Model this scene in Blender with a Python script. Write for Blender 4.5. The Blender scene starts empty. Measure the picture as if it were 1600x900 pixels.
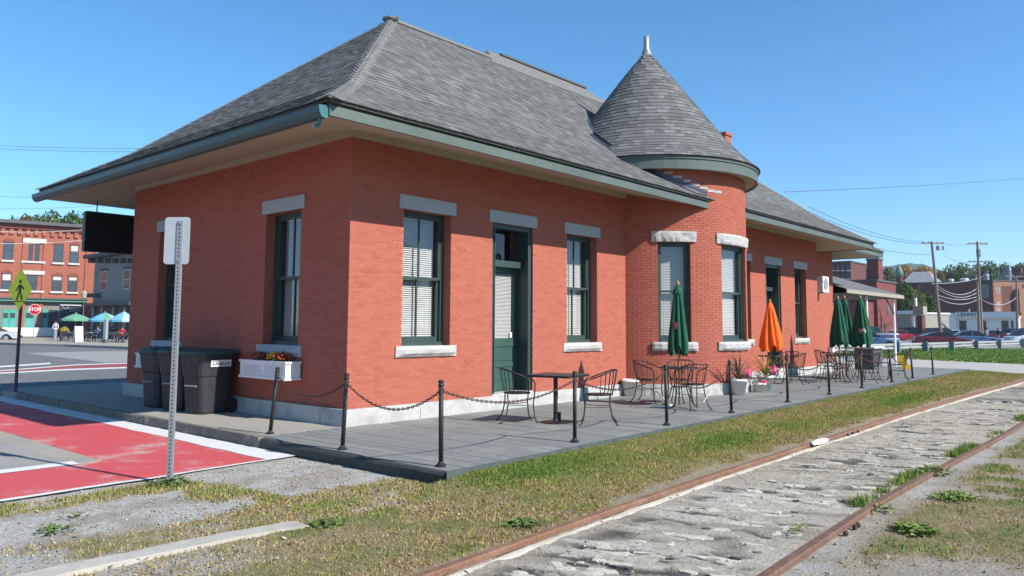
import bpy, math, random
import numpy as np
from mathutils import Vector, Matrix

random.seed(7)
rng = np.random.default_rng(11)
scene = bpy.context.scene
COL = scene.collection

# ------------------------------------------------------------------ camera
CAM = np.array([-7.1273, -9.579, 1.5])
RX = np.array([0.66167973, -0.74976454, 0.00574959])
UP = np.array([-0.06964864, -0.05382733, 0.99611831])
FW = np.array([0.7465447, 0.65951175, 0.08783653])
FPX = 1212.39
PPY = 402.51
cam_data = bpy.data.cameras.new('camera')
cam_data.sensor_width = 36.0
cam_data.lens = FPX * 36.0 / 1600.0
cam_data.shift_y = -(450.0 - PPY) / 1600.0
cam_data.clip_start = 0.05
cam_data.clip_end = 6000.0
cam = bpy.data.objects.new('camera', cam_data)
COL.objects.link(cam)
cam.matrix_world = Matrix(((RX[0], UP[0], -FW[0], CAM[0]),
                           (RX[1], UP[1], -FW[1], CAM[1]),
                           (RX[2], UP[2], -FW[2], CAM[2]),
                           (0, 0, 0, 1)))
scene.camera = cam

# ------------------------------------------------------------------ sky, sun, exposure
SUN = Vector((0.18, -1.0, 0.78)).normalized()
elev = math.asin(SUN.z)
world = bpy.data.worlds.new('World')
scene.world = world
world.use_nodes = True
wn = world.node_tree
bg = wn.nodes['Background']
sky = wn.nodes.new('ShaderNodeTexSky')
sky.sky_type = 'NISHITA'
sky.sun_disc = False
sky.sun_elevation = elev
sky.sun_rotation = math.atan2(SUN.x, SUN.y)
sky.air_density = 1.0
sky.dust_density = 0.0
sky.ozone_density = 6.0
sky.altitude = 1200.0
hs = wn.nodes.new('ShaderNodeHueSaturation')          # the same deep autumn blue over the whole dome
hs.inputs['Saturation'].default_value = 1.15
hs.inputs['Hue'].default_value = 0.491
wn.links.new(sky.outputs[0], hs.inputs['Color'])
wn.links.new(hs.outputs[0], bg.inputs[0])
bg.inputs[1].default_value = 0.137
sun_data = bpy.data.lights.new('sun', 'SUN')
sun_data.energy = 5.0
sun_data.angle = math.radians(0.53)
sun_data.color = (1.0, 0.95, 0.87)
sun = bpy.data.objects.new('sun', sun_data)
COL.objects.link(sun)
sun.rotation_euler = SUN.to_track_quat('Z', 'Y').to_euler()
sun.location = (0, -20, 30)
vs = scene.view_settings
vs.view_transform = 'Standard'
vs.look = 'None'
vs.gamma = 1.0
vs.use_curve_mapping = False
vs.exposure = 0.6

# ------------------------------------------------------------------ helpers
def ray(px, py):
    return RX * (px - 800) / FPX - UP * (py - PPY) / FPX + FW

def at(px, py, d):
    """point seen at a pixel of the photograph, d metres ahead"""
    return CAM + ray(px, py) * d

def gp(px, py, z=-0.15):
    v = ray(px, py)
    return CAM + v * (z - CAM[2]) / v[2]

class MB:
    def __init__(self):
        self.v = []; self.f = []; self.a = []
    def add(self, vs, fs, a=0.0):
        b = len(self.v)
        self.v.extend([tuple(map(float, p)) for p in vs])
        for f in fs:
            self.f.append(tuple(i + b for i in f)); self.a.append(a)
        return self
    def obox(self, c, ax, ay, az, sx, sy, sz, a=0.0, skip=()):
        c = np.array(c, float); ax = np.array(ax, float) * sx / 2; ay = np.array(ay, float) * sy / 2; az = np.array(az, float) * sz / 2
        vs = [c + i * ax + j * ay + k * az for k in (-1, 1) for j in (-1, 1) for i in (-1, 1)]
        fs = [(0, 2, 3, 1), (4, 5, 7, 6), (0, 1, 5, 4), (2, 6, 7, 3), (0, 4, 6, 2), (1, 3, 7, 5)]
        return self.add(vs, [f for n, f in enumerate(fs) if n not in skip], a)
    def box(self, x0, x1, y0, y1, z0, z1, a=0.0):
        return self.obox(((x0 + x1) / 2, (y0 + y1) / 2, (z0 + z1) / 2), (1, 0, 0), (0, 1, 0), (0, 0, 1), x1 - x0, y1 - y0, z1 - z0, a)
    def bar(self, p, q, w, h=None, up=(0, 0, 1)):
        h = h or w
        p = np.array(p, float); q = np.array(q, float); d = q - p; L = np.linalg.norm(d); d = d / L
        u = np.array(up, float)
        s = np.cross(d, u)
        if np.linalg.norm(s) < 1e-4: s = np.cross(d, (1, 0, 0))
        s /= np.linalg.norm(s); t = np.cross(s, d)
        return self.obox((p + q) / 2, d, s, t, L, w, h)
    def tube(self, pts, r, n=6, cap=True, closed=False, a=0.0):
        pts = [np.array(p, float) for p in pts]; m = len(pts)
        rs = r if hasattr(r, '__len__') else [r] * m
        vs = []; prev = None
        for i in range(m):
            if closed: d = pts[(i + 1) % m] - pts[i - 1]
            else: d = pts[min(i + 1, m - 1)] - pts[max(i - 1, 0)]
            d = d / (np.linalg.norm(d) + 1e-12)
            if prev is None:
                s = np.cross(d, (0, 0, 1))
                if np.linalg.norm(s) < 1e-3: s = np.cross(d, (1, 0, 0))
            else:
                s = prev - d * (prev @ d)
            s = s / (np.linalg.norm(s) + 1e-12); prev = s; t = np.cross(d, s)
            for k in range(n):
                an = 2 * math.pi * k / n
                vs.append(pts[i] + rs[i] * (math.cos(an) * s + math.sin(an) * t))
        fs = []
        for i in range(m if closed else m - 1):
            j = (i + 1) % m
            for k in range(n):
                l = (k + 1) % n
                fs.append((i * n + k, i * n + l, j * n + l, j * n + k))
        if cap and not closed:
            fs.append(tuple(range(n))[::-1]); fs.append(tuple((m - 1) * n + k for k in range(n)))
        return self.add(vs, fs, a)
    def lathe(self, prof, n=16, c=(0, 0, 0), a0=0.0, a1=2 * math.pi, cap=False):
        full = abs(a1 - a0 - 2 * math.pi) < 1e-6
        cols = n if full else n + 1
        vs = []
        for (r, z) in prof:
            for k in range(cols):
                an = a0 + (a1 - a0) * k / n
                vs.append((c[0] + r * math.cos(an), c[1] + r * math.sin(an), c[2] + z))
        fs = []
        for i in range(len(prof) - 1):
            for k in range(n):
                l = (k + 1) % cols
                fs.append((i * cols + k, i * cols + l, (i + 1) * cols + l, (i + 1) * cols + k))
        if cap:
            fs.append(tuple(range(cols))[::-1]); fs.append(tuple((len(prof) - 1) * cols + k for k in range(cols)))
        return self.add(vs, fs)
    def prism(self, poly, z0, z1):
        n = len(poly)
        vs = [(p[0], p[1], z0) for p in poly] + [(p[0], p[1], z1) for p in poly]
        fs = [tuple(range(n))[::-1], tuple(range(n, 2 * n))] + [(i, (i + 1) % n, n + (i + 1) % n, n + i) for i in range(n)]
        return self.add(vs, fs)
    def slab(self, poly, o, u, w, n, t):
        """polygon in the plane (o; u, w), extruded by t along n"""
        o = np.array(o, float); u = np.array(u, float); w = np.array(w, float); n = np.array(n, float)
        k = len(poly)
        a = [o + u * p[0] + w * p[1] for p in poly]
        vs = a + [p + n * t for p in a]
        fs = [tuple(range(k))[::-1], tuple(range(k, 2 * k))] + [(i, (i + 1) % k, k + (i + 1) % k, k + i) for i in range(k)]
        return self.add(vs, fs)
    def blob(self, c, r, n=8, m=5, jit=0.0):
        prof = [(math.sin(math.pi * i / m), -math.cos(math.pi * i / m)) for i in range(m + 1)]
        rr = r if hasattr(r, '__len__') else (r, r, r)
        vs = []
        for (q, z) in prof:
            for k in range(n):
                an = 2 * math.pi * k / n
                j = 1 + random.uniform(-jit, jit)
                vs.append((c[0] + rr[0] * q * math.cos(an) * j, c[1] + rr[1] * q * math.sin(an) * j, c[2] + rr[2] * z * j))
        fs = [(i * n + k, i * n + (k + 1) % n, (i + 1) * n + (k + 1) % n, (i + 1) * n + k) for i in range(m) for k in range(n)]
        return self.add(vs, fs)
    def mesh(self, name, mat, smooth=False):
        me = bpy.data.meshes.new(name)
        me.from_pydata(self.v, [], self.f)
        if any(self.a):
            at_ = me.attributes.new('rnd', 'FLOAT', 'FACE')
            at_.data.foreach_set('value', np.array(self.a, np.float32))
        for m_ in (mat if isinstance(mat, (list, tuple)) else [mat]): me.materials.append(m_)
        if smooth:
            me.polygons.foreach_set('use_smooth', [True] * len(me.polygons))
        me.update()
        return me
    def build(self, name, mat, parent=None, smooth=False):
        return link(name, self.mesh(name, mat, smooth), parent)

def link(name, data, parent=None):
    o = bpy.data.objects.new(name, data); COL.objects.link(o)
    if parent is not None: o.parent = parent
    return o

def tag(o, label=None, cat=None, group=None, kind=None):
    if label: o['label'] = label
    if cat: o['category'] = cat
    if group: o['group'] = group
    if kind: o['kind'] = kind
    return o

def empty(name, loc=(0, 0, 0), rz=0.0, label=None, cat=None, group=None):
    o = bpy.data.objects.new(name, None); COL.objects.link(o)
    o.location = tuple(loc); o.rotation_euler = (0, 0, rz)
    o.empty_display_size = 0.2
    return tag(o, label, cat, group)

KIDS = {}
def copy_tree(o, parent=None):
    c = o.copy(); COL.objects.link(c); c.parent = parent
    for ch in o.children: copy_tree(ch, c)
    return c

def frame_matrix(p, u, n):
    u = Vector(u); n = Vector(n); z = u.cross(n)
    return Matrix(((u.x, n.x, z.x, p[0]), (u.y, n.y, z.y, p[1]), (u.z, n.z, z.z, p[2]), (0, 0, 0, 1)))

def text_mesh(name, s, size, mat, parent=None, extrude=0.002, bold=False):
    cu = bpy.data.curves.new(name, 'FONT'); cu.body = s; cu.size = size; cu.extrude = extrude
    cu.align_x = 'CENTER'; cu.align_y = 'CENTER'
    if bold: cu.offset = size * 0.018
    tmp = bpy.data.objects.new(name + '_tmp', cu); COL.objects.link(tmp)
    dg = bpy.context.evaluated_depsgraph_get(); dg.update()
    me = bpy.data.meshes.new_from_object(tmp.evaluated_get(dg))
    bpy.data.objects.remove(tmp); bpy.data.curves.remove(cu)
    me.materials.clear(); me.materials.append(mat)
    return link(name, me, parent)

# value noise for geometry
_T = rng.random((257, 257))
def vnoise(x, y):
    x = np.asarray(x, float); y = np.asarray(y, float)
    xi = np.floor(x).astype(int); yi = np.floor(y).astype(int)
    fx = x - xi; fy = y - yi
    fx = fx * fx * (3 - 2 * fx); fy = fy * fy * (3 - 2 * fy)
    a = _T[xi % 256, yi % 256]; b = _T[(xi + 1) % 256, yi % 256]; c = _T[xi % 256, (yi + 1) % 256]; d = _T[(xi + 1) % 256, (yi + 1) % 256]
    return (a * (1 - fx) + b * fx) * (1 - fy) + (c * (1 - fx) + d * fx) * fy
def fbm(x, y, s=1.0, o=4):
    x = np.asarray(x, float); y = np.asarray(y, float)
    t = 0; w = 1; tot = 0
    for i in range(o):
        t = t + w * vnoise(x * s + 17.3 * i, y * s + 5.7 * i); tot += w; w *= 0.5; s *= 2.03
    return t / tot
def sstep(a, b, x):
    t = np.clip((np.asarray(x, float) - a) / (b - a), 0, 1); return t * t * (3 - 2 * t)

# ------------------------------------------------------------------ materials
class NT:
    def __init__(self, name):
        self.m = bpy.data.materials.new(name); self.m.use_nodes = True
        self.t = self.m.node_tree; self.b = self.t.nodes['Principled BSDF']
    def n(self, typ, **kw):
        nd = self.t.nodes.new(typ)
        for k, v in kw.items():
            if k.startswith('i_'):
                key = k[2:]; nd.inputs[int(key) if key.isdigit() else key].default_value = v
            else: setattr(nd, k, v)
        return nd
    def l(self, a, b): self.t.links.new(a, b)
    def noise(self, vec, scale, detail=4, rough=0.6):
        nd = self.n('ShaderNodeTexNoise'); nd.inputs['Scale'].default_value = scale; nd.inputs['Detail'].default_value = detail; nd.inputs['Roughness'].default_value = rough
        if vec is not None: self.l(vec, nd.inputs['Vector'])
        return nd.outputs['Fac']
    def ramp(self, fac, stops):
        nd = self.n('ShaderNodeValToRGB'); e = nd.color_ramp.elements
        while len(e) < len(stops): e.new(0.5)
        for i, (p, c) in enumerate(stops):
            e[i].position = p; e[i].color = (c[0], c[1], c[2], 1)
        self.l(fac, nd.inputs[0]); return nd.outputs[0]
    def mix(self, fac, a, b, mode='MIX'):
        nd = self.n('ShaderNodeMix', data_type='RGBA', blend_type=mode)
        for s, v in ((nd.inputs[0], fac), (nd.inputs[6], a), (nd.inputs[7], b)):
            if hasattr(v, 'is_output'): self.l(v, s)
            elif isinstance(v, (tuple, list)): s.default_value = (v[0], v[1], v[2], 1)
            else: s.default_value = v
        return nd.outputs[2]
    def math(self, op, a, b=0.0, c=None):
        nd = self.n('ShaderNodeMath', operation=op)
        for i, v in enumerate((a, b) if c is None else (a, b, c)):
            if hasattr(v, 'is_output'): self.l(v, nd.inputs[i])
            else: nd.inputs[i].default_value = v
        return nd.outputs[0]
    def obj(self):
        return self.n('ShaderNodeTexCoord').outputs['Object']
    def pos(self):
        return self.n('ShaderNodeNewGeometry').outputs['Position']
    def scaled(self, vec, sx, sy, sz):
        nd = self.n('ShaderNodeVectorMath', operation='MULTIPLY'); self.l(vec, nd.inputs[0]); nd.inputs[1].default_value = (sx, sy, sz); return nd.outputs[0]
    def bump(self, h, strength=0.3, dist=0.01):
        nd = self.n('ShaderNodeBump'); nd.inputs['Strength'].default_value = strength; nd.inputs['Distance'].default_value = dist
        self.l(h, nd.inputs['Height']); self.l(nd.outputs[0], self.b.inputs['Normal'])
    def color(self, c):
        if hasattr(c, 'is_output'): self.l(c, self.b.inputs['Base Color'])
        else: self.b.inputs['Base Color'].default_value = (c[0], c[1], c[2], 1)
    def set(self, rough=0.7, spec=0.3, metal=0.0):
        self.b.inputs['Roughness'].default_value = rough; self.b.inputs['Specular IOR Level'].default_value = spec; self.b.inputs['Metallic'].default_value = metal

def simple(name, col, rough=0.7, var=0.18, scale=6.0, bump=0.0, bscale=60.0, metal=0.0, spec=0.3, stain=None, stain_scale=1.3, world_pos=False):
    t = NT(name); v = t.pos() if world_pos else t.obj()
    f = t.noise(v, scale, 5, 0.65)
    lo = tuple(c * (1 - var) for c in col); hi = tuple(min(1, c * (1 + var)) for c in col)
    c = t.ramp(f, [(0.25, lo), (0.75, hi)])
    if stain:
        g = t.noise(v, stain_scale, 6, 0.7)
        k = t.n('ShaderNodeMapRange'); k.inputs[1].default_value = 0.5; k.inputs[2].default_value = 0.72; t.l(g, k.inputs[0])
        c = t.mix(k.outputs[0], c, stain)
    t.color(c); t.set(rough, spec, metal)
    if bump: t.bump(t.noise(v, bscale, 4, 0.6), bump, 0.01)
    return t.m

def brick_mat(name, cols, sat=1.0):
    t = NT(name); p = t.pos()
    at_ = t.n('ShaderNodeAttribute', attribute_name='rnd'); oi = t.n('ShaderNodeObjectInfo')
    r = t.math('FRACT', t.math('ADD', at_.outputs['Fac'], oi.outputs['Random']))
    c = t.ramp(r, [(0.0, cols[0]), (0.35, cols[1]), (0.75, cols[2]), (1.0, cols[3])])
    big = t.noise(p, 0.7, 5, 0.6)
    big2 = t.noise(t.scaled(p, .35, .35, 1.6), 1.6, 6, 0.7)
    c = t.mix(t.math('MULTIPLY', t.math('GREATER_THAN', r, 0.93), 0.35), c, (cols[0][0] * .8, cols[0][1] * .75, cols[0][2] * .8))
    c = t.mix(t.math('MULTIPLY', big2, 0.12), c, (.52, .25, .19))
    c = t.mix(t.math('MULTIPLY', big, 0.26), c, (cols[0][0] * .72, cols[0][1] * .7, cols[0][2] * .75))
    sep = t.n('ShaderNodeSeparateXYZ'); t.l(p, sep.inputs[0])          # splash-back dirt with a ragged upper edge
    gr = t.n('ShaderNodeMapRange'); gr.inputs[1].default_value = 0.95; gr.inputs[2].default_value = 0.2
    t.l(t.math('ADD', sep.outputs['Z'], t.math('MULTIPLY', t.noise(p, 1.7, 6, .7), 0.9)), gr.inputs[0])
    c = t.mix(t.math('MULTIPLY', gr.outputs[0], 0.5), c, (.26, .10, .07))
    stn = t.n('ShaderNodeMapRange'); stn.inputs[1].default_value = .56; stn.inputs[2].default_value = .75; t.l(t.noise(t.scaled(p, 2.2, 2.2, .35), 1.3, 6, .7), stn.inputs[0])
    c = t.mix(t.math('MULTIPLY', stn.outputs[0], .3), c, (.28, .085, .055))
    fine = t.noise(p, 55, 3, 0.6)
    c = t.mix(0.5, c, t.ramp(fine, [(0.3, (.82, .82, .82)), (0.7, (1, 1, 1))]), 'MULTIPLY')
    t.color(c); t.set(0.85, 0.2); t.bump(t.noise(p, 120, 3, 0.6), 0.25, 0.004)
    return t.m

def shingle_mat(name, cols):
    t = NT(name); p = t.pos()
    at_ = t.n('ShaderNodeAttribute', attribute_name='rnd'); oi = t.n('ShaderNodeObjectInfo')
    r = t.math('FRACT', t.math('ADD', at_.outputs['Fac'], oi.outputs['Random']))
    c = t.ramp(r, [(0.0, cols[0]), (0.4, cols[1]), (0.8, cols[2]), (1.0, cols[3])])
    big = t.noise(p, 0.5, 5, 0.6)
    c = t.mix(t.math('MULTIPLY', big, 0.3), c, (cols[0][0] * .8, cols[0][1] * .8, cols[0][2] * .78))
    fine = t.noise(p, 160, 2, 0.7)
    c = t.mix(0.6, c, t.ramp(fine, [(0.3, (.6, .6, .6)), (0.7, (1, 1, 1))]), 'MULTIPLY')
    t.color(c); t.set(0.95, 0.1); t.bump(fine, 0.3, 0.004)
    return t.m

def glass_mat(name, tint=(1, 1, 1), ior=1.52, dirt=0.015):
    t = NT(name); nt = t.t
    nt.nodes.remove(t.b)
    tr = nt.nodes.new('ShaderNodeBsdfTransparent'); tr.inputs[0].default_value = (*tint, 1)
    gl = nt.nodes.new('ShaderNodeBsdfGlossy'); gl.inputs['Roughness'].default_value = 0.01
    fr = nt.nodes.new('ShaderNodeFresnel'); fr.inputs[0].default_value = ior
    bp = nt.nodes.new('ShaderNodeBump'); bp.inputs['Strength'].default_value = 0.06; bp.inputs['Distance'].default_value = 0.02
    nz = nt.nodes.new('ShaderNodeTexNoise'); nz.inputs['Scale'].default_value = 2.2
    nt.links.new(nz.outputs['Fac'], bp.inputs['Height']); nt.links.new(bp.outputs[0], gl.inputs['Normal'])
    mx = nt.nodes.new('ShaderNodeMixShader')
    out = nt.nodes['Material Output']
    ge = nt.nodes.new('ShaderNodeNewGeometry'); io = nt.nodes.new('ShaderNodeMapRange')      # a thin pane reflects alike from both faces
    io.inputs['To Min'].default_value = ior; io.inputs['To Max'].default_value = 1 / ior
    nt.links.new(ge.outputs['Backfacing'], io.inputs[0]); nt.links.new(io.outputs[0], fr.inputs[0])
    ad = nt.nodes.new('ShaderNodeMath'); ad.operation = 'MULTIPLY_ADD'; ad.inputs[1].default_value = 1.25; ad.inputs[2].default_value = dirt
    nt.links.new(fr.outputs[0], ad.inputs[0]); nt.links.new(ad.outputs[0], mx.inputs[0])
    nt.links.new(tr.outputs[0], mx.inputs[1]); nt.links.new(gl.outputs[0], mx.inputs[2]); nt.links.new(mx.outputs[0], out.inputs[0])
    return t.m

def attr_color_mat(name, rough=0.8, attr='col', translucent=0.0):
    t = NT(name); a = t.n('ShaderNodeAttribute', attribute_name=attr)
    t.color(a.outputs['Color']); t.set(rough, 0.15)
    if translucent:
        ts = t.n('ShaderNodeBsdfTranslucent'); t.l(a.outputs['Color'], ts.inputs[0])
        mx = t.n('ShaderNodeMixShader'); mx.inputs[0].default_value = translucent
        t.l(t.b.outputs[0], mx.inputs[1]); t.l(ts.outputs[0], mx.inputs[2]); t.l(mx.outputs[0], t.t.nodes['Material Output'].inputs[0])
    return t.m

BR = [(0.375, 0.102, 0.066), (0.405, 0.118, 0.077), (0.415, 0.126, 0.083), (0.385, 0.108, 0.070)]
m_brick = brick_mat('station_brick', BR)
m_mortar = simple('mortar', (0.48, 0.18, 0.125), 0.9, 0.25, 9, world_pos=True)
m_granite = simple('granite', (0.42, 0.415, 0.40), 0.85, 0.22, 14, 0.35, 40, stain=(0.30, 0.295, 0.28), stain_scale=3.5, world_pos=True)
m_lintel = simple('lintel_stone', (0.37, 0.40, 0.41), 0.85, 0.14, 30, 0.25, 60, world_pos=True)
m_green = simple('dark_green_paint', (0.036, 0.062, 0.057), 0.45, 0.15, 5, spec=0.4)
m_fascia = simple('grey_green_fascia', (0.100, 0.130, 0.118), 0.6, 0.14, 2.5, world_pos=True, stain=(0.075, 0.098, 0.09), stain_scale=0.8)
m_fascia_dark = simple('fascia_shadow_board', (0.05, 0.07, 0.065), 0.6, 0.1, 3)  # darker tone puts the shade of the gap into the recessed board
m_gutter = simple('teal_gutter_end', (0.035, 0.14, 0.15), 0.4, 0.1, 6, spec=0.5)
m_soffit = simple('cream_soffit', (0.42, 0.37, 0.26), 0.8, 0.08, 2, world_pos=True)
m_shingle = shingle_mat('asphalt_shingle', [(0.125, 0.127, 0.126), (0.168, 0.170, 0.168), (0.195, 0.197, 0.195), (0.245, 0.246, 0.243)])
m_cap = simple('cap_shingle', (0.185, 0.184, 0.18), 0.95, 0.16, 9, 0.3, 120, world_pos=True)
m_underlay = simple('roof_underlay', (0.10, 0.10, 0.10), 0.95, 0.1)
m_flash = simple('dark_flashing', (0.035, 0.045, 0.07), 0.35, 0.1, spec=0.6)
m_metal = simple('galvanised_metal', (0.30, 0.31, 0.32), 0.5, 0.12, 12, metal=0.35)
m_black = simple('black_iron', (0.018, 0.018, 0.02), 0.5, 0.3, 30, spec=0.4)
m_glass = glass_mat('window_glass')
m_blind = simple('white_blind', (0.50, 0.50, 0.485), 0.6, 0.03)
m_white = simple('white_paint', (0.74, 0.74, 0.73), 0.5, 0.05)
m_inside = simple('dark_room', (0.05, 0.05, 0.055), 0.9, 0.1)
m_wood = simple('umbrella_wood', (0.42, 0.22, 0.09), 0.5, 0.2, 20)
# ================================================================== STATION
X1, X2, X3 = 7.57, 19.25, 22.5          # recess corner, end of main block, end of the small block
Y1 = 7.73
TC = np.array([9.8, 0.77]); TR = 2.37    # turret axis, radius
HW = 4.38; PZ = 0.25
station = empty('station_building', (0, 0, 0), 0, 'red brick railway station with grey shingled hip roof and round corner turret', 'station')

# openings: (u0, u1, z0, z1)
SZ, LZ, LT = 1.165, 3.391, 3.616
OPA = [(1.06, 2.13, SZ, LZ), (3.18, 4.33, PZ, LZ), (5.41, 6.46, SZ, LZ)]
OPA2 = [(13.0, 14.05, SZ, LZ), (15.1, 16.2, PZ, LZ), (17.3, 18.25, SZ, LZ)]
OPB = [(1.31, 2.37, SZ, LZ), (5.38, 6.44, SZ, LZ)]
TW = [(225.3, 8.9), (270.0, 15.0), (315.0, 8.9)]     # turret windows: centre angle, half angle

COURSE = 0.0605
bricks = []   # (centre, u, n, length, height)
def course_segments(L0, L1, z0, z1, ops):
    segs = [(L0, L1, z0, z1)]
    for (a, b, c, d) in ops:
        out = []
        for (s, e, p, q) in segs:
            if e <= a or s >= b or q <= c or p >= d: out.append((s, e, p, q)); continue
            if s < a: out.append((s, a, p, q))
            if e > b: out.append((b, e, p, q))
            lo = max(s, a); hi = min(e, b)
            if p < c - 0.012: out.append((lo, hi, p, c))
            if q > d + 0.012: out.append((lo, hi, d, q))
        segs = out
    return segs

def flat_bricks(o, u, n, L0, L1, z0, z1, ops):
    o = np.array(o, float); u = np.array(u, float); n = np.array(n, float)
    k = 0; z = z0
    while z < z1 - 0.01:
        zt = min(z + COURSE, z1)
        for (s, e, p, q) in course_segments(L0, L1, z, zt, ops):
            pitch = 0.207
            off = (k % 2) * pitch / 2
            m = math.floor((s - off) / pitch)
            while True:
                a = off + m * pitch; b = a + pitch
                if a >= e - 0.01: break
                a2 = max(a, s); b2 = min(b, e); m += 1
                if b2 - a2 < 0.03: continue
                c = o + u * ((a2 + b2) / 2); c[2] = (p + q) / 2
                bricks.append((c - n * 0.025 + n * random.uniform(-.0015, .0015), u, n, b2 - a2 - 0.005, (q - p) - 0.005))
        z = zt; k += 1

flat_bricks((0, 0, 0), (1, 0, 0), (0, -1, 0), 0.0, X1 + 0.1, PZ, HW, OPA)
flat_bricks((0, 0, 0), (0, 1, 0), (-1, 0, 0), 0.052, Y1, PZ, HW, OPB)
flat_bricks((0, 0, 0), (1, 0, 0), (0, -1, 0), 11.95, X2, PZ, HW, OPA2)
flat_bricks((0, 0.6, 0), (1, 0, 0), (0, -1, 0), X2 + 0.06, X3, PZ, HW, [])
# turret bricks
topz = 5.05; k = 0; z = PZ
while z < topz - 0.01:
    zt = min(z + COURSE, topz)
    A0, A1 = math.radians(192), math.radians(348)
    segs = course_segments(A0 * TR, A1 * TR, z, zt, [(math.radians(c - h) * TR, math.radians(c + h) * TR, SZ, LZ) for c, h in TW])
    for (s, e, p, q) in segs:
        off = (k % 2) * 0.1035; m = math.floor((s - off) / 0.207)
        while True:
            a = off + m * 0.207; b = a + 0.207
            if a >= e - 0.01: break
            a2 = max(a, s); b2 = min(b, e); m += 1
            if b2 - a2 < 0.03: continue
            th = (a2 + b2) / 2 / TR
            n = np.array([math.cos(th), math.sin(th), 0]); u = np.array([-math.sin(th), math.cos(th), 0])
            if TC[1] + TR * n[1] > 0.06: continue
            c = np.array([TC[0], TC[1], 0]) + n * (TR - 0.025); c[2] = (p + q) / 2
            bricks.append((c, u, n, b2 - a2 - 0.007, q - p - 0.006))
    z = zt; k += 1
# the 300 bricks nearest the camera are single objects, the rest one mesh
order = sorted(range(len(bricks)), key=lambda i: (np.linalg.norm(bricks[i][0] - CAM) if bricks[i][3] > 0.18 and bricks[i][4] > 0.05 else 1e6))
near = set(order[:300])
unit = MB(); unit.obox((0, 0, 0), (1, 0, 0), (0, 1, 0), (0, 0, 1), 1, 1, 1)
brick_me = unit.mesh('brick', m_brick)
wall = MB()
def wall_quads(o, u, n, L0, L1, z0, z1, ops, rec=0.003):
    o = np.array(o, float) - np.array(n, float) * rec; u = np.array(u, float)
    us = sorted({L0, L1, *[a for p in ops for a in p[:2]]}); zs = sorted({z0, z1, *[a for p in ops for a in p[2:]]})
    for i in range(len(us) - 1):
        for j in range(len(zs) - 1):
            cu = (us[i] + us[i + 1]) / 2; cz = (zs[j] + zs[j + 1]) / 2
            if any(a < cu < b and c < cz < d for a, b, c, d in ops): continue
            pts = [o + u * us[i], o + u * us[i + 1], o + u * us[i + 1], o + u * us[i]]
            for q, zz in zip(pts, (zs[j], zs[j], zs[j + 1], zs[j + 1])): q[2] = zz
            wall.add(pts, [(0, 1, 2, 3)])
reveal_list = []
def reveal_box(pa, pb, qa, qb, c, d):
    """brick lining of one opening: outer edge pa-pb, inner edge qa-qb, from height c to d"""
    mb = MB(); vs = []
    for a, b in ((pa, pb), (qa, qb)): vs += [(a[0], a[1], c), (b[0], b[1], c), (b[0], b[1], d), (a[0], a[1], d)]
    mb.add(vs, [(k, (k + 1) % 4, 4 + (k + 1) % 4, 4 + k) for k in range(4)]); reveal_list.append(mb)
def reveals(o, u, n, ops, depth=0.6):
    o = np.array(o, float); u = np.array(u, float); n = np.array(n, float)
    for (a, b, c, d) in ops:
        p, q = o + u * a, o + u * b; reveal_box(p - n * .004, q - n * .004, p - n * depth, q - n * depth, c, d)
wall_quads((0, 0, 0), (1, 0, 0), (0, -1, 0), 0.007, X1 + 0.1, 0, 4.5, OPA)
wall_quads((0, 0, 0), (0, 1, 0), (-1, 0, 0), 0.007, Y1, 0, 4.5, OPB)
wall_quads((0, 0, 0), (1, 0, 0), (0, -1, 0), 11.9, X2, 0, 4.5, OPA2)
wall_quads((0, 0.6, 0), (1, 0, 0), (0, -1, 0), X2, X3, 0, 4.5, [])
wall.add([(X2, 0.01, 0), (X2, 0.6, 0), (X2, 0.6, 4.5), (X2, 0.01, 4.5)], [(0, 1, 2, 3)])
wall.add([(X3, 0.607, 0), (X3, 7.1, 0), (X3, 7.1, 4.5), (X3, 0.607, 4.5)], [(0, 1, 2, 3)])
wall.add([(0.007, Y1, 0), (X3, Y1, 0), (X3, Y1, 4.5), (0.007, Y1, 4.5)], [(0, 1, 2, 3)])
wall.add([(X3, Y1, 0), (X3, 7.1, 0), (X3, 7.1, 4.5), (X3, Y1, 4.5)], [(0, 1, 2, 3)])
angs = sorted({*[float(a) for a in range(192, 349, 2)], *[c - h for c, h in TW], *[c + h for c, h in TW]})
zs_ = [0, SZ, LZ, 5.06]
for i in range(len(angs) - 1):
    for j in range(3):
        ca = (angs[i] + angs[i + 1]) / 2
        if j == 1 and any(abs(ca - c) < h for c, h in TW): continue
        q = []
        for a, zz in ((angs[i], zs_[j]), (angs[i + 1], zs_[j]), (angs[i + 1], zs_[j + 1]), (angs[i], zs_[j + 1])):
            t = math.radians(a); q.append((TC[0] + (TR - 0.010) * math.cos(t), TC[1] + (TR - 0.010) * math.sin(t), zz))
        wall.add(q, [(0, 1, 2, 3)])
reveals((0, 0, 0), (1, 0, 0), (0, -1, 0), OPA + OPA2)
reveals((0, 0, 0), (0, 1, 0), (-1, 0, 0), OPB)
for c, h in TW:
    cn = np.array([math.cos(math.radians(c)), math.sin(math.radians(c)), 0])
    p, q = [np.array([TC[0] + (TR - .004) * math.cos(math.radians(a)), TC[1] + (TR - .004) * math.sin(math.radians(a)), 0]) for a in (c - h, c + h)]
    reveal_box(p, q, p - cn * .62, q - cn * .62, SZ, LZ)
w_o = wall.build('wall', m_mortar, station)
for i in sorted(near):
    c, u, n, L, h = bricks[i]
    o = link('brick', brick_me, w_o)
    m4 = Matrix(((u[0], n[0], 0, c[0]), (u[1], n[1], 0, c[1]), (u[2], n[2], 1, c[2]), (0, 0, 0, 1)))
    o.matrix_local = m4 @ Matrix.Diagonal((L, 0.05, h, 1))
bm_ = MB()
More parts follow.
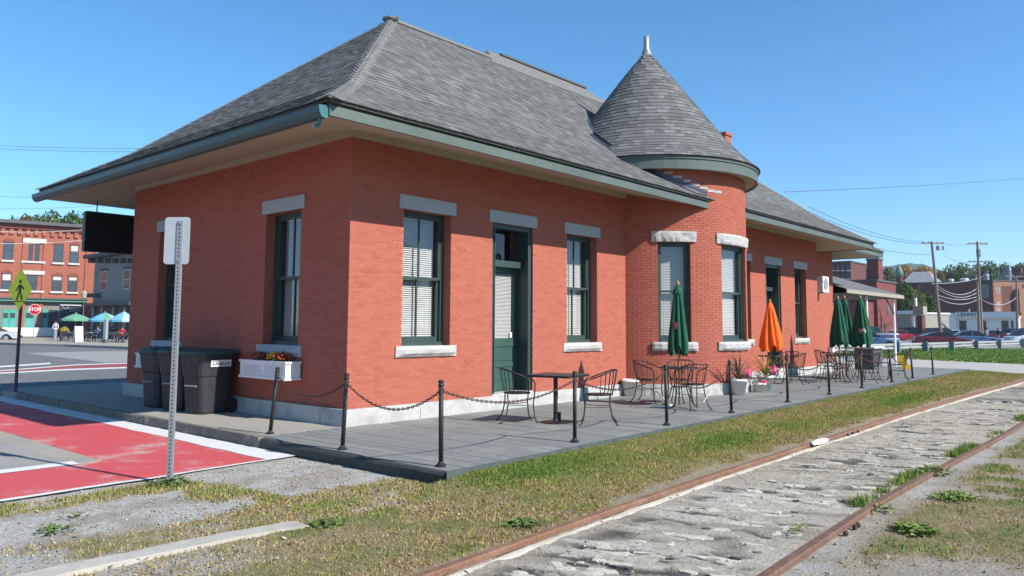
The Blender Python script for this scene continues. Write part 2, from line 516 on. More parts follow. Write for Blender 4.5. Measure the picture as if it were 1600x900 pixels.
for i, (c, u, n, L, h) in enumerate(bricks):
    if i in near: continue
    bm_.obox(c, u, n, (0, 0, 1), L, 0.05, h, random.random() * .998 + .001)
tag(bm_.build('brick_courses', m_brick, w_o), kind='stuff')
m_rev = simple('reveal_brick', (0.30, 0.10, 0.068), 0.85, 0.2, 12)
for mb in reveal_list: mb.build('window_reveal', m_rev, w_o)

# dressed stone with a rough face
def rough_block(mb, o, u, n, L, H, D, nx=10, nz=3, amp=0.012, curve=None):
    """front face gridded and roughened; o = lower left back corner on the wall plane"""
    o = np.array(o, float); u = np.array(u, float); n = np.array(n, float); zz = np.array([0, 0, 1.0])
    base = len(mb.v); seed = random.uniform(0, 50)
    grid = []
    for j in range(nz + 1):
        for i in range(nx + 1):
            a = i / nx; b = j / nz
            edge = 1 - max(abs(2 * a - 1) ** 14, abs(2 * b - 1) ** 6) * 0.5
            d = D * (0.75 + 0.25 * edge) + amp * (float(fbm(seed + a * L * 9, b * H * 9 + seed, 1.0, 3)) - 0.5) * 2.4
            jitter = amp * .25 * (random.random() - .5)
            p = o + u * (a * L + jitter) + n * d + zz * (b * H + (jitter if 0 < j < nz else jitter * .5))
            grid.append(p)
    back = [o + u * (i / nx * L) + zz * (j / nz * H) for j in (0, nz) for i in range(nx + 1)]
    vs = grid + back; G = len(grid); W_ = nx + 1
    fs = [(j * W_ + i, j * W_ + i + 1, (j + 1) * W_ + i + 1, (j + 1) * W_ + i) for j in range(nz) for i in range(nx)]
    for i in range(nx):
        fs.append((G + i, G + i + 1, i + 1, i)); fs.append((nz * W_ + i, nz * W_ + i + 1, G + W_ + i + 1, G + W_ + i))
    l = [j * W_ for j in range(nz + 1)]; r_ = [j * W_ + nx for j in range(nz + 1)]
    fs.append(tuple([G] + l + [G + W_])); fs.append(tuple([G + W_ - 1] + r_ + [G + 2 * W_ - 1])[::-1])
    if curve: vs = [curve(p) for p in vs]
    mb.add(vs, fs)

def stone(name, o, u, n, L, H, D, mat, amp=0.01, nx=10, nz=3, curve=None):
    mb = MB(); rough_block(mb, o, u, n, L, H, D, nx, nz, amp, curve); return mb.build(name, mat, station)

for (a, b, c, d) in OPA + OPA2:
    stone('lintel', (a - .1, 0, LZ), (1, 0, 0), (0, -1, 0), b - a + .2, LT - LZ, 0.025, m_lintel, 0.002)
    if c > 1: stone('sill', (a - .14, 0.3, SZ - .175), (1, 0, 0), (0, -1, 0), b - a + .27, 0.178, 0.375, m_granite, 0.012)
for (a, b, c, d) in OPB:
    stone('lintel', (0, b + .1, LZ), (0, -1, 0), (-1, 0, 0), b - a + .2, LT - LZ, 0.025, m_lintel, 0.004)
    stone('sill', (0.3, b + .14, SZ - .175), (0, -1, 0), (-1, 0, 0), b - a + .27, 0.178, 0.375, m_lintel, 0.006)
# curved stones on the turret: built straight along arc length, then bent
def bend(p):
    s, d, z = p[0], p[1], p[2]
    t = s / TR; return (TC[0] + (TR + d) * math.cos(t), TC[1] + (TR + d) * math.sin(t), z)
for c, h in TW[:2] + TW[2:]:
    e = 3.3 if h < 10 else 4.0
    a0 = math.radians(c - h - e) * TR; L = math.radians(2 * (h + e)) * TR
    stone('lintel', (a0, -.03, LZ), (1, 0, 0), (0, 1, 0), L, LT - LZ + .01, 0.09, m_granite, 0.028, 20, 5, bend)
    stone('sill', (a0, -.2, SZ - .19), (1, 0, 0), (0, 1, 0), L, 0.195, 0.285, m_granite, 0.022, 20, 4, bend)
# plinth stones
def plinth_run(o, u, n, L, pieces):
    o = np.array(o, float); u = np.array(u, float); s = 0
    for w_ in pieces:
        w2 = min(w_, L - s)
        if w2 <= 0.05: break
        stone('plinth_stone', o + u * (s + .004) - np.array(n, float) * 0.0, u, n, w2 - .008, PZ + .1, 0.075, m_granite, 0.011, max(4, int(w2 * 7)), 3)
        s += w2
plinth_run((-.075, 0.0, -.1), (1, 0, 0), (0, -1, 0), X1 + .09, [1.5, 2.1, 1.5, 1.9, 2.2])
plinth_run((0, Y1 + .02, -.1), (0, -1, 0), (-1, 0, 0), Y1 + .09, [1.6, 2.0, 1.9, 1.7, 1.5])
plinth_run((11.9, 0, -.1), (1, 0, 0), (0, -1, 0), X2 - 11.9, [1.8, 2.0, 1.7, 2.0])
plinth_run((X2, .6, -.1), (1, 0, 0), (0, -1, 0), X3 - X2, [1.7, 1.7])
for i in range(9):
    a0 = math.radians(195 + i * 17) * TR
    stone('plinth_stone', (a0 + .004, -.05, -.1), (1, 0, 0), (0, 1, 0), math.radians(17) * TR - .008, PZ + .1, 0.12, m_granite, 0.011, 7, 3, bend)

# ---------------------------------------------------------------- windows and doors
def window_parts(W, H, blind=True, split=0.5, muntin=True):
    cas = MB(); j = 0.055
    cas.box(-W / 2, -W / 2 + j, -.30, -.115, 0, H); cas.box(W / 2 - j, W / 2, -.30, -.115, 0, H)
    cas.box(-W / 2 + j, W / 2 - j, -.30, -.10, H - j, H); cas.box(-W / 2 + j, W / 2 - j, -.30, -.06, 0, .06)
    cas.box(-W / 2, -W / 2 + .03, -.113, -.095, .06, H); cas.box(W / 2 - .03, W / 2, -.113, -.095, .06, H)
    iw = W / 2 - j; zm = H * split
    up = MB(); s = 0.045; y0, y1 = -.165, -.125
    for (a, b, c, d) in ((-iw, -iw + s, zm, H - j), (iw - s, iw, zm, H - j), (-iw + s, iw - s, H - j - s, H - j), (-iw + s, iw - s, zm - .01, zm + .04)): up.box(a, b, y0, y1, c, d)
    lo = MB(); y0, y1 = -.212, -.170
    for (a, b, c, d) in ((-iw, -iw + s, .06, zm + .035), (iw - s, iw, .06, zm + .035), (-iw + s, iw - s, .06, .15), (-iw + s, iw - s, zm - .012, zm + .035)): lo.box(a, b, y0, y1, c, d)
    if muntin:
        up.box(-.013, .013, -.16, -.13, zm + .04, H - j - s); lo.box(-.013, .013, -.207, -.175, .15, zm - .012)
    p1 = MB(); p1.add([(-iw + s, -.146, zm + .03), (iw - s, -.146, zm + .03), (iw - s, -.146, H - j - s), (-iw + s, -.146, H - j - s)], [(3, 2, 1, 0)])
    p2 = MB(); p2.add([(-iw + s, -.192, .14), (iw - s, -.192, .14), (iw - s, -.192, zm), (-iw + s, -.192, zm)], [(3, 2, 1, 0)])
    bl = MB(); zz = .13
    while zz < H - .1:
        bl.add([(-iw + .03, -.285, zz + .022), (iw - .03, -.285, zz + .022), (iw - .03, -.258, zz - .012), (-iw + .03, -.258, zz - .012)], [(0, 1, 2, 3)])
        zz += 0.036
    bl.box(-iw + .02, iw - .02, -.295, -.255, H - .1, H - .06); bl.box(-iw + .03, iw - .03, -.285, -.262, .10, .118)
    for xx in (-iw * .55, iw * .55): bl.box(xx - .002, xx + .002, -.261, -.259, .11, H - .1)
    rm = MB(); rm.box(-W / 2, W / 2, -.49, -.45, 0, H)
    for mb_ in (cas, up, lo, p1, p2, bl, rm): mb_.v = [(a, b - .085, c) for a, b, c in mb_.v]
    return [cas.mesh('window', m_green), up.mesh('upper_sash', m_green), lo.mesh('lower_sash', m_green), p1.mesh('pane', m_glass), p2.mesh('pane', m_glass), bl.mesh('blind', m_blind) if blind else None, rm.mesh('dark_interior', m_inside)]
_wc = {}
def add_window(p, n, W, H, blind=True, muntin=True):
    key = (round(W, 2), round(H, 2), blind, muntin)
    if key not in _wc: _wc[key] = window_parts(W, H, blind, .5, muntin)
    ms = _wc[key]
    n = Vector(n); u = n.cross(Vector((0, 0, 1)))
    w_ = link('window', ms[0], station); w_.matrix_local = frame_matrix(p, u, n)
    for nm, me in zip(('upper_sash', 'lower_sash', 'pane', 'pane', 'blind', 'dark_interior'), ms[1:]):
        if me: link(nm, me, w_)
    return w_
WH = LZ - SZ
for (a, b, c, d) in OPA + OPA2:
    if c > 1: add_window(((a + b) / 2, 0, SZ), (0, -1, 0), b - a, WH)
for (a, b, c, d) in OPB: add_window((0, (a + b) / 2, SZ), (-1, 0, 0), b - a, WH)
for c, h in TW:
    t = math.radians(c); ch = 2 * TR * math.sin(math.radians(h)); rr = TR * math.cos(math.radians(h)) + (.075 if h < 10 else .10)
    add_window((TC[0] + rr * math.cos(t), TC[1] + rr * math.sin(t), SZ), (math.cos(t), math.sin(t), 0), ch, WH, True, False)

m_door = simple('door_green', (0.038, 0.088, 0.072), 0.4, 0.12, 4, spec=0.45)
def add_door(x0, x1):
    W = x1 - x0; H = LZ - PZ
    fr = MB(); j = .09
    fr.box(-W / 2, -W / 2 + j, -.14, -.05, 0, H); fr.box(W / 2 - j, W / 2, -.14, -.05, 0, H); fr.box(-W / 2 + j, W / 2 - j, -.14, -.05, H - .09, H)
    fr.box(-W / 2, -W / 2 + .05, -.45, -.142, 0, H); fr.box(W / 2 - .05, W / 2, -.45, -.142, 0, H)
    fr.box(-W / 2 + j, -W / 2 + j + .02, -.05, -.03, 0, H - .09); fr.box(W / 2 - j - .02, W / 2 - j, -.05, -.03, 0, H - .09)
    fr.box(-W / 2 + .05, W / 2 - .05, -.44, -.145, H - .05, H - .002)
    tz = 2.68 - PZ
    fr.box(-W / 2 + .05, W / 2 - .05, -.42, -.20, tz - .07, tz + .05)
    d = link('door', fr.mesh('door', m_green), station)
    n = Vector((0, -1, 0)); d.matrix_local = frame_matrix(((x0 + x1) / 2, 0, PZ), n.cross(Vector((0, 0, 1))), n)
    iw = W / 2 - .05; g0, g1 = 1.27 - PZ, tz - .17
    lf = MB()
    lf.box(-iw, -iw + .11, -.40, -.355, .02, tz - .07); lf.box(iw - .11, iw, -.40, -.355, .02, tz - .07)
    lf.box(-iw + .11, iw - .11, -.40, -.355, g1, tz - .07); lf.box(-iw + .11, iw - .11, -.40, -.355, g0 - .16, g0)
    lf.box(-iw + .11, iw - .11, -.40, -.355, .02, .2); lf.box(-iw + .11, iw - .11, -.40, -.355, .48, .56)
    lf.box(-iw + .11, iw - .11, -.392, -.372, .2, .48); lf.box(-iw + .11, iw - .11, -.392, -.372, .56, g0 - .16)
    lf.box(-iw + .15, iw - .15, -.372, -.362, .24, .44); lf.box(-iw + .15, iw - .15, -.372, -.362, .60, g0 - .20)
    lf.build('door_leaf', m_door, d)
    gl = MB(); gl.add([(-iw + .1, -.38, g0), (iw - .1, -.38, g0), (iw - .1, -.38, g1), (-iw + .1, -.38, g1)], [(3, 2, 1, 0)]); gl.build('pane', m_glass, d)
    gt = MB(); gt.add([(-iw, -.34, tz + .05), (iw, -.34, tz + .05), (iw, -.34, H - .05), (-iw, -.34, H - .05)], [(3, 2, 1, 0)]); gt.build('transom_pane', m_glass, d)
    bl = MB(); zz = g0 + .01
    while zz < g1:
        bl.add([(-iw + .1, -.425, zz + .017), (iw - .1, -.425, zz + .017), (iw - .1, -.402, zz - .009), (-iw + .1, -.402, zz - .009)], [(0, 1, 2, 3)]); zz += .0262
    bl.build('blind', m_blind, d)
    hd = MB(); hd.tube([(-iw + .055, -.355, .86), (-iw + .055, -.30, .86)], .018, 8); hd.blob((-iw + .055, -.285, .86), .03); hd.tube([(-iw + .055, -.355, 1.05), (-iw + .055, -.335, 1.05)], .022, 8)
    hd.build('door_handle', m_black, d)
    nt = MB(); nt.box(-iw + .13, -iw + .19, -.379, -.374, g0 + .01, g0 + .11); nt.build('paper_notice', m_white, d)
    rm = MB(); rm.box(-W / 2, W / 2, -.8, -.74, 0, H); rm.build('dark_interior', m_inside, d)
    th = MB(); rough_block(th, (x0 + .01, .3, PZ - .12), (1, 0, 0), (0, -1, 0), W - .02, .15, .36, 6, 2, .004); th.build('threshold', m_granite, station)
add_door(OPA[1][0], OPA[1][1]); add_door(OPA2[1][0], OPA2[1][1])

# ---------------------------------------------------------------- roof
EX0, EX1, EY0, EY1 = -1.44, 20.74, -1.44, 9.17
EZ = 4.39
def prof(d):
    return EZ + (0.6 * d if d < 1.3 else 0.78 + 0.815 * (d - 1.3))
DR = (EY1 - EY0) / 2; RZ = prof(DR); RYc = (EY0 + EY1) / 2
roof = MB()
def hip_underlay(mb, x0, x1, y0, y1, ez, pf, drop=0.012):
    dr = min((y1 - y0), (x1 - x0)) / 2
    ds = [0, 0.65, 1.3, 2.6, dr]
    for a, b in zip(ds[:-1], ds[1:]):
        za, zb = pf(a) - drop, pf(b) - drop
        A = [(x0 + a, y0 + a, za), (x1 - a, y0 + a, za), (x1 - a, y1 - a, za), (x0 + a, y1 - a, za)]
        B = [(x0 + b, y0 + b, zb), (x1 - b, y0 + b, zb), (x1 - b, y1 - b, zb), (x0 + b, y1 - b, zb)]
        for i in range(4):
            j = (i + 1) % 4
            mb.add([A[i], A[j], B[j], B[i]], [(0, 1, 2, 3)])
    z = pf(0) - drop
    for (p, q) in (((x0, y0), (x1, y0)), ((x1, y0), (x1, y1)), ((x1, y1), (x0, y1)), ((x0, y1), (x0, y0))):
        mb.add([(p[0], p[1], z - .03), (q[0], q[1], z - .03), (q[0], q[1], z), (p[0], p[1], z)], [(0, 1, 2, 3)])
hip_underlay(roof, EX0, EX1, EY0, EY1, EZ, prof)
# end block roof
FX0, FX1, FY0, FY1 = 17.0, X3 + 1.42, 0.6 - 1.42, 7.1 + 1.42
for a_, b_ in ((0, 1.3), (1.3, 2.6)):
    za, zb = prof(a_) - .03, prof(b_) - .03
    roof.add([(20.45, FY0 + a_, za), (FX1 - a_, FY0 + a_, za), (FX1 - b_, FY0 + b_, zb), (20.45, FY0 + b_, zb)], [(0, 1, 2, 3)])
    roof.add([(FX1 - a_, FY0 + a_, za), (FX1 - a_, FY1 - a_, za), (FX1 - b_, FY1 - b_, zb), (FX1 - b_, FY0 + b_, zb)], [(0, 1, 2, 3)])
roof.add([(20.45, FY0, 4.33), (FX1, FY0, 4.33), (FX1, FY0, 4.36), (20.45, FY0, 4.36)], [(0, 1, 2, 3)])
roof_o = roof.build('roof', m_underlay, station)

tiles = []     # (centre, along, upslope, normal, w, len, thick)
def plane_shingles(corner, along, inward, L, dr, pf=prof, trimL=True, trimR=True, row=0.142, xclip=None):
    corner = np.array(corner, float); along = np.array(along, float); inward = np.array(inward, float)
    d = -0.03; r = 0
    while d < dr - 0.05:
        dd = 0.05; sl = (pf(d + dd + .05) - pf(max(d, 0) + .05)) / (d + dd - max(d, 0)); th = math.atan(sl)
        step = row * math.cos(th)
        s = inward * math.cos(th) + np.array([0, 0, math.sin(th)]); n = -inward * math.sin(th) + np.array([0, 0, math.cos(th)])
        a = (d if trimL else 0) - random.uniform(0, .25); end = L - (d if trimR else 0)
        while a < end:
            w_ = random.choice((0.10, 0.14, 0.18, 0.22, 0.27))
            b = a + w_
            lo = max(a, d if trimL else 0); hi = min(b, end)
            if hi - lo > .04:
                th_ = 0.012 + random.uniform(0, .010)
                dm = d + step * 0.55
                c = corner + along * ((lo + hi) / 2) + inward * dm
                c[2] = pf(d) + (dm - d) * sl if d > 0 else pf(0) + (dm - 0) * sl
                s2 = s - n * 0.075; s2 /= np.linalg.norm(s2); n2 = np.cross(along, s2); n2 = n2 if n2[2] > 0 else -n2
                if xclip is None or xclip(c): tiles.append((c + n * 0.006, along, s2, n2, hi - lo - .004, row * 1.12, th_))
            a = b
        d += step; r += 1
inturret = lambda c: (c[0] - TC[0]) ** 2 + (c[1] - TC[1]) ** 2 > (min(TR, 2.72 * (1 - (c[2] - 5.29) / 3.33)) - .12) ** 2
plane_shingles((EX0, EY0, 0), (1, 0, 0), (0, 1, 0), EX1 - EX0, DR, xclip=inturret)
plane_shingles((EX0, EY1, 0), (0, -1, 0), (1, 0, 0), EY1 - EY0, DR)
plane_shingles((FX0, FY0, 0), (1, 0, 0), (0, 1, 0), FX1 - FX0, 2.5, lambda d: prof(d) - .02, xclip=lambda c: c[0] > 20.55)
def lay_tiles(tl, parent, nmax=300):
    o2 = sorted(range(len(tl)), key=lambda i: np.linalg.norm(tl[i][0] - CAM) / max(.05, min(1, tl[i][4] / .2)))
    nr = set(o2[:nmax]); um = MB(); um.obox((0, 0, 0), (1, 0, 0), (0, 1, 0), (0, 0, 1), 1, 1, 1); me = um.mesh('shingle', m_shingle)
    rest = MB()
    for i, (c, u, s, n, w_, l_, t_) in enumerate(tl):
        if i in nr:
            o = link('shingle', me, parent)
            o.matrix_local = Matrix(((u[0], s[0], n[0], c[0]), (u[1], s[1], n[1], c[1]), (u[2], s[2], n[2], c[2]), (0, 0, 0, 1))) @ Matrix.Diagonal((w_, l_, t_, 1))
        else: rest.obox(c, u, s, n, w_, l_, t_, random.random() * .998 + .001, skip=(0,))
    tag(rest.build('shingle_rows', m_shingle, parent), kind='stuff')
lay_tiles(tiles, roof_o)

# raised middle of the ridge
rc = MB(); zb = RZ - .25; zt_ = 8.80; yb0, yb1 = 3.52, 4.88; yr = 4.2
rc.add([(6.92, yb0, zb), (12.38, yb0, zb), (12.38, yb1, zb), (6.92, yb1, zb), (7.45, yr, zt_), (11.85, yr, zt_)], [(0, 1, 5, 4), (1, 2, 5), (2, 3, 4, 5), (3, 0, 4)])
rc.build('raised_ridge', simple('ridge_shingle', (.155, .155, .15), .95, .25, 9, .4, 60, world_pos=True), roof_o)
rv = MB()
rv.box(4.35, 6.98, RYc - .09, RYc + .09, RZ - .03, RZ + .025); rv.box(7.9, 11.8, yr - .09, yr + .09, zt_ - .03, zt_ + .02)
rv.build('ridge_vent_shade', m_underlay, roof_o)  # low dark vent strip paints in the shadow line along the ridge
# hip cap shingles
def hip_pieces(mb_list, p0x, p0y, sx, sy, upto, step=0.155, pf=prof):
    d = -0.02
    while d < upto:
        h0 = np.array([p0x + sx * d, p0y + sy * d, pf(max(d, 0))]); d1 = d + .2
        h1 = np.array([p0x + sx * d1, p0y + sy * d1, pf(max(d1, 0.01)) - .01])
        h = h1 - h0; h /= np.linalg.norm(h)
        ex = np.array([sx, 0, 0.]); ey = np.array([0, sy, 0.])
        a = ex - h * (ex @ h); a /= np.linalg.norm(a); b = ey - h * (ey @ h); b /= np.linalg.norm(b)
        w_ = 0.17; up = np.array([0, 0, .032]); t = np.array([0, 0, -.016])
        mb = MB()
        vs = [h0 + a * w_ + up * .7, h0 + up * 1.3, h0 + b * w_ + up * .7, h1 + a * w_ + up * .2, h1 + up * .6, h1 + b * w_ + up * .2]
        vs = vs + [v + t for v in vs]
        mb.add(vs, [(0, 1, 4, 3), (1, 2, 5, 4), (6, 9, 10, 7), (7, 10, 11, 8), (0, 6, 7, 1), (1, 7, 8, 2), (0, 3, 9, 6), (2, 8, 11, 5), (3, 4, 10, 9), (4, 5, 11, 10)])
        mb_list.append(mb); d += step * .72
hp = []; hip_pieces(hp, EX0, EY0, 1, 1, DR - .05)
for mb in hp: mb.build('hip_cap_shingle', m_cap, roof_o)
for (px_, py_, sx_, sy_) in ((EX0, EY1, 1, -1), (EX1, EY0, -1, 1)):
    hp = []; hip_pieces(hp, px_, py_, sx_, sy_, DR - .05); j = MB()
    for mb in hp: j.add(mb.v, mb.f)
    j.build('hip_cap_row', m_cap, roof_o)
j = MB(); j.box(EX0 + DR, EX1 - DR, RYc - .12, RYc + .12, RZ - .05, RZ + .012)
j.build('ridge_cap_row', m_cap, roof_o)
pk = MB(); pk.blob((EX0 + DR, RYc, RZ + .01), (.2, .2, .06)); pk.build('peak_cap', m_cap, roof_o)

# soffit, frieze, fascia
sf = MB()
ring_o = [(-1.38, -1.38), (20.68, -1.38), (20.68, 9.11), (-1.38, 9.11)]; ring_i = [(0, 0), (X2, 0), (X2, Y1), (0, Y1)]
for i in range(4):
    k_ = (i + 1) % 4
    sf.add([(*ring_o[i], 4.185), (*ring_o[k_], 4.185), (*ring_i[k_], 4.485), (*ring_i[i], 4.485)], [(0, 1, 2, 3)])
ro2 = [(20.7, -.78), (X3 + 1.38, -.78), (X3 + 1.38, 8.48), (20.7, 8.48)]; ri2 = [(20.7, .6), (X3, .6), (X3, 7.1), (20.7, 7.1)]
for i in range(3):
    sf.add([(*ro2[i], 4.165), (*ro2[i + 1], 4.165), (*ri2[i + 1], 4.465), (*ri2[i], 4.465)], [(0, 1, 2, 3)])
sf.build('soffit', m_soffit, station)
for q_ in ((-.03, X1 + .25, -.03, -.002, HW, 4.49), (-.03, -.002, -.001, Y1, HW, 4.49), (12.0, X2 + .03, -.03, -.002, HW, 4.49), (X2 + .002, X2 + .03, .0, .57, HW, 4.49), (X2, X3, .571, .598, HW - .02, 4.47)):
    fz = MB(); fz.box(*q_); fz.build('frieze_board', m_soffit, station)
def fascia_run(name, x0, y0, x1, y1, on, zoff=0.0):
    """board along the eave; on = outward normal"""
    p = np.array([x0, y0, 0.]); q = np.array([x1, y1, 0.]); n = np.array(on, float); d = (q - p); L = np.linalg.norm(d); d = d / L; c = (p + q) / 2
    f = MB(); f.obox(c + n * -.02 + np.array([0, 0, 4.238 + zoff]), d, n, (0, 0, 1), L, .04, .135); o = f.build('fascia', m_fascia, station)
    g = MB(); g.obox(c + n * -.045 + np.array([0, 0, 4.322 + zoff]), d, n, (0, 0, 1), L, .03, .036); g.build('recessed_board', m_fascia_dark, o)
    h = MB(); h.obox(c + n * .008 + np.array([0, 0, 4.352 + zoff]), d, n, (0, 0, 1), L, .06, .022); h.build('drip_edge', m_fascia, o)
    return o
fascia_run('fascia', -1.4, -1.4, 8.83, -1.4, (0, -1, 0))
fascia_run('fascia', 10.75, -1.4, 20.7, -1.4, (0, -1, 0))
fascia_run('fascia', 20.7, -1.4, 20.7, 9.13, (1, 0, 0))
fascia_run('fascia', -1.4, 9.13, -1.4, -1.36, (-1, 0, 0))
fascia_run('fascia', X2 + 1.46, -.8, X3 + 1.4, -.8, (0, -1, 0), -.02)
fascia_run('fascia', X3 + 1.4, -.8, X3 + 1.4, 8.5, (1, 0, 0), -.02)
# gutter along the end eave
gu = MB(); prf = [(-1.402, 4.30), (-1.402, 4.14), (-1.44, 4.125), (-1.50, 4.14), (-1.535, 4.20), (-1.545, 4.285), (-1.535, 4.285), (-1.49, 4.16), (-1.44, 4.14), (-1.412, 4.15), (-1.412, 4.30)]
n_ = len(prf); vs_ = [(x, y, z) for y in (-1.36, 9.28) for (x, z) in prf]
gu.add(vs_, [(i, i + 1, n_ + i + 1, n_ + i) for i in range(n_ - 1)])
g_o = gu.build('gutter', simple('gutter_green', (0.055, 0.085, 0.08), 0.45, 0.1, 3, spec=.4), station)
ec = MB(); ec.add([(x, y, z) for y in (-1.372, -1.362) for (x, z) in prf[:6]], [(0, 1, 2, 3, 4, 5), (11, 10, 9, 8, 7, 6)] + [(i, 6 + i, 6 + (i + 1) % 6, (i + 1) % 6) for i in range(6)]); ec.build('end_cap', m_gutter, g_o)
dsp = MB(); dsp.tube([(-1.46, -1.27, 4.14), (-1.46, -1.265, 4.09), (-1.46, -1.25, 4.065), (-1.465, -1.20, 4.05)], .026, 10, cap=False); dsp.build('downspout_stub', m_gutter, g_o)
dse = MB(); dse.tube([(-1.465, -1.20, 4.05), (-1.475, -1.15, 4.04)], .029, 10, cap=False); dse.build('spout_end', m_metal, g_o)

# turret roof
CR = 2.72; CZ = 5.29; AZ = 8.62
def cprof(s):      # s 0..1 from eave to apex
    r_ = CR * (1 - s); z = CZ + (AZ - CZ) * s - 0.30 * math.sin(math.pi * min(1, s)) * (1 - s) ** 2.0 * 1.2
    return r_, z
cone = MB(); cone.lathe([(lambda q: (max(q[0] - .012, .001), q[1] - .012))(cprof(i / 24)) for i in range(25)], 48, (TC[0], TC[1], 0))
cone.lathe([(CR - .012, CZ - .012), (CR - .012, CZ - .04), (CR - .06, CZ - .04)], 48, (TC[0], TC[1], 0))
turret_roof = cone.build('turret_roof', m_underlay, station)
ct = []
NR = 34
for r in range(NR):
    s0 = r / NR; r0, z0 = cprof(s0 - .003); r1, z1 = cprof(min(1, s0 + 1 / NR))
    sl = math.hypot(r0 - r1, z1 - z0); th = 0.0 + random.random()
    circ = 2 * math.pi * r0
    if circ < .5: continue
    a = 0
    while a < circ - .02:
        w_ = min(random.choice((.14, .18, .22, .26)), circ - a); ang = th + (a + w_ / 2) / r0; a += w_
        if w_ > .3 and r0 < .6: pass
        n_h = np.array([math.cos(ang), math.sin(ang), 0]); u = np.array([-math.sin(ang), math.cos(ang), 0])
        if n_h[1] > .75: continue
        cph = (z1 - z0) / sl; sph = (r0 - r1) / sl
        s_ = -n_h * sph + np.array([0, 0, cph]); nn = n_h * cph + np.array([0, 0, sph])
        c = np.array([TC[0], TC[1], 0]) + n_h * ((r0 + r1) / 2 - (r0 * (1 - math.cos(w_ / 2 / max(r0, .3))) * .5)) + np.array([0, 0, (z0 + z1) / 2]) + nn * .006
        s2 = s_ - nn * .09; s2 /= np.linalg.norm(s2); n2 = np.cross(u, s2)
        if n2 @ nn < 0: n2 = -n2
        ct.append((c, u, s2, n2, w_ - .004, sl * 1.12, .012 + random.uniform(0, .006)))
lay_tiles(ct, turret_roof)
fn = MB(); fn.lathe([(.0, 8.36), (.17, 8.38), (.13, 8.52), (.085, 8.66), (.07, 8.72), (.072, 9.0), (.05, 9.01), (.0, 9.01)], 14, (TC[0], TC[1], 0)); fn.build('finial', m_metal, turret_roof, True)
tf = MB(); tf.lathe([(CR - .10, 4.99), (CR - .045, 4.985), (CR - .045, 5.20), (CR - .02, 5.215), (CR - .02, 5.265), (CR - .10, 5.27)], 64, (TC[0], TC[1], 0)); tf.build('turret_fascia', m_fascia, station)
ts = MB(); ts.lathe([(TR - .03, 5.035), (CR - .06, 5.02)], 64, (TC[0], TC[1], 0)); ts.build('turret_soffit', m_soffit, station)
# flashing where the roof meets the turret
def on_roof(x, y, up=.0): return np.array([x, y, prof(y - EY0) + up])
fl = MB()
for rr, wid, side in ((TR + .02, .22, 1),):
    pts = []
    for a in np.linspace(245, 180, 14):
        t = math.radians(a); pts.append((math.cos(t), math.sin(t)))
    pa = [on_roof(TC[0] + rr * c, TC[1] + rr * s, .05) for c, s in pts]; pb = [on_roof(TC[0] + (rr + wid * .7) * c, max(EY0 + .02, TC[1] + (rr + wid) * s), .035) for c, s in pts]
    for i in range(len(pts) - 1): fl.add([pa[i], pa[i + 1], pb[i + 1], pb[i], pa[i] + (0, 0, .09), pa[i + 1] + (0, 0, .09)], [(0, 1, 2, 3), (0, 1, 5, 4)])
pts = []
for a in np.linspace(200, 138, 16):          # where the cone cuts the main roof
    t = math.radians(a); r_ = 2.0
    for _ in range(30):
        z_ = prof(TC[1] + r_ * math.sin(t) - EY0); r_ = .6 * r_ + .4 * 2.72 * (1 - (z_ - 5.29 + .2) / 3.33)
    pts.append((r_, t))
pa = [on_roof(TC[0] + (r_ - .10) * math.cos(t), TC[1] + (r_ - .10) * math.sin(t), .05) for r_, t in pts]; pb = [on_roof(TC[0] + (r_ + .13) * math.cos(t), TC[1] + (r_ + .13) * math.sin(t), .034) for r_, t in pts]
for i in range(len(pts) - 1): fl.add([pa[i], pa[i + 1], pb[i + 1], pb[i]], [(0, 1, 2, 3)])
fl.build('flashing', m_flash, roof_o)
# stepped stone pieces on the turret just above the flashing
for i in range(9):
    a = 212 + i * 5.2; t = math.radians(a); z_ = prof(max(0, TC[1] + TR * math.sin(t) - EY0)) + .16
    stone('stepped_stone', ((math.radians(a - 2.6)) * TR, -.02, z_), (1, 0, 0), (0, 1, 0), math.radians(5.0) * TR, .055, .03, m_lintel, .012, 3, 2, bend)
# chimney behind the turret
chm = MB(); chm.box(18.3, 18.75, 2.75, 3.2, 5.2, 8.36); chm.box(18.26, 18.79, 2.71, 3.24, 8.36, 8.46)
chm.build('chimney', simple('chimney_brick', (0.35, 0.115, 0.08), .85, .2, 12), station)
# ================================================================== GROUND
def rail_y1(x): return np.interp(x, [-30, -6, -3.5, -1.8, .65, 4.8, 8.5, 14.3, 21, 40, 90, 300], [-6.7, -5.82, -5.71, -5.61, -5.50, -5.39, -5.30, -5.25, -5.3, -5.6, -7.5, -20])
def rail_y2(x): return rail_y1(x) - 1.74 - 0.17 * sstep(0, 8, x)
def deck_edge(x): return -3.64 + 0.021 * (x + 1.4)

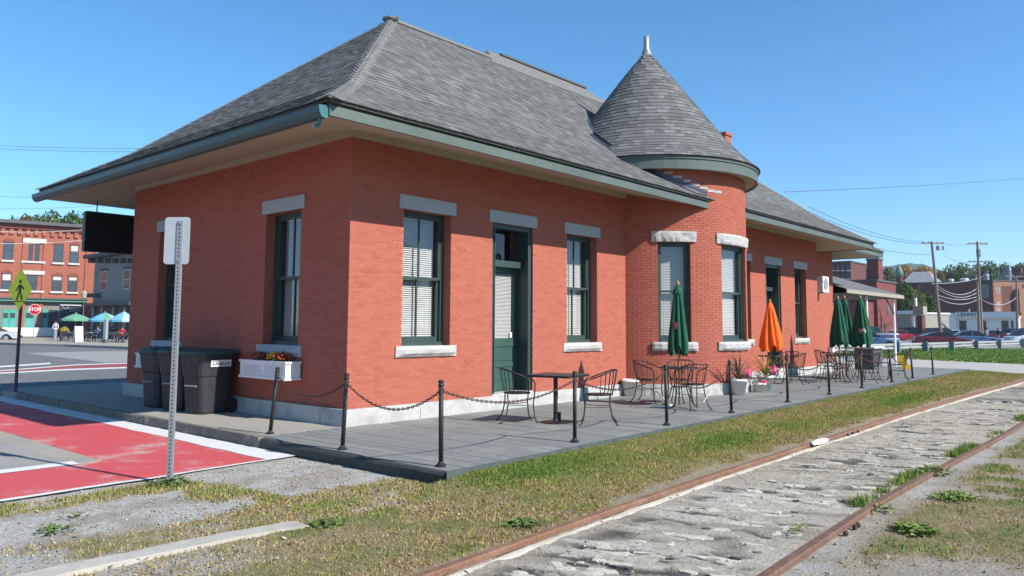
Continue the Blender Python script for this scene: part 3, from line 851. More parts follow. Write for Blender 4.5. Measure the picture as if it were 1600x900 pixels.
xs = np.concatenate([-np.geomspace(14, 900, 26)[::-1], np.arange(-12, 9, .055), np.arange(9, 30, .16), np.geomspace(30.2, 2200, 60)])
ys = np.concatenate([-np.geomspace(13, 900, 26)[::-1], np.arange(-12, -.3, .055), np.arange(-.3, 16, .5), np.geomspace(16.3, 2200, 50)])
GX, GY = np.meshgrid(xs, ys, indexing='ij')
r1 = rail_y1(GX); r2 = rail_y2(GX)
n1 = fbm(GX, GY, .9, 4); n2 = fbm(GX + 40, GY + 9, 3.1, 4); n3 = fbm(GX + 7, GY + 31, 9.0, 3)
def seg_mask(x, y, pts, w, soft=.12):
    """soft band round a polyline"""
    best = np.full(np.shape(x), 1e9)
    for (a, b) in zip(pts[:-1], pts[1:]):
        ax, ay = a; bx, by = b; dx, dy = bx - ax, by - ay; L2 = dx * dx + dy * dy
        t = np.clip(((x - ax) * dx + (y - ay) * dy) / L2, 0, 1)
        best = np.minimum(best, np.hypot(x - ax - t * dx, y - ay - t * dy))
    return 1 - sstep(w - soft, w + soft, best)
def grass_fn(x, y, n1, n2):
    """how much grows here (0..1) and how green it is (0..1)"""
    r1 = rail_y1(x); r2 = rail_y2(x); de = deck_edge(x)
    g = np.zeros(np.shape(x)); green = np.zeros(np.shape(x))
    # strip between deck and first rail
    strip = sstep(0, .12, r1 * -1 + y - .10 - .25 * n2) * sstep(0, .04, de - y) * sstep(-1.9, -1.3, x - .5 * (n2 - .5))
    g = np.maximum(g, strip * (1 - .55 * sstep(.55, .0, y - r1 - .1) * sstep(.35, .6, n2)))
    lush = np.exp(-(((x + .35) / 1.15) ** 2 + ((y + 4.0) / .36) ** 2)) + .6 * np.exp(-(((x - 3.4) / 2.2) ** 2 + ((y + 4.45) / .30) ** 2)) + .55 * np.exp(-(((x - 13) / 6) ** 2 + ((y + 4.6) / .5) ** 2))
    green = np.maximum(green, strip * np.clip((lush * .75 + .20 + .9 * (n1 - .5) + .6 * (n2 - .5)) * sstep(.05, .8, y - r1), 0, 1))
    # dry patch in the foreground, left of the deck
    fore = sstep(0, .25, -2.95 - y - .5 * (n2 - .5) + .12 * np.sin(x * 2)) * sstep(0, .2, y - r1 - .06) * sstep(-8.5, -2.4, x) * (x < -1.0)
    fore = fore * sstep(.32, .66, n1 * .5 + n2 * .5 + .16 * sstep(-4.6, -3.2, x) + .06 * sstep(-3.0, -4.6, y))
    g = np.maximum(g, fore * .85); green = np.maximum(green, fore * np.clip(.10 + 1.7 * (n2 - .50) + .2 * (n1 - .4), 0, .75))
    band = seg_mask(x, y, [(-6.2, -1.5), (-4.86, -1.62), (-4.08, -1.66), (-3.35, -1.62), (-3.2, -2.2), (-3.1, -2.9)], .14 + .22 * n2, .10) * sstep(.3, .5, n2)
    g = np.maximum(g, band * .55); green = np.maximum(green, band * (.15 + .6 * (n2 - .4)))
    # outside the second rail
    out = sstep(0, .2, r2 - y - .18) * sstep(.34, .60, n1 * .45 + n2 * .55 + .05 * sstep(-7.2, -9, y)) * sstep(-2.6, -.6, x)
    g = np.maximum(g, out * .75); green = np.maximum(green, out * np.clip(.12 + 2.6 * (n2 - .50), 0, .8))
    # weeds along the second rail
    w2 = np.exp(-((y - r2 - .13) / .10) ** 2) * sstep(.52, .66, fbm(x, y * 0 + 3.3, 1.3, 3)) * sstep(-1.2, 0, x) * (x < 12)
    g = np.maximum(g, w2); green = np.maximum(green, w2 * .9)
    # lawn beyond the crossing road
    lawn = sstep(37, 37.8, x - .4 * y + 1.2 * (n1 - .5)) * (x < 66 + 20 * (y < 6)) * (y > -14) * (y < 9)
    g = np.maximum(g, lawn); green = np.maximum(green, lawn * np.clip(.7 + .5 * sstep(42, 46, x) + .5 * (n1 - .5), 0, 1))
    far = sstep(-9.5, -11, y) * .7
    g = np.maximum(g, far * sstep(.35, .55, n1)); green = np.maximum(green, far * .45)
    # nothing grows on the crossing road
    g = g * (1 - sstep(27.2, 27.7, x - .35 * (y + 3)) * (1 - sstep(36.6, 37.4, x - .4 * y)))
    return np.clip(g, 0, 1), np.clip(green, 0, 1)
G, GR = grass_fn(GX, GY, n1, n2)
bed = sstep(-.02, .05, r1 - GY - .04) * sstep(-.02, .05, GY - r2 - .04) * (GX < 27)
# broken asphalt between the rails: streaks run across the track
sx = (GX * .94 + GY * .33); sy = (GY * .94 - GX * .33)
crack = np.abs(fbm(sx * 3.2, sy * .9, 1.0, 4) - .5) * 2
crack = (1 - sstep(.02, .16, crack)) * sstep(.38, .55, fbm(GX + 3, GY, 1.4, 3)) * bed * sstep(.1, .35, r1 - GY)
Z = np.full(GX.shape, -.15)
Z += .03 * (n1 - .5) * sstep(60, 30, np.abs(GX)) + .012 * (n3 - .5) * (np.abs(GX) < 30)
Z += .035 * G * (n2 - .3) * (np.abs(GX) < 30)
Z = np.where(bed > 0, Z * (1 - bed) + bed * (-.165 + .03 * (n2 - .5) + .02 * (n3 - .5) - .045 * crack), Z)
# keep clear of the paving sheets
paved = ((GX > -30) & (GX < -1.3) & (GY > -1.2) & (GY < 14)) | (GY > 8.5) | ((GX > 26) & (GX < 38) & (GY > -30)) | (GX > 55) | ((GX < 40) & (GX > -1.3) & (GY > -3.5))
def zlift(x, y):
    r1_ = rail_y1(x); de_ = deck_edge(x); return .088 * sstep(.1, .95, (y - r1_) / (de_ - r1_)) * (y < de_ + .03) * sstep(-2.0, -1.0, x) * (x < 26.2)
Z = Z + zlift(GX, GY)
Z = np.where(paved, np.minimum(Z, -.1425), Z)
Z = np.where((bed > .5) & (GX < 13), -.20, Z)
drive = sstep(-.05, .1, GY + 3.0 + .15 * (n2 - .5)) * (GX < -1.2) * (GX > -30) * (1 - sstep(-1.25, -.9, GY))
dirt = np.clip(1 - G, 0, 1)
c_gravel = np.array([.49, .475, .44]); c_dirt = np.array([.43, .385, .305]); c_dry = np.array([.33, .25, .13]); c_green = np.array([.17, .20, .05]); c_bed = np.array([.40, .37, .305]); c_dark = np.array([.06, .056, .052]); c_white = np.array([.48, .455, .40])
def mixc(a, b, t): return a * (1 - t[..., None]) + b * t[..., None]
base = mixc(np.broadcast_to(c_gravel, GX.shape + (3,)), np.broadcast_to(c_dirt, GX.shape + (3,)), sstep(.35, .6, n1))
base = mixc(base, np.broadcast_to(c_gravel * 1.05, base.shape), drive)
base = mixc(base, np.broadcast_to(np.array([.33, .28, .20]), base.shape), sstep(.5, .66, n2) * .55 * (GY < -1.2))
base = mixc(base, np.broadcast_to(np.array([.34, .28, .19]), base.shape), sstep(0, .3, r2 - GY - .1) * .6 * (GX < 26))
bedc = mixc(np.broadcast_to(c_bed, base.shape), np.broadcast_to(c_white, base.shape), sstep(.52, .68, fbm(sx * 1.6 + 9, sy * .7, 1.0, 4)))
bedc = mixc(bedc, np.broadcast_to(c_dark * 3, base.shape), sstep(.55, .7, fbm(sx * 2.2 + 2, sy * .6 + 7, 1.0, 4)) * .7)
bedc = mixc(bedc, np.broadcast_to(c_dark, base.shape), crack)
base = mixc(base, bedc, bed)
gcol = mixc(np.broadcast_to(c_dry, base.shape), np.broadcast_to(c_green, base.shape), GR)
near1 = np.exp(-((GY - r1 - .2) / .35) ** 2) * (GY > r1) * (GX < 26)
base = mixc(base, np.broadcast_to(np.array([.36, .30, .20]), base.shape), np.clip(near1 * 1.1, 0, .85))
base = mixc(base, gcol * .9, np.clip(G * .95, 0, 1))
base = base * (.88 + .24 * n3[..., None])
nx_, ny_ = GX.shape
idx = np.arange(nx_ * ny_).reshape(nx_, ny_)
quads = np.stack([idx[:-1, :-1], idx[1:, :-1], idx[1:, 1:], idx[:-1, 1:]], -1).reshape(-1, 4)
def np_mesh(name, verts, faces, k, cols=None, smooth=False):
    me = bpy.data.meshes.new(name)
    me.vertices.add(len(verts)); me.vertices.foreach_set('co', np.asarray(verts, np.float32).ravel())
    me.loops.add(len(faces) * k); me.loops.foreach_set('vertex_index', np.asarray(faces, np.int32).ravel())
    me.polygons.add(len(faces)); me.polygons.foreach_set('loop_start', np.arange(0, len(faces) * k, k, dtype=np.int32))
    if smooth: me.polygons.foreach_set('use_smooth', np.ones(len(faces), bool))
    if cols is not None:
        ca = me.color_attributes.new('col', 'FLOAT_COLOR', 'POINT')
        ca.data.foreach_set('color', np.concatenate([cols, np.ones((len(cols), 1))], 1).astype(np.float32).ravel())
    me.update(); me.validate()
    return me
gme = np_mesh('ground', np.stack([GX, GY, Z], -1).reshape(-1, 3), quads, 4, base.reshape(-1, 3), True)
t = NT('ground_soil'); a_ = t.n('ShaderNodeAttribute', attribute_name='col'); p_ = t.pos()
f1 = t.noise(p_, 38, 5, .7); f2 = t.noise(p_, 160, 3, .7); f3 = t.noise(p_, 6, 5, .6)
c_ = t.mix(1.0, a_.outputs['Color'], t.ramp(f1, [(.3, (.62, .61, .6)), (.68, (1.2, 1.2, 1.2))]), 'MULTIPLY')
c_ = t.mix(.7, c_, t.ramp(f2, [(.32, (.5, .5, .5)), (.62, (1.15, 1.15, 1.15))]), 'MULTIPLY')
c_ = t.mix(.5, c_, t.ramp(f3, [(.3, (.75, .74, .72)), (.7, (1.1, 1.1, 1.1))]), 'MULTIPLY')
t.color(c_); t.set(.95, .1)
bh = t.math('ADD', t.math('MULTIPLY', f1, 1.0), t.math('MULTIPLY', f2, .5)); t.bump(bh, .9, .02)
gme.materials.append(t.m)
tag(link('ground', gme), kind='structure')

def wob(poly, amp, step=.18):
    """hand-laid edges: subdivide and let them wander a little"""
    out = []
    for i, a in enumerate(poly):
        b = poly[(i + 1) % len(poly)]; L = math.hypot(b[0] - a[0], b[1] - a[1]); n = max(1, min(60, int(L / step)))
        for k in range(n):
            f = k / n; x = a[0] + (b[0] - a[0]) * f; y = a[1] + (b[1] - a[1]) * f
            out.append((x + amp * 2 * (float(fbm(x * 2.1 + 5, y * 2.1, 1, 3)) - .5), y + amp * 2 * (float(fbm(x * 2.1, y * 2.1 + 9, 1, 3)) - .5)))
    return out
def sheet(name, poly, z, mat, kind='structure', thick=0.0, label=None, amp=0.0):
    mb = MB()
    if amp: poly = wob(poly, amp)
    if thick: mb.prism(poly, z - thick, z)
    else: mb.add([(p[0], p[1], z) for p in poly], [tuple(range(len(poly)))])
    return tag(mb.build(name, mat), label, kind=kind)
def pave(name, col, scale=30, var=.18, stain=None, bump=.5, rough=.9, ss=.6):
    t = NT(name); p = t.pos(); f = t.noise(p, scale, 5, .7); g = t.noise(p, 150, 3, .7); s_ = t.noise(p, ss, 6, .65)
    c = t.ramp(f, [(.25, tuple(x * (1 - var) for x in col)), (.75, tuple(x * (1 + var) for x in col))])
    c = t.mix(.6, c, t.ramp(g, [(.3, (.68, .68, .68)), (.65, (1.1, 1.1, 1.1))]), 'MULTIPLY')
    k = t.n('ShaderNodeMapRange'); k.inputs[1].default_value = .48; k.inputs[2].default_value = .68; t.l(s_, k.inputs[0])
    c = t.mix(t.math('MULTIPLY', k.outputs[0], .7), c, stain or tuple(x * .7 for x in col))
    t.color(c); t.set(rough, .2); t.bump(t.math('ADD', f, g), bump, .006); return t.m
def paint(name, col, under, wear=.5, ss=3.0):
    """road paint worn through to the asphalt"""
    t = NT(name); p = t.pos(); a = t.noise(p, ss, 7, .75); b = t.noise(p, 60, 4, .7)
    k = t.n('ShaderNodeMapRange'); k.inputs[1].default_value = wear; k.inputs[2].default_value = wear + .12
    t.l(t.math('ADD', t.math('MULTIPLY', a, .75), t.math('MULTIPLY', b, .25)), k.inputs[0])
    c = t.mix(k.outputs[0], t.ramp(b, [(.3, tuple(x * .85 for x in col)), (.7, col)]), under)
    t.color(c); t.set(.8, .25); t.bump(b, .4, .004); return t.m
m_asph = pave('asphalt_road', (.15, .153, .157), 22, .2, (.18, .18, .175))
m_asph_old = pave('old_light_asphalt', (.30, .295, .285), 30, .2, (.24, .235, .22))
m_conc = pave('concrete_walk', (.33, .31, .27), 14, .12, (.26, .245, .21), .25)
m_kerb = pave('kerb_stone', (.20, .185, .155), 12, .35, (.12, .11, .09), .8)
m_red = paint('red_lane_paint', (.54, .085, .095), (.47, .39, .355), .52, 1.3)
m_wpaint = paint('white_road_paint', (.66, .66, .65), (.40, .385, .37), .56, 4)
m_redfar = paint('faded_red_lane_paint', (.30, .08, .08), (.24, .17, .16), .6, 1.2)
sheet('road', [(-60, 7.5), (-60, 90), (70, 70), (70, 11.4), (-1.4, 11.4), (-1.4, 7.5)], -.140, m_asph)
sheet('side_road', [(-60, -.9), (-60, 7.5), (-1.35, 7.5), (-1.35, -.95)], -.1395, m_asph_old)
# lane paint
def strip(pts_l, pts_r): return pts_l + pts_r[::-1]
lane = [(-1.86, 16), (-1.86, 4), (-1.9, -.98), (-3.3, -1.08), (-4.3, -1.12), (-6.5, -1.2), (-6.5, .28), (-3.3, .34), (-3.28, 5), (-3.25, 16)]
sheet('red_lane', lane, -.134, m_red, amp=.05)
sheet('lane_edge_line', [(-1.47, 16), (-1.47, 4), (-1.45, -.86), (-1.88, -.97), (-1.86, 4), (-1.86, 16)], -.1335, m_wpaint, amp=.045)
sheet('lane_end_line', [(-1.45, -.86), (-1.4, -1.0), (-3.4, -1.16), (-4.4, -1.21), (-6.5, -1.30), (-6.5, -1.2), (-4.3, -1.12), (-3.3, -1.08), (-1.9, -.98)], -.1332, m_wpaint, amp=.045)
sheet('gutter_slab', [(-3.29, 12), (-3.29, .36), (-3.62, .34), (-3.62, 12)], -.1285, m_conc, thick=.02)
sheet('apron', [(-3.62, 12), (-3.62, .52), (-20, .40), (-20, 12)], -.1295, m_asph_old)
sheet('apron_line', [(-3.55, .56), (-3.55, .30), (-6.5, .20), (-6.5, .46)], -.1275, m_wpaint, amp=.05)
# street markings in the distance
def gl(*pp): return [tuple(gp(x, y, -.13)[:2]) for x, y in pp]
sheet('centre_line', gl((-60, 575.5), (78, 566.5), (80, 568.5), (-60, 578)), -.135, m_wpaint)
sheet('far_lane_red', gl((-60, 584), (20, 578), (120, 570.2), (260, 565.5), (260, 571.5), (100, 577), (-60, 585.5)), -.136, m_redfar)
sheet('far_lane_line', gl((-60, 585), (100, 576.5), (260, 571), (260, 573), (100, 578.5), (-60, 587)), -.1345, m_wpaint)
sheet('far_lane_line', gl((-60, 582.5), (20, 577), (120, 569.2), (260, 564.5), (260, 565.6), (120, 570.5), (20, 578.3), (-60, 583.5)), -.1340, m_wpaint)
sheet('pale_road_patch', gl((40, 551.5), (120, 549), (260, 547.5), (260, 564), (165, 566.3), (120, 561)), -.137, m_asph_old)
# pavement beside the building
swp = [(-1.45, -.02), (-1.47, 4), (-1.42, 7.7), (-1.5, 10.6), (-.9, 11.3), (40, 11.3), (40, 7.6), (-.0, 7.6), (0, -.02)]
sheet('pavement', swp, 0.0, m_conc, thick=.2)
kb = tag(link('kerb', None), kind='structure')
yk = -.1
for L in (1.6, 1.9, 1.7, 2.1, 1.8, 1.9):
    mb = MB(); rough_block(mb, (-1.38, yk + L - .012, -.2), (0, -1, 0), (-1, 0, 0), L - .012, .203, .10, 16, 3, .02); mb.build('kerb_stone', m_kerb, kb); yk += L
# crossing road and parking lot
sheet('crossing_road', [(27.2, -2.6), (25.6, -8.5), (23, -40), (31, -40), (34.2, -6.5), (36.6, -1.0), (41, 9), (47, 20), (26, 20), (26.2, 0.5), (26.4, -2.5)], -.135, pave('crossing_concrete', (.42, .405, .37), 18, .12, (.34, .325, .29), .3))
sheet('parking_lot', [(49, 7.5), (66, 4.2), (150, -26), (230, -10), (230, 120), (45, 120), (42, 12)], -.138, pave('parking_asphalt', (.30, .29, .265), 6, .15, (.36, .345, .31), .3))

# ------------------------------------------------------------------ deck
deck = empty('timber_deck', (0, 0, 0), 0, 'grey weathered board deck along the brick front', 'deck')
m_deck = None
t = NT('weathered_deck_paint'); p = t.pos(); oi = t.n('ShaderNodeObjectInfo')
g1 = t.noise(t.scaled(p, 9, .9, 1), 4, 5, .7); g2 = t.noise(p, 1.1, 6, .65); g3 = t.noise(t.scaled(p, 40, 3, 10), 3, 4, .7)
c = t.ramp(g1, [(.25, (.14, .152, .147)), (.75, (.235, .248, .24))])
c = t.mix(t.math('MULTIPLY', oi.outputs['Random'], .30), c, (.27, .28, .27))
k = t.n('ShaderNodeMapRange'); k.inputs[1].default_value = .50; k.inputs[2].default_value = .68; t.l(g2, k.inputs[0])
c = t.mix(t.math('MULTIPLY', k.outputs[0], .65), c, (.31, .31, .28))
c = t.mix(.5, c, t.ramp(g3, [(.3, (.65, .65, .65)), (.65, (1.1, 1.1, 1.1))]), 'MULTIPLY')
t.color(c); t.set(.75, .25); t.bump(g3, .4, .004); m_deck = t.m
x = -1.40; nb = 0
while x < 26.0:
    w_ = 0.142
    y0 = deck_edge(x) + random.uniform(-.012, .012)
    mb = MB(); zt = random.uniform(-.004, .002)
    zc = lambda f: 0.0
    vs = []
    for k_, yy in enumerate((y0, y0 * .66, y0 * .33, -.02)):
        dz = zt + random.uniform(-.002, .002) - (.006 if k_ == 0 else 0)
        vs += [(x, yy, -.035), (x, yy, dz - .003), (x + .004, yy, dz), (x + w_ - .010, yy, dz), (x + w_ - .006, yy, dz - .003), (x + w_ - .006, yy, -.035)]
    fs = [(6 * i + j, 6 * i + j + 1, 6 * i + 7 + j, 6 * i + 6 + j) for i in range(3) for j in range(5)] + [(0, 5, 4, 3, 2, 1), (18, 19, 20, 21, 22, 23)]
    mb.add(vs, fs); mb.build('deck_board', m_deck, deck)
    x += w_; nb += 1
# edge boards, a little wavy
m_edge = simple('deck_edge_paint', (.050, .06, .058), .7, .3, 7, .4, 40, world_pos=True)
m_edge2 = simple('deck_front_board', (.075, .095, .088), .7, .3, 5, .4, 40, world_pos=True)
mb = MB(); n_ = 40; vs = []; 
for i in range(n_ + 1):
    y = -.02 - 3.64 * i / n_; wob = .03 * float(fbm(i * .21, 2.2, 1, 3) - .5); dip = .035 * float(fbm(i * .17, 8.1, 1, 3)) 
    vs += [(-1.46 + wob, y, -.2), (-1.475 + wob, y, -.03 - dip), (-1.45 + wob, y, -.008 - dip * .4), (-1.395, y, -.006)]
mb.add(vs, [(4 * i + j, 4 * i + j + 1, 4 * i + 5 + j, 4 * i + 4 + j) for i in range(n_) for j in range(3)]); mb.build('edge_board', m_edge, deck)
x = -1.44
while x < 26:
    L = min(2.4, 26 - x); mb = MB(); a = deck_edge(x) - .03; b = deck_edge(x + L) - .03; tz = random.uniform(-.012, -.004)
    mb.add([(x + .004, a, -.22), (x + L - .004, b, -.22), (x + L - .004, b, tz), (x + .004, a, tz), (x + .004, a + .035, -.22), (x + L - .004, b + .035, -.22), (x + L - .004, b + .035, tz), (x + .004, a + .035, tz)],
           [(0, 1, 2, 3), (3, 2, 6, 7), (0, 3, 7, 4), (1, 5, 6, 2)]); mb.build('front_board', m_edge2, deck); x += L
mb = MB(); mb.box(25.95, 26.0, -3.05, -.1, -.2, -.002); mb.build('end_board', m_edge, deck)
mb = MB(); mb.box(-1.36, 25.9, -3.0, -.1, -.13, -.037); mb.build('joists', m_edge, deck)

# ------------------------------------------------------------------ railway
m_rail = simple('rusty_rail', (.20, .105, .068), .85, .3, 16, .5, 60, stain=(.26, .16, .11), stain_scale=3, world_pos=True)
def rail(fn, label):
    xs_ = np.concatenate([np.arange(-14, 12, .5), np.arange(12, 60, 2.0), np.arange(60, 200, 10)])
    pr = [(-.075, -.30), (-.075, -.285), (-.012, -.27), (-.012, -.155), (-.037, -.145), (-.037, -.112), (-.030, -.102), (.030, -.102), (.037, -.112), (.037, -.145), (.012, -.155), (.012, -.27), (.075, -.285), (.075, -.30)]
    vs = []
    for x in xs_:
        y = float(fn(x)); vs += [(x, y + a, z - (.03 * float(sstep(24, 27, x)))) for a, z in pr]
    n_ = len(pr); mb = MB(); mb.add(vs, [(i * n_ + j, i * n_ + j + 1, (i + 1) * n_ + j + 1, (i + 1) * n_ + j) for i in range(len(xs_) - 1) for j in range(n_ - 1)])
    return tag(mb.build('rail', m_rail), label, 'rail', 'rails of the old track')
ra_ = rail(rail_y1, 'rusty rail at the edge of the grass strip')
m_rail = simple('dark_rusty_rail', (.15, .085, .062), .8, .3, 16, .5, 60, stain=(.20, .12, .085), stain_scale=3, world_pos=True)
rb_ = rail(rail_y2, 'rusty rail farther from the station deck, outer of the two')
m_frag_dark = simple('dark_rust', (.06, .04, .034), .9, .3, 20)
for ro_, fn, lst, sd in ((ra_, rail_y1, (5.3, 5.55, 5.81), -1), (rb_, rail_y2, (-.62, -.35, -.26), -1)):
    for x in lst:
        y = float(fn(x)); mb = MB(); mb.blob((x, y + sd * .085, -.128), (.030, .022, .022), 7, 5, .2); mb.build('rail_bolt', m_frag_dark, ro_)
# kerb-like concrete strip inside the first rail
cs_ = tag(link('rail_strip', None), kind='structure')
m_strip = simple('pale_strip_concrete', (.47, .425, .345), .9, .2, 10, .5, 50, stain=(.36, .32, .25), stain_scale=2.5, world_pos=True)
x = -8.0
while x < 22:
    L = random.uniform(1.2, 2.6); mb = MB()
    k_ = 14; vs = []
    for i in range(k_ + 1):
        xx = x + (L - .02) * i / k_; yy = float(rail_y1(xx)); wv = .035 * float(fbm(xx * 3, 1, 1, 3)); zt = -.128 + .02 * float(fbm(xx * 2, 4, 1, 3) - .5)
        vs += [(xx, yy - .075, -.22), (xx, yy - .085, zt - .012), (xx, yy - .105 - wv * .6, zt - .02), (xx, yy - .15 - wv, -.20)]
    mb.add(vs, [(4 * i + j, 4 * i + j + 1, 4 * i + 5 + j, 4 * i + 4 + j) for i in range(k_) for j in range(3)]); mb.build('concrete_piece', m_strip, cs_); x += L
# broken slabs of asphalt and timber lying across the track bed
bx_ = np.arange(-8, 13.2, .022); bv = np.linspace(0, 1, 74)
BX, BV = np.meshgrid(bx_, bv, indexing='ij'); BY = rail_y2(BX) + .03 + (rail_y1(BX) - rail_y2(BX) - .06) * BV
wob = .22 * (fbm(BX + 11, BY + 3, 2.2, 3) - .5)
sx = (BX * .94 + BY * .33) + wob; sy = (BY * .94 - BX * .33)
lens = fbm(sx * 7.5, sy * 2.2, 1.0, 5); gate = sstep(.36, .52, fbm(BX + 3, BY + 1, 1.3, 3)) * sstep(.03, .14, BV) * sstep(.03, .2, 1 - BV)
dk = sstep(.575, .625, lens) * gate
step_ = sstep(.44, .50, fbm(sx * 2.4 + 30, sy * .55, 1.0, 4)); wood = sstep(.60, .66, fbm(sx * 2.6 + 50, sy * .5, 1.0, 4)) * (1 - dk); wh = sstep(.55, .68, fbm(sx * 1.8 + 9, sy * .6 + 20, 1.0, 5)) * (1 - dk)
fine = fbm(BX, BY, 22, 3)
BZ = -.156 + .007 * step_ + .006 * (fbm(BX, BY, 9, 4) - .5) * 2 - .014 * dk + .005 * (fine - .5) - .004 * wood
bc = np.broadcast_to(np.array([.50, .455, .37]), BX.shape + (3,))
bc = mixc(bc, np.broadcast_to(np.array([.60, .565, .49]), bc.shape), wh * .8); bc = mixc(bc, np.broadcast_to(np.array([.36, .325, .265]), bc.shape), wood * .75); bc = mixc(bc, np.broadcast_to(np.array([.36, .29, .19]), bc.shape), sstep(.30, .0, 1 - BV) * .5 * sstep(.4, .6, fine))
bc = mixc(bc, np.broadcast_to(np.array([.13, .12, .105]), bc.shape), dk) * (.82 + .36 * fine[..., None])
a_, b_ = BX.shape; idb = np.arange(a_ * b_).reshape(a_, b_)
tme = np_mesh('track_bed', np.stack([BX, BY, BZ], -1).reshape(-1, 3), np.stack([idb[:-1, :-1], idb[1:, :-1], idb[1:, 1:], idb[:-1, 1:]], -1).reshape(-1, 4), 4, bc.reshape(-1, 3), True); tme.materials.append(gme.materials[0])
tb = tag(link('track_bed', tme), kind='structure')
m_frag = [simple('pale_broken_asphalt', (.47, .43, .355), .95, .25, 14, .7, 60, stain=(.55, .515, .44), stain_scale=5, world_pos=True),
          simple('grey_weathered_timber', (.24, .22, .185), .9, .3, 12, .6, 70, world_pos=True), simple('dark_asphalt_crumb', (.12, .11, .10), .95, .3, 20, .8, 60, world_pos=True)]
nf = 0
for i in range(420):
    x = -4.0 + 18 * random.random() ** 1.35; yy0 = float(rail_y2(x)) + .22; yy1 = float(rail_y1(x)) - .36
    y = random.uniform(yy0, yy1); kind = random.choices((0, 1, 2), (4.5, .5, 2.6))[0]
    Lg = random.uniform(.06, .34) if kind < 2 else random.uniform(.06, .2); Wd = random.uniform(.05, .17) if kind < 2 else random.uniform(.025, .07)
    an = math.radians(-71 + random.uniform(-9, 9)); m = 11; poly = []
    for q in range(m):
        tt = 2 * math.pi * q / m; rr = random.uniform(.55, 1.1)
        ax = math.copysign(abs(math.cos(tt)) ** .7, math.cos(tt)) * Lg / 2 * rr; ay = math.copysign(abs(math.sin(tt)) ** .8, math.sin(tt)) * Wd / 2 * rr
        poly.append((x + ax * math.cos(an) - ay * math.sin(an), y + ax * math.sin(an) + ay * math.cos(an)))
    if min(p[1] for p in poly) < float(rail_y2(x)) + .10 or max(p[1] for p in poly) > float(rail_y1(x)) - .22: continue
    zb = -.158
    zt = zb + (random.uniform(.004, .011) if kind < 2 else random.uniform(.005, .011)); mb = MB()
    n_ = len(poly); cx, cy = np.mean(poly, 0)
    vs = [(p[0], p[1], zb - .03) for p in poly] + [(p[0] * .97 + cx * .03, p[1] * .97 + cy * .03, zt + random.uniform(-.005, .003)) for p in poly] + [(cx, cy, zt + .004)]
    mb.add(vs, [(q, (q + 1) % n_, n_ + (q + 1) % n_, n_ + q) for q in range(n_)] + [(n_ + q, n_ + (q + 1) % n_, 2 * n_) for q in range(n_)])
    mb.build(('asphalt_fragment', 'timber_fragment', 'asphalt_crumb')[kind], m_frag[kind], tb); nf += 1
# spike heads and rail joints
# half-buried kerb in the dry grass at the front left
mb = MB(); pts = [(-6.5, -3.95), (-5.1, -3.87), (-4.48, -3.87), (-3.9, -3.89), (-3.45, -3.96), (-3.25, -4.0)]
vs = []
for i in range(41):
    s = i / 40 * 5; k_ = min(4, int(s)); f = s - k_; x = pts[k_][0] * (1 - f) + pts[k_ + 1][0] * f; y = pts[k_][1] * (1 - f) + pts[k_ + 1][1] * f
    w_ = .11 + .05 * float(fbm(i * .4, 3, 1, 3) - .5); z = -.118 + .012 * float(fbm(i * .3, 6, 1, 3) - .5) - .05 * float(sstep(34, 40, i))
    vs += [(x, y - w_, -.25), (x, y - w_ + .015, z), (x, y + w_ - .015, z + .004), (x, y + w_, -.25)]
mb.add(vs, [(4 * i + j, 4 * i + j + 1, 4 * i + 5 + j, 4 * i + 4 + j) for i in range(40) for j in range(3)])
tag(mb.build('buried_kerb', simple('old_kerb_concrete', (.40, .375, .33), .95, .2, 12, .6, 60, stain=(.29, .27, .23), stain_scale=3, world_pos=True)), kind='structure')

# ------------------------------------------------------------------ grass blades and gravel (uncountable)
def blades(region, count, hmin, hmax, seed, wid=.006):
    r = np.random.default_rng(seed); x0, x1, y0, y1 = region
    x = r.uniform(x0, x1, count); y = r.uniform(y0, y1, count)
    a1 = fbm(x, y, .9, 4); a2 = fbm(x + 40, y + 9, 3.1, 4)
    g, gr = grass_fn(x, y, a1, a2); keep = r.random(count) < g ** 1.3
    x, y, g, gr, a2 = x[keep], y[keep], g[keep], gr[keep], a2[keep]; m = len(x)
    h = (hmin + (hmax - hmin) * r.random(m) ** 1.6) * (.55 + .6 * gr); th = r.uniform(0, 2 * math.pi, m); ln = r.uniform(.15, 1.1, m) * h; ph = r.uniform(0, 2 * math.pi, m)
    w_ = wid * (.7 + .8 * r.random(m)) * (1 + .04 * np.hypot(x + 7, y + 9.6)); z = -.155 + zlift(x, y)
    b0 = np.stack([x - w_ * np.cos(th), y - w_ * np.sin(th), z], 1); b1 = np.stack([x + w_ * np.cos(th), y + w_ * np.sin(th), z], 1); tp = np.stack([x + ln * np.cos(ph), y + ln * np.sin(ph), z + .012 + h], 1)
    V = np.stack([b0, b1, tp], 1).reshape(-1, 3); F = np.arange(3 * m).reshape(-1, 3)
    pick = np.clip(gr + r.normal(0, .2, m), 0, 1)
    c = np.where((pick > .42)[:, None], np.array([.16, .245, .05]), np.where((pick > .16)[:, None], np.array([.31, .315, .075]), np.array([.46, .36, .18])))
    c = np.where(((pick < .16) & (r.random(m) < .3))[:, None], np.array([.30, .18, .09]), c)
    c = c * r.uniform(.7, 1.3, (m, 1)); return V, F, np.repeat(c, 3, 0)
parts_ = [blades((-8, 12, -6.2, -2.4), 380000, .014, .042, 1), blades((12, 27, -5.4, -3.0), 60000, .02, .045, 2, .012), blades((-2.6, 12, -10.5, -7.2), 120000, .016, .05, 3), blades((-6.6, -2.8, -3.2, -1.2), 40000, .02, .06, 4), blades((37, 64, -10, 8), 70000, .04, .12, 5, .04), blades((-1.2, 12, -7.4, -6.6), 26000, .03, .10, 6)]
V = []; F = []; Cc = []; o_ = 0
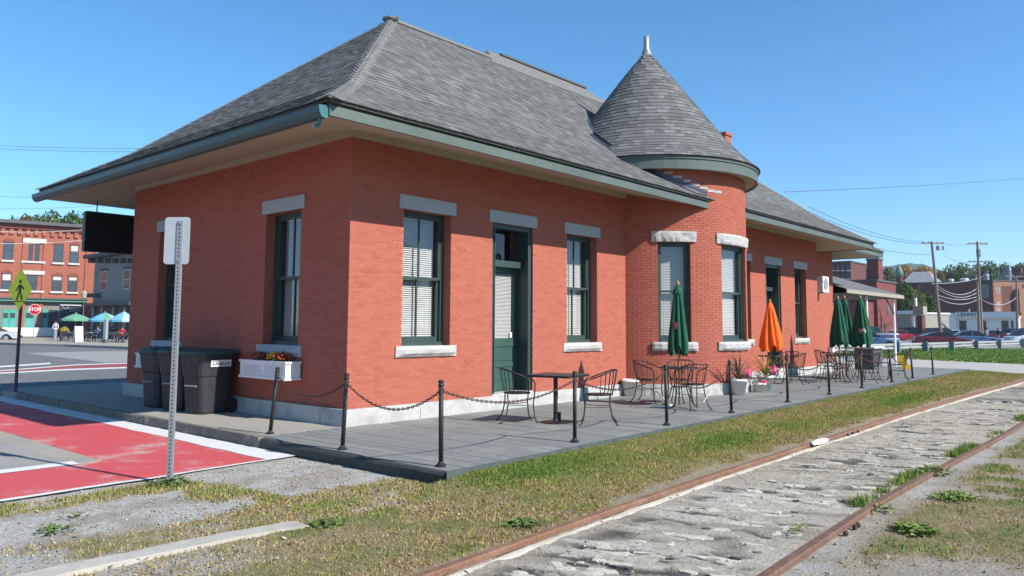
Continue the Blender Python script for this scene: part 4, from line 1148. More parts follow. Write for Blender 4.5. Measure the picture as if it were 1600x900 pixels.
for v, f, c in parts_:
    V.append(v); F.append(f + o_); Cc.append(c); o_ += len(v)
bme = np_mesh('grass', np.concatenate(V), np.concatenate(F), 3, np.concatenate(Cc))
bme.materials.append(attr_color_mat('grass_blade', .7, translucent=.3))
tag(link('grass', bme), 'short patchy green and straw grass beside the old track', 'grass', kind='stuff')
# loose gravel
def pebbles(n, fn, seed, smin, smax):
    r = np.random.default_rng(seed); V = []; F = []; Cc = []; oct_v = np.array([(1, 0, 0), (-1, 0, 0), (0, 1, 0), (0, -1, 0), (0, 0, .7), (0, 0, -.5)]); oct_f = np.array([(0, 2, 4), (2, 1, 4), (1, 3, 4), (3, 0, 4), (2, 0, 5), (1, 2, 5), (3, 1, 5), (0, 3, 5)])
    k = 0
    while k < n:
        x, y = fn(r); s = smin + (smax - smin) * r.random() ** 3; a = r.uniform(0, 6.28); ca, sa = math.cos(a), math.sin(a)
        q = oct_v * s * r.uniform(.6, 1.3, (6, 3)); q = np.stack([q[:, 0] * ca - q[:, 1] * sa, q[:, 0] * sa + q[:, 1] * ca, q[:, 2]], 1) + (x, y, -.143)
        V.append(q); F.append(oct_f + 6 * k); g = r.uniform(.24, .44); Cc.append(np.tile([[g, g * .96, g * .88]], (6, 1))); k += 1
    return np.concatenate(V), np.concatenate(F), np.concatenate(Cc)
def where(r):
    while True:
        q = r.random()
        if q < .45: x, y = r.uniform(-6.6, -1.5), r.uniform(-3.6, -1.2)
        elif q < .6: x, y = r.uniform(-6, -2), r.uniform(-4.8, -1.5)
        elif q < .8: x = r.uniform(-4, 10); y = r.uniform(rail_y2(x), rail_y1(x))
        else: x, y = r.uniform(-2.5, 8), r.uniform(-9.6, -7.3)
        if min(abs(y - rail_y1(x)), abs(y - rail_y2(x))) > .06: return x, y
v, f, c = pebbles(6000, where, 5, .003, .018)
pme = np_mesh('gravel', v, f, 3, c); pme.materials.append(attr_color_mat('pebble', .9))
tag(link('gravel', pme), 'loose grey gravel over the drive and track bed', 'gravel', kind='stuff')

# fallen leaves and straw bits, too many to count
r_ = np.random.default_rng(21); V = []; F = []; Cc = []; k_ = 0
while k_ < 1500:
    if r_.random() < .6: x, y = r_.uniform(-6.5, -1.3), r_.uniform(-5.4, -1.4)
    else: x, y = r_.uniform(-2.5, 12), r_.uniform(-9.5, -3.75)
    if min(abs(y - rail_y1(x)), abs(y - rail_y2(x))) < .08: continue
    a = r_.uniform(0, 6.28); s_ = r_.uniform(.008, .026); u = np.array([math.cos(a), math.sin(a), r_.uniform(-.3, .3)]); v = np.array([-math.sin(a), math.cos(a), r_.uniform(-.3, .3)]); c = np.array([x, y, -.132 + r_.uniform(-.004, .012)]); w = r_.uniform(.25, .7)
    V.append(np.stack([c - u * s_, c - v * s_ * w, c + u * s_, c + v * s_ * w])); F.append(np.arange(4) + 4 * k_); col = np.array([(.26, .13, .05), (.36, .25, .12), (.20, .13, .07), (.45, .38, .24)][r_.integers(0, 4)]) * r_.uniform(.7, 1.2); Cc.append(np.tile(col, (4, 1))); k_ += 1
lme = np_mesh('leaf_litter', np.concatenate(V), np.array(F), 4, np.concatenate(Cc)); lme.materials.append(attr_color_mat('dead_leaf', .85))
tag(link('leaf_litter', lme), 'scattered brown leaves and straw on the ground', 'leaves', kind='stuff')
# ================================================================== THINGS ON THE DECK AND PAVEMENT
# ------------------------------------------------------------------ posts and chains
m_post = simple('post_black', (.022, .021, .023), .55, .35, 25, spec=.35)
m_chain = simple('rusty_chain', (.085, .045, .036), .7, .3, 40)
POSTS = [(-1.182, .102), (-1.304, -1.71), (-1.259, -3.395), (1.154, -3.376), (3.523, -3.364), (5.863, -3.30), (8.515, -3.242), (10.994, -3.203), (13.524, -3.125), (16.304, -3.06), (18.636, -3.0), (21.259, -2.95)]
LEAN = [(.085, 0), (.035, .0), (-.012, 0), (0, 0), (-.015, 0), (-.02, 0), (-.01, 0), (-.02, 0), (-.015, 0), (-.05, 0), (-.04, .0), (-.03, 0)]
PLAB = ['leaning black iron post on the pavement by the window box', 'black iron post at the brick corner of the building', 'black iron post at the front corner of the deck', 'black iron post in front of the square café table',
        'black iron post in front of the near green umbrella', 'black iron post in front of the flower pots', 'black iron post in front of the orange umbrella', 'black iron post, third before the deck end side of the three green umbrellas',
        'black iron post just in front of the three closed green umbrellas', 'black iron post right of the three closed green umbrellas', 'black iron post, last but one at the far end of the deck', 'black iron post standing farthest away at the deck end']
PLAB[7] = 'black iron post between the orange umbrella and the three green umbrellas'
tops = []
for (x, y), (lx, ly), lb in zip(POSTS, LEAN, PLAB):
    r_ = empty('chain_post', (x, y, 0), 0, lb, 'post', 'iron posts round the deck')
    # lean in the image plane: along the view's right axis
    d = Vector((RX[0], RX[1], 0)).normalized()
    r_.rotation_euler = (Vector((0, 0, 1)).rotation_difference(Vector((d.x * lx, d.y * lx, 1)).normalized())).to_euler()
    a = MB(); a.lathe([(0, .0), (.026, .0), (.026, .845), (0, .845)], 10); a.build('shaft', m_post, r_, True)
    b = MB(); b.lathe([(0, 0), (.06, 0), (.06, .012), (.035, .03), (.026, .05)], 10); b.build('base_flange', m_post, r_)
    c = MB(); c.lathe([(.026, .845), (.034, .85), (.034, .865), (.022, .872), (.034, .89), (.03, .91), (0, .918)], 10); c.build('finial', m_post, r_, True)
    h = MB(); h.tube([(-.045, 0, .80), (-.03, 0, .815), (.03, 0, .815), (.045, 0, .80)], .006, 5); h.build('chain_hook', m_post, r_)
    tops.append(np.array([x + d.x * lx * .8, y + d.y * lx * .8, .80]))
def chain_mesh(p, q, sag, tail=True):
    n = max(6, int(np.linalg.norm(q - p) * 1.08 / .042)); mb = MB()
    for i in range(n):
        f = (i + .5) / n; c = p * (1 - f) + q * f; c = c - np.array([0, 0, sag * 4 * f * (1 - f)])
        d = (q - p) + np.array([0, 0, -sag * 4 * (1 - 2 * f)]); d /= np.linalg.norm(d)
        s = np.cross(d, (0, 0, 1)); s /= np.linalg.norm(s); t_ = np.cross(s, d)
        w_ = s if i % 2 else t_
        L, W_ = .030, .0125
        ring = [c + d * L * math.cos(a) * (1.0) + w_ * W_ * math.sin(a) for a in np.linspace(0, 2 * math.pi, 9)[:-1]]
        mb.tube(ring, .0052, 4, closed=True)
    return mb
CL = ['rusty chain from the leaning post to the brick corner', 'rusty chain hanging low across the first window front corner', 'rusty chain passing in front of the green door', 'rusty chain behind which the right hand bistro chair stands', 'rusty chain in front of the turret and near green umbrella', 'rusty chain running past the flower pots',
      'rusty chain beside the orange umbrella', 'rusty chain before the three green umbrellas', 'rusty chain just right of the three green umbrellas', 'rusty chain near the far deck end, second from last', 'rusty chain hanging at the far end of the deck']
CL[1] = 'rusty chain hanging in front of the brick wall below the first window'
sags = [.22, .26, .20, .19, .30, .26, .20, .24, .2, .3, .22]
for i in range(len(tops) - 1):
    tag(chain_mesh(tops[i], tops[i + 1], sags[i]).build('barrier_chain', m_chain), CL[i], 'chain', 'chains between the posts')

# ------------------------------------------------------------------ bistro furniture
def make_chair():
    r = empty('bistro_chair')
    s = MB(); s.lathe([(0, .445), (.20, .445), (.215, .45), (.215, .462), (.205, .466), (0, .462)], 18); s.build('seat', m_black, r, True)
    # back: curved top rail sweeping forward into the arms; sits facing +x
    rail_p = []; low_p = []
    for a in np.linspace(-118, 118, 17):
        t_ = math.radians(180 + a); k_ = abs(a) / 118
        rail_p.append((.26 * math.cos(t_) - .02 * (1 - k_), .27 * math.sin(t_), .83 - .13 * max(0, k_ - .35) / .65))
    b = MB(); b.tube(rail_p, .011, 6); b.build('back_rail', m_black, r, True)
    for a in np.linspace(-84, 84, 11):
        t_ = math.radians(180 + a); k_ = abs(a) / 118
        top = (.26 * math.cos(t_) - .02 * (1 - k_), .27 * math.sin(t_), .83 - .13 * max(0, k_ - .35) / .65); bot = (.205 * math.cos(t_), .205 * math.sin(t_), .455)
        m = MB(); m.tube([bot, ((top[0] + bot[0]) / 2 * 1.02, (top[1] + bot[1]) / 2 * 1.02, .63), top], .0052, 5); m.build('spindle', m_black, r)
    for s_ in (-1, 1):
        f = MB(); e = rail_p[-1] if s_ > 0 else rail_p[0]; e = (e[0], abs(e[1]) * s_, e[2])
        f.tube([e, (e[0] + .07, s_ * .25, .685), (e[0] + .115, s_ * .25, .62), (.235, s_ * .235, .47), (.215, s_ * .22, .30), (.235, s_ * .235, .10), (.275, s_ * .255, .012), (.30, s_ * .265, .018)], .0105, 6); f.build('front_leg', m_black, r, True)
        g = MB(); g.tube([(-.17, s_ * .12, .45), (-.165, s_ * .15, .30), (-.20, s_ * .18, .12), (-.275, s_ * .21, .012), (-.30, s_ * .22, .02)], .0105, 6); g.build('back_leg', m_black, r, True)
    st = MB(); st.tube([(.212, -.215, .28), (0, -.14, .27), (-.165, -.155, .28)], .006, 5); st.tube([(.212, .215, .28), (0, .14, .27), (-.165, .155, .28)], .006, 5); tag(st.build('stretchers', m_black, r))
    return r
def make_square_table():
    r = empty('square_table')
    a = MB(); a.box(-.38, .38, -.38, .38, .725, .745); a.build('table_top', simple('table_top_dark', (.05, .05, .052), .5, .2, 8), r)
    e = MB()
    for s_ in (-1, 1): e.box(-.385, .385, s_ * .382 - .006, s_ * .382 + .006, .712, .744); e.box(s_ * .382 - .006, s_ * .382 + .006, -.374, .374, .712, .744)
    e.build('rim', m_black, r)
    for x_ in (-.05,): p_ = MB(); p_.lathe([(.034, .02), (.034, .72)], 10, (x_, 0, 0)); p_.build('pedestal', m_black, r, True)
    b = MB(); b.lathe([(0, 0), (.24, 0), (.24, .012), (.05, .03), (.034, .06)], 20, (-.05, 0, 0)); b.build('base_plate', m_black, r)
    w_ = MB(); w_.box(.04, .085, -.03, .03, .012, .15); w_.build('floor_bracket', m_black, r)
    return r
def make_round_table():
    r = empty('round_table')
    a = MB(); a.lathe([(.03, .735), (.36, .735), (.38, .728), (.385, .715), (.375, .712), (.03, .725)], 28); a.build('table_top', m_black, r, True)
    for k in range(4):
        t_ = math.pi / 4 + k * math.pi / 2; c, s = math.cos(t_), math.sin(t_)
        l = MB(); l.tube([(.24 * c, .24 * s, .72), (.17 * c, .17 * s, .50), (.14 * c, .14 * s, .36), (.20 * c, .20 * s, .16), (.30 * c, .30 * s, .012), (.33 * c, .33 * s, .03)], .011, 6); l.build('leg', m_black, r, True)
    h = MB(); h.tube([(.14 * math.cos(q), .14 * math.sin(q), .36) for q in np.linspace(0, 2 * math.pi, 13)[:-1]], .008, 5, closed=True); h.build('leg_ring', m_black, r)
    return r
chair0 = make_chair(); table_r0 = make_round_table()
used = [False, False]
def put_chair(x, y, deg, label):
    o = chair0 if not used[0] else copy_tree(chair0); used[0] = True
    o.location = (x, y, 0); o.rotation_euler = (0, 0, math.radians(deg)); return tag(o, label, 'chair', 'iron chairs on the deck')
def put_round(x, y, label):
    o = table_r0 if not used[1] else copy_tree(table_r0); used[1] = True
    o.location = (x, y, 0); o.rotation_euler = (0, 0, random.uniform(0, 1.5)); return tag(o, label, 'table', 'round iron tables on the deck')
t1 = make_square_table(); t1.location = (2.62, -1.93, 0); t1.rotation_euler = (0, 0, math.radians(12)); tag(t1, 'square black café table in front of the green door', 'table')
put_chair(2.2, -1.46, -38, 'black iron chair nearest the green door, left of the square table')
put_chair(2.87, -2.56, 125, 'black iron chair right of the square table, its back to the turret')
put_round(6.25, -2.05, 'round iron table under the near green umbrella')
put_chair(6.35, -1.28, -80, 'black iron chair by the white bucket, left of the round table')
put_chair(5.85, -2.55, 60, 'black iron chair in front of the near green umbrella pole')
put_chair(6.85, -1.75, 205, 'black iron chair right of the near green umbrella, against the turret wall')
put_round(13.6, -.75, 'round iron table under the orange umbrella')
put_chair(14.3, -.95, 170, 'black iron chair right of the orange umbrella by the far door')
put_chair(13.5, -1.45, 90, 'black iron chair behind the orange umbrella flower pots')
put_round(15.53, -1.92, 'round iron table under the first of three green umbrellas')
put_round(17.2, -1.55, 'round iron table under the rearmost of three green umbrellas')
put_round(16.9, -2.1, 'round iron table under the rightmost closed green umbrella')
for x, y, dg, lb in ((14.75, -1.95, 0, 'iron chair left of the three green umbrellas, nearest the brick wall'), (15.6, -2.7, 85, 'iron chair at the rail side of the first of three green umbrellas'), (16.3, -1.75, 180, 'iron chair between the tables of the three green umbrellas'),
                     (17.3, -2.95, 100, 'iron chair rail side of the rightmost green umbrella'), (18.1, -2.3, 185, 'iron chair at the far end right of all green umbrellas'), (16.9, -1.0, -50, 'iron chair close to the wall behind the three green umbrellas'), (18.6, -1.3, 200, 'iron chair farthest back beneath the canopy edge')):
    put_chair(x, y, dg, lb)

# ------------------------------------------------------------------ closed umbrellas
m_ugreen = simple('green_canvas', (.012, .085, .045), .8, .25, 7, .2, 80)
m_uorange = simple('orange_canvas', (.85, .14, .015), .75, .12, 7, .2, 80)
m_logo = simple('red_print', (.45, .10, .10), .8, .3, 40)
m_logow = simple('white_print', (.62, .60, .55), .8, .1, 40)
def umbrella(x, y, ztop, zbot, rmax, mat, label, seed, logo=None, tilt=(0, 0), base=0.0):
    rnd = random.Random(seed)
    r = empty('closed_umbrella', (x, y, 0), rnd.uniform(0, 6), label, 'umbrella', 'closed umbrellas on the deck')
    d = Vector((tilt[0], tilt[1], 1)).normalized(); r.rotation_euler = (Vector((0, 0, 1)).rotation_difference(d)).to_euler()
    p = MB(); p.lathe([(0, base), (.019, base), (.019, ztop - .04), (0, ztop - .04)], 10); p.build('pole', m_wood, r, True)
    f = MB(); f.lathe([(.018, ztop - .04), (.028, ztop - .02), (.03, ztop + .02), (.018, ztop + .055), (0, ztop + .065)], 10); f.build('finial', m_wood, r, True)
    folds = 8; N = 64; L = ztop - zbot; rows = 22; vs = []
    ph = [rnd.uniform(-.25, .25) for _ in range(folds)]; am = [rnd.uniform(.62, 1.32) for _ in range(folds)]; dz = [rnd.uniform(-.13, .08) for _ in range(folds)]
    for i in range(rows + 1):
        s = i / rows; rr = .045 + (rmax - .045) * (s ** .8) * (1 - .12 * max(0, s - .8) / .2); tw = 0.25 * s
        if s < .12: rr = .03 + .07 * (s / .12)
        for k in range(N):
            a = 2 * math.pi * k / N; q = folds * a / (2 * math.pi); j = int(q) % folds; w_ = q - int(q)
            fold = abs(math.sin(math.pi * w_)) ** .8; depth = .38 * min(1, s * 4)
            rad = rr * (1 - depth + depth * fold * am[j]); ang = a + tw + ph[j] * s * .4
            z = ztop - .03 - L * s - (dz[j] * fold * s ** 3) - .04 * s ** 4 * math.cos(2 * math.pi * w_)
            vs.append((rad * math.cos(ang), rad * math.sin(ang), z))
    fs = [(i * N + k, (i + 1) * N + k, (i + 1) * N + (k + 1) % N, i * N + (k + 1) % N) for i in range(rows) for k in range(N)]
    c = MB(); c.add(vs, fs); can = c.build('canopy', mat, r, True)
    # vent flap on top
    vs = []; 
    for i, (s, rr) in enumerate(((0, .03), (.5, .075), (1, .10))):
        for k in range(32):
            a = 2 * math.pi * k / 32; vs.append((rr * (1 + .16 * math.cos(8 * a)) * math.cos(a), rr * (1 + .16 * math.cos(8 * a)) * math.sin(a), ztop - .02 - .17 * s - .015 * s * math.cos(8 * a)))
    v = MB(); v.add(vs, [(i * 32 + k, (i + 1) * 32 + k, (i + 1) * 32 + (k + 1) % 32, i * 32 + (k + 1) % 32) for i in range(2) for k in range(32)]); v.build('vent_flap', mat, r, True)
    if logo:
        for dx_, mt in logo:
            # oval emblem lying on a fold that faces the camera
            cv = np.array([CAM[0] - x, CAM[1] - y]); az = math.atan2(cv[1], cv[0]) - r.rotation_euler[2] + dx_[0]; zz = ztop - L * dx_[1]; rr = rmax * .80 * dx_[1] ** .8 + .02
            m = MB(); ax = np.array([-math.sin(az), math.cos(az), 0]); ct_ = np.array([math.cos(az) * rr, math.sin(az) * rr, zz]); nn = np.array([math.cos(az), math.sin(az), .12])
            pts = [(.055 * math.cos(q), .075 * math.sin(q)) for q in np.linspace(0, 2 * math.pi, 15)[:-1]]
            m.slab(pts, ct_, ax, (0, 0, 1), nn, .02); m.build('emblem', mt, can)
    return r
umbrella(6.25, -2.05, 2.33, 1.02, .235, m_ugreen, 'closed dark green umbrella nearest, in front of the turret window', 3, [((-.45, .62), m_logo)], base=.02)
umbrella(13.6, -.75, 2.22, .92, .36, m_uorange, 'closed bright orange umbrella by the far door', 5, base=.0)
umbrella(15.53, -1.92, 2.34, 1.02, .31, m_ugreen, 'closed green umbrella on the left of the group of three', 8, base=.02)
umbrella(17.2, -1.55, 2.42, 1.05, .29, m_ugreen, 'closed green umbrella at the back of the group of three', 9, base=.02)
umbrella(16.9, -2.1, 2.40, 1.0, .33, m_ugreen, 'closed green umbrella on the right of three with pink emblems', 12, [((-.1, .70), m_logo), ((.32, .71), m_logow)], base=.02)

# ------------------------------------------------------------------ buckets, pots and plants
m_bucket = simple('white_plastic', (.70, .70, .69), .4, .05, 6, spec=.5)
def bucket(x, y, h, r0, r1, label, cat='bucket', name='white_bucket', handle=True):
    e = empty(name, (x, y, 0), random.uniform(0, 3), label, cat)
    b = MB(); b.lathe([(0, .0), (r0, 0), (r1, h), (r1 + .008, h), (r1 + .008, h - .03), (r1 + .012, h - .03), (r1 + .012, h - .045), (r1 + .003, h - .05)], 26); b.lathe([(r1 - .008, h), (r0 - .008, .012), (0, .012)], 26); b.build('body', m_bucket, e, True)
    if handle:
        hd = MB(); hd.tube([((r1 + .012) * math.cos(q), (r1 + .012) * math.sin(q), h - .05 - .12 * math.sin(q)) for q in np.linspace(0, math.pi, 12)], .004, 5); hd.build('handle', m_metal, e)
    return e
bucket(7.38, -.22, .36, .135, .18, 'empty white plastic bucket by the recess of the brick wall')
m_leafy = simple('yellow_spike_leaf', (.33, .31, .07), .6, .3, 5); m_spike_r = simple('bronze_spike_leaf', (.20, .12, .07), .6, .3, 5); m_leafg = simple('petunia_leaf', (.07, .15, .035), .6, .3, 20); m_pink = simple('pink_petal', (.80, .07, .22), .6, .15, 20); m_purple = simple('purple_petal', (.10, .05, .16), .7, .3, 20)
def planter(x, y, h, r0, r1, label, spike_mat, seed, nsp, spl, fl):
    rnd = random.Random(seed); e = bucket(x, y, h, r0, r1, label, 'flower pot', 'flower_pot', False); e.rotation_euler = (0, 0, 0)
    so = MB(); so.lathe([(0, h - .04), (r1 - .01, h - .04)], 16); so.build('soil', simple('potting_soil', (.05, .035, .025), .95, .3, 30), e)
    for i in range(nsp):
        a = rnd.uniform(0, 6.28); up = rnd.uniform(.55, 1.0); L = spl * rnd.uniform(.7, 1.1); m = MB(); pts = []
        for k in range(5):
            s = k / 4; out = L * (s * math.cos(up * 1.35) + .22 * s * s); z = h - .03 + L * (s * math.sin(up * 1.35) - .16 * s ** 3)
            pts.append((out * math.cos(a), out * math.sin(a), z))
        wv = np.array([-math.sin(a), math.cos(a), 0]); vs = []
        for k, p in enumerate(pts):
            w_ = .013 * (1 - (k / 4) ** 2) + .001; vs += [np.array(p) - wv * w_, np.array(p) + wv * w_]
        m.add(vs, [(2 * k, 2 * k + 1, 2 * k + 3, 2 * k + 2) for k in range(4)]); m.build('spike_leaf', spike_mat, e)
    lf = MB()
    for i in range(260):
        a = rnd.uniform(0, 6.28); q = rnd.uniform(.3, 1.0) * (r1 + .08); z = h + rnd.uniform(-.06, .12) - max(0, q - r1) * 1.2; c = np.array([q * math.cos(a), q * math.sin(a), z]); s = rnd.uniform(.012, .028)
        d1 = np.array([rnd.uniform(-1, 1), rnd.uniform(-1, 1), rnd.uniform(-.6, .6)]); d1 /= np.linalg.norm(d1); d2 = np.cross(d1, (rnd.uniform(-1, 1), .3, 1)); d2 /= np.linalg.norm(d2)
        lf.add([c - d1 * s, c + d2 * s * .6, c + d1 * s, c - d2 * s * .6], [(0, 1, 2, 3)])
    tag(lf.build('foliage', m_leafg, e), kind='stuff')
    for (dx, dy, dz, mt, rr) in fl:
        for i in range(11):
            m = MB(); c = np.array([dx + rnd.uniform(-rr, rr), dy + rnd.uniform(-rr, rr), h + dz + rnd.uniform(-rr, rr) * .7]); n_ = np.array([rnd.uniform(-.8, .2), rnd.uniform(-1, 0), rnd.uniform(.2, 1)]); n_ /= np.linalg.norm(n_); u = np.cross(n_, (0, 0, 1)); u /= np.linalg.norm(u); w_ = np.cross(n_, u); R_ = rnd.uniform(.03, .05)
            ring = []
            for k in range(10):
                q = 2 * math.pi * k / 10; r2 = R_ * (1 if k % 2 == 0 else .78); ring.append(c + (u * math.cos(q) + w_ * math.sin(q)) * r2 + n_ * .012)
            m.add([c] + ring, [(0, k + 1, (k + 1) % 10 + 1) for k in range(10)]); m.build('blossom', mt, e)
    return e
planter(9.30, -1.82, .36, .14, .19, 'white flower pot on the left with bronze spikes and pink flowers', m_spike_r, 1, 34, .78, [(.16, -.16, .14, m_pink, .10), (.20, -.10, .04, m_pink, .08), (.10, -.14, .02, m_purple, .08)])
planter(10.98, -1.72, .36, .14, .19, 'white flower pot on the right with yellow spikes and pink flowers', m_leafy, 2, 26, .72, [(.16, -.12, .14, m_pink, .09), (.10, -.16, .05, m_pink, .07), (.12, -.16, .0, m_purple, .08)])
planter(10.42, -1.80, .22, .11, .15, 'small low white pot between the two bigger flower pots', m_leafg, 4, 3, .2, [(.08, -.08, .0, m_pink, .07)])
# rope and a fallen flower
rp = MB(); pts = [(6.95, -1.02, .25), (6.55, -1.5, .12), (6.2, -1.82, .012), (6.05, -1.98, .01), (5.85, -2.0, .01), (5.6, -1.85, .01)]
rp.tube(pts, .011, 6); rp.tube([(6.05, -1.98, .012), (5.95, -2.25, .012), (5.75, -2.6, .012), (5.55, -2.85, .03), (5.5, -2.95, .18), (5.62, -3.05, .42)], .011, 6); rp.blob((6.05, -1.98, .02), (.035, .03, .02))
tag(rp.build('white_rope', m_white), 'white rope trailing from the bucket across the deck', 'rope')
fl_ = MB(); 
for k in range(6): fl_.blob((6.35 + random.uniform(-.03, .03), -1.15 + random.uniform(-.03, .03), .018), (.022, .02, .014), 6, 4)
tag(fl_.build('fallen_blossom', simple('red_blossom', (.6, .06, .06), .7)), 'small red blossom lying on the deck near the bucket', 'flower')

# ------------------------------------------------------------------ window boxes
def window_box(y0, y1, label, flowers, seed):
    rnd = random.Random(seed); e = empty('window_box', (-.02, (y0 + y1) / 2, .63), 0, label, 'window box', 'white window boxes on the shaded wall')
    h = (y1 - y0) / 2; D = .30
    b = MB()
    vs = []
    for (d, zz, w_) in ((.0, 0, 0), (D - .02, 0, 0)): pass
    b.box(-D + .03, -.01, -h + .03, h - .03, .012, .04)
    b.box(-D + .02, -D + .04, -h + .02, h - .02, .04, .255); b.box(-.03, -.01, -h + .02, h - .02, .04, .255); b.box(-D + .042, -.032, -h + .02, -h + .04, .04, .255); b.box(-D + .042, -.032, h - .04, h - .02, .04, .255)
    b.build('box', m_white, e)
    r_ = MB(); r_.box(-D, -D + .045, -h, h, .257, .29); r_.box(-D + .047, -.005, -h, -h + .045, .257, .29); r_.box(-D + .047, -.005, h - .045, h, .257, .29); r_.build('rim_moulding', m_white, e)
    f_ = MB(); f_.box(-D, -D + .018, -h + .005, h - .005, -.002, .035); f_.box(-D + .02, -.005, -h, -h + .018, -.002, .035); f_.box(-D + .02, -.005, h - .018, h, -.002, .035); f_.build('foot_moulding', m_white, e)
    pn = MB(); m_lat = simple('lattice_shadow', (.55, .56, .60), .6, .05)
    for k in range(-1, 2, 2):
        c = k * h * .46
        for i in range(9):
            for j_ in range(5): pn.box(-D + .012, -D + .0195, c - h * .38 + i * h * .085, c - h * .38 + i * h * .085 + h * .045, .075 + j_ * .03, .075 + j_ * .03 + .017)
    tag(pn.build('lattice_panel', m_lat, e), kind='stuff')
    so = MB(); so.box(-D + .045, -.035, -h + .045, h - .045, .20, .235); so.build('soil', simple('box_soil', (.05, .035, .025), .95, .3, 30), e)
    for (cy, mt, R_) in flowers:
        pl = MB(); 
        for i in range(120):
            q = rnd.uniform(0, 6.28); rr = R_ * rnd.random() ** .5; c = np.array([-.15 + rr * math.cos(q) * .7, cy + rr * math.sin(q), .25 + rnd.uniform(0, .10) * (1 - rr / R_ * .5)]); s = .022
            d1 = np.array([rnd.uniform(-1, 1), rnd.uniform(-1, 1), rnd.uniform(-1, 1)]); d1 /= np.linalg.norm(d1); d2 = np.cross(d1, (.3, rnd.uniform(-1, 1), 1)); d2 /= np.linalg.norm(d2); pl.add([c - d1 * s, c + d2 * s * .6, c + d1 * s, c - d2 * s * .6], [(0, 1, 2, 3)])
        fo = pl.build('foliage', m_leafg, e); tag(fo, kind='stuff')
        bl = MB()
        for i in range(46):
            q = rnd.uniform(0, 6.28); rr = R_ * rnd.random() ** .5; bl.blob((-.15 + rr * math.cos(q) * .7, cy + rr * math.sin(q), .33 + .09 * (1 - (rr / R_) ** 2) + rnd.uniform(-.02, .02)), (.024, .024, .016), 6, 3)
        tag(bl.build('blossoms', mt, e), kind='stuff')
m_mum_r = simple('rust_red_mum', (.30, .06, .03), .8, .3, 40); m_mum_y = simple('yellow_mum', (.65, .35, .04), .8, .2, 40)
window_box(1.14, 2.54, 'white window box with red and yellow flowers under the nearer shaded window', [(.35, m_mum_r, .17), (-.10, m_mum_y, .12), (-.36, m_mum_r, .20)], 1)
window_box(5.2, 6.6, 'white window box with red flowers behind the rubbish bins', [(.2, m_mum_r, .2), (-.3, m_mum_r, .2)], 2)

# ------------------------------------------------------------------ wheeled bins
m_bin = simple('dark_grey_plastic', (.034, .035, .039), .5, .15, 8, spec=.4); m_lid = simple('teal_bin_lid', (.02, .075, .07), .5, .15, 8, spec=.4); m_stk = simple('white_sticker', (.72, .72, .72), .6, .05); m_blk = simple('black_print', (.02, .02, .02), .6, .05)
def make_bin():
    r = empty('wheeled_bin')
    # faces -y; width along x
    secs = [(.0, .23, .27), (.05, .245, .29), (.62, .275, .33), (.64, .29, .345), (.95, .315, .385), (.97, .33, .40), (1.0, .33, .40)]
    vs = []; n = 20
    for (z, a, b_) in secs:
        for k in range(n):
            t_ = 2 * math.pi * k / n; c, s = math.cos(t_), math.sin(t_); e_ = .38
            vs.append((a * math.copysign(abs(c) ** e_, c), b_ * math.copysign(abs(s) ** e_, s) + (0 if z > .3 else 0), z))
    b = MB(); b.add(vs, [(i * n + k, i * n + (k + 1) % n, (i + 1) * n + (k + 1) % n, (i + 1) * n + k) for i in range(len(secs) - 1) for k in range(n)] + [tuple(range(n))[::-1]]); b.build('body', m_bin, r, False)
    vs = []
    for (z, q) in ((1.004, 1.03), (1.035, 1.03), (1.075, .85), (1.085, .3)):
        for k in range(n):
            t_ = 2 * math.pi * k / n; c, s = math.cos(t_), math.sin(t_); vs.append((.335 * q * math.copysign(abs(c) ** .38, c), .405 * q * math.copysign(abs(s) ** .38, s) - .0, z))
    l = MB(); l.add(vs, [(i * n + k, i * n + (k + 1) % n, (i + 1) * n + (k + 1) % n, (i + 1) * n + k) for i in range(3) for k in range(n)] + [tuple(3 * n + k for k in range(n)), tuple(range(n))[::-1]]); l.build('lid', m_lid, r)
    h = MB(); h.tube([(-.24, .40, .96), (-.24, .47, .985), (.24, .47, .985), (.24, .40, .96)], .018, 8); h.build('handle', m_bin, r)
    for s_ in (-1, 1):
        w_ = MB(); w_.tube([(s_ * .255, .28, .125), (s_ * .30, .28, .125)], .125, 16); w_.build('wheel', m_blk, r)
    bar = MB(); bar.tube([(-.14, -.345, .47), (.14, -.345, .47)], .014, 8); bar.build('lift_bar', m_metal, r)
    st = MB(); st.add([(.3265, -.22, .79), (.3265, .20, .79), (.3345, .20, .90), (.3345, -.22, .90)], [(0, 1, 2, 3)]); so = st.build('sticker', m_stk, r)
    tx = text_mesh('lettering', 'CASELLA', .088, m_blk, so, .001, True); tx.location = (.3325, -.01, .845); tx.rotation_euler = (math.radians(86), 0, math.radians(90))
    return r
b0 = make_bin()
BL = ['dark wheeled bin with white lettered sticker, nearest of three', 'dark wheeled bin in the middle of three, behind the signpost', 'dark wheeled bin at the back of three, below the far window box']
for i, (x, y, a) in enumerate(((-.52, 3.18, 0), (-.54, 3.98, 4), (-.55, 4.72, -5))):
    o = b0 if i == 0 else copy_tree(b0); o.location = (x, y, 0); o.rotation_euler = (0, 0, math.radians(a - 78)); tag(o, BL[i], 'bin', 'wheeled bins by the wall')

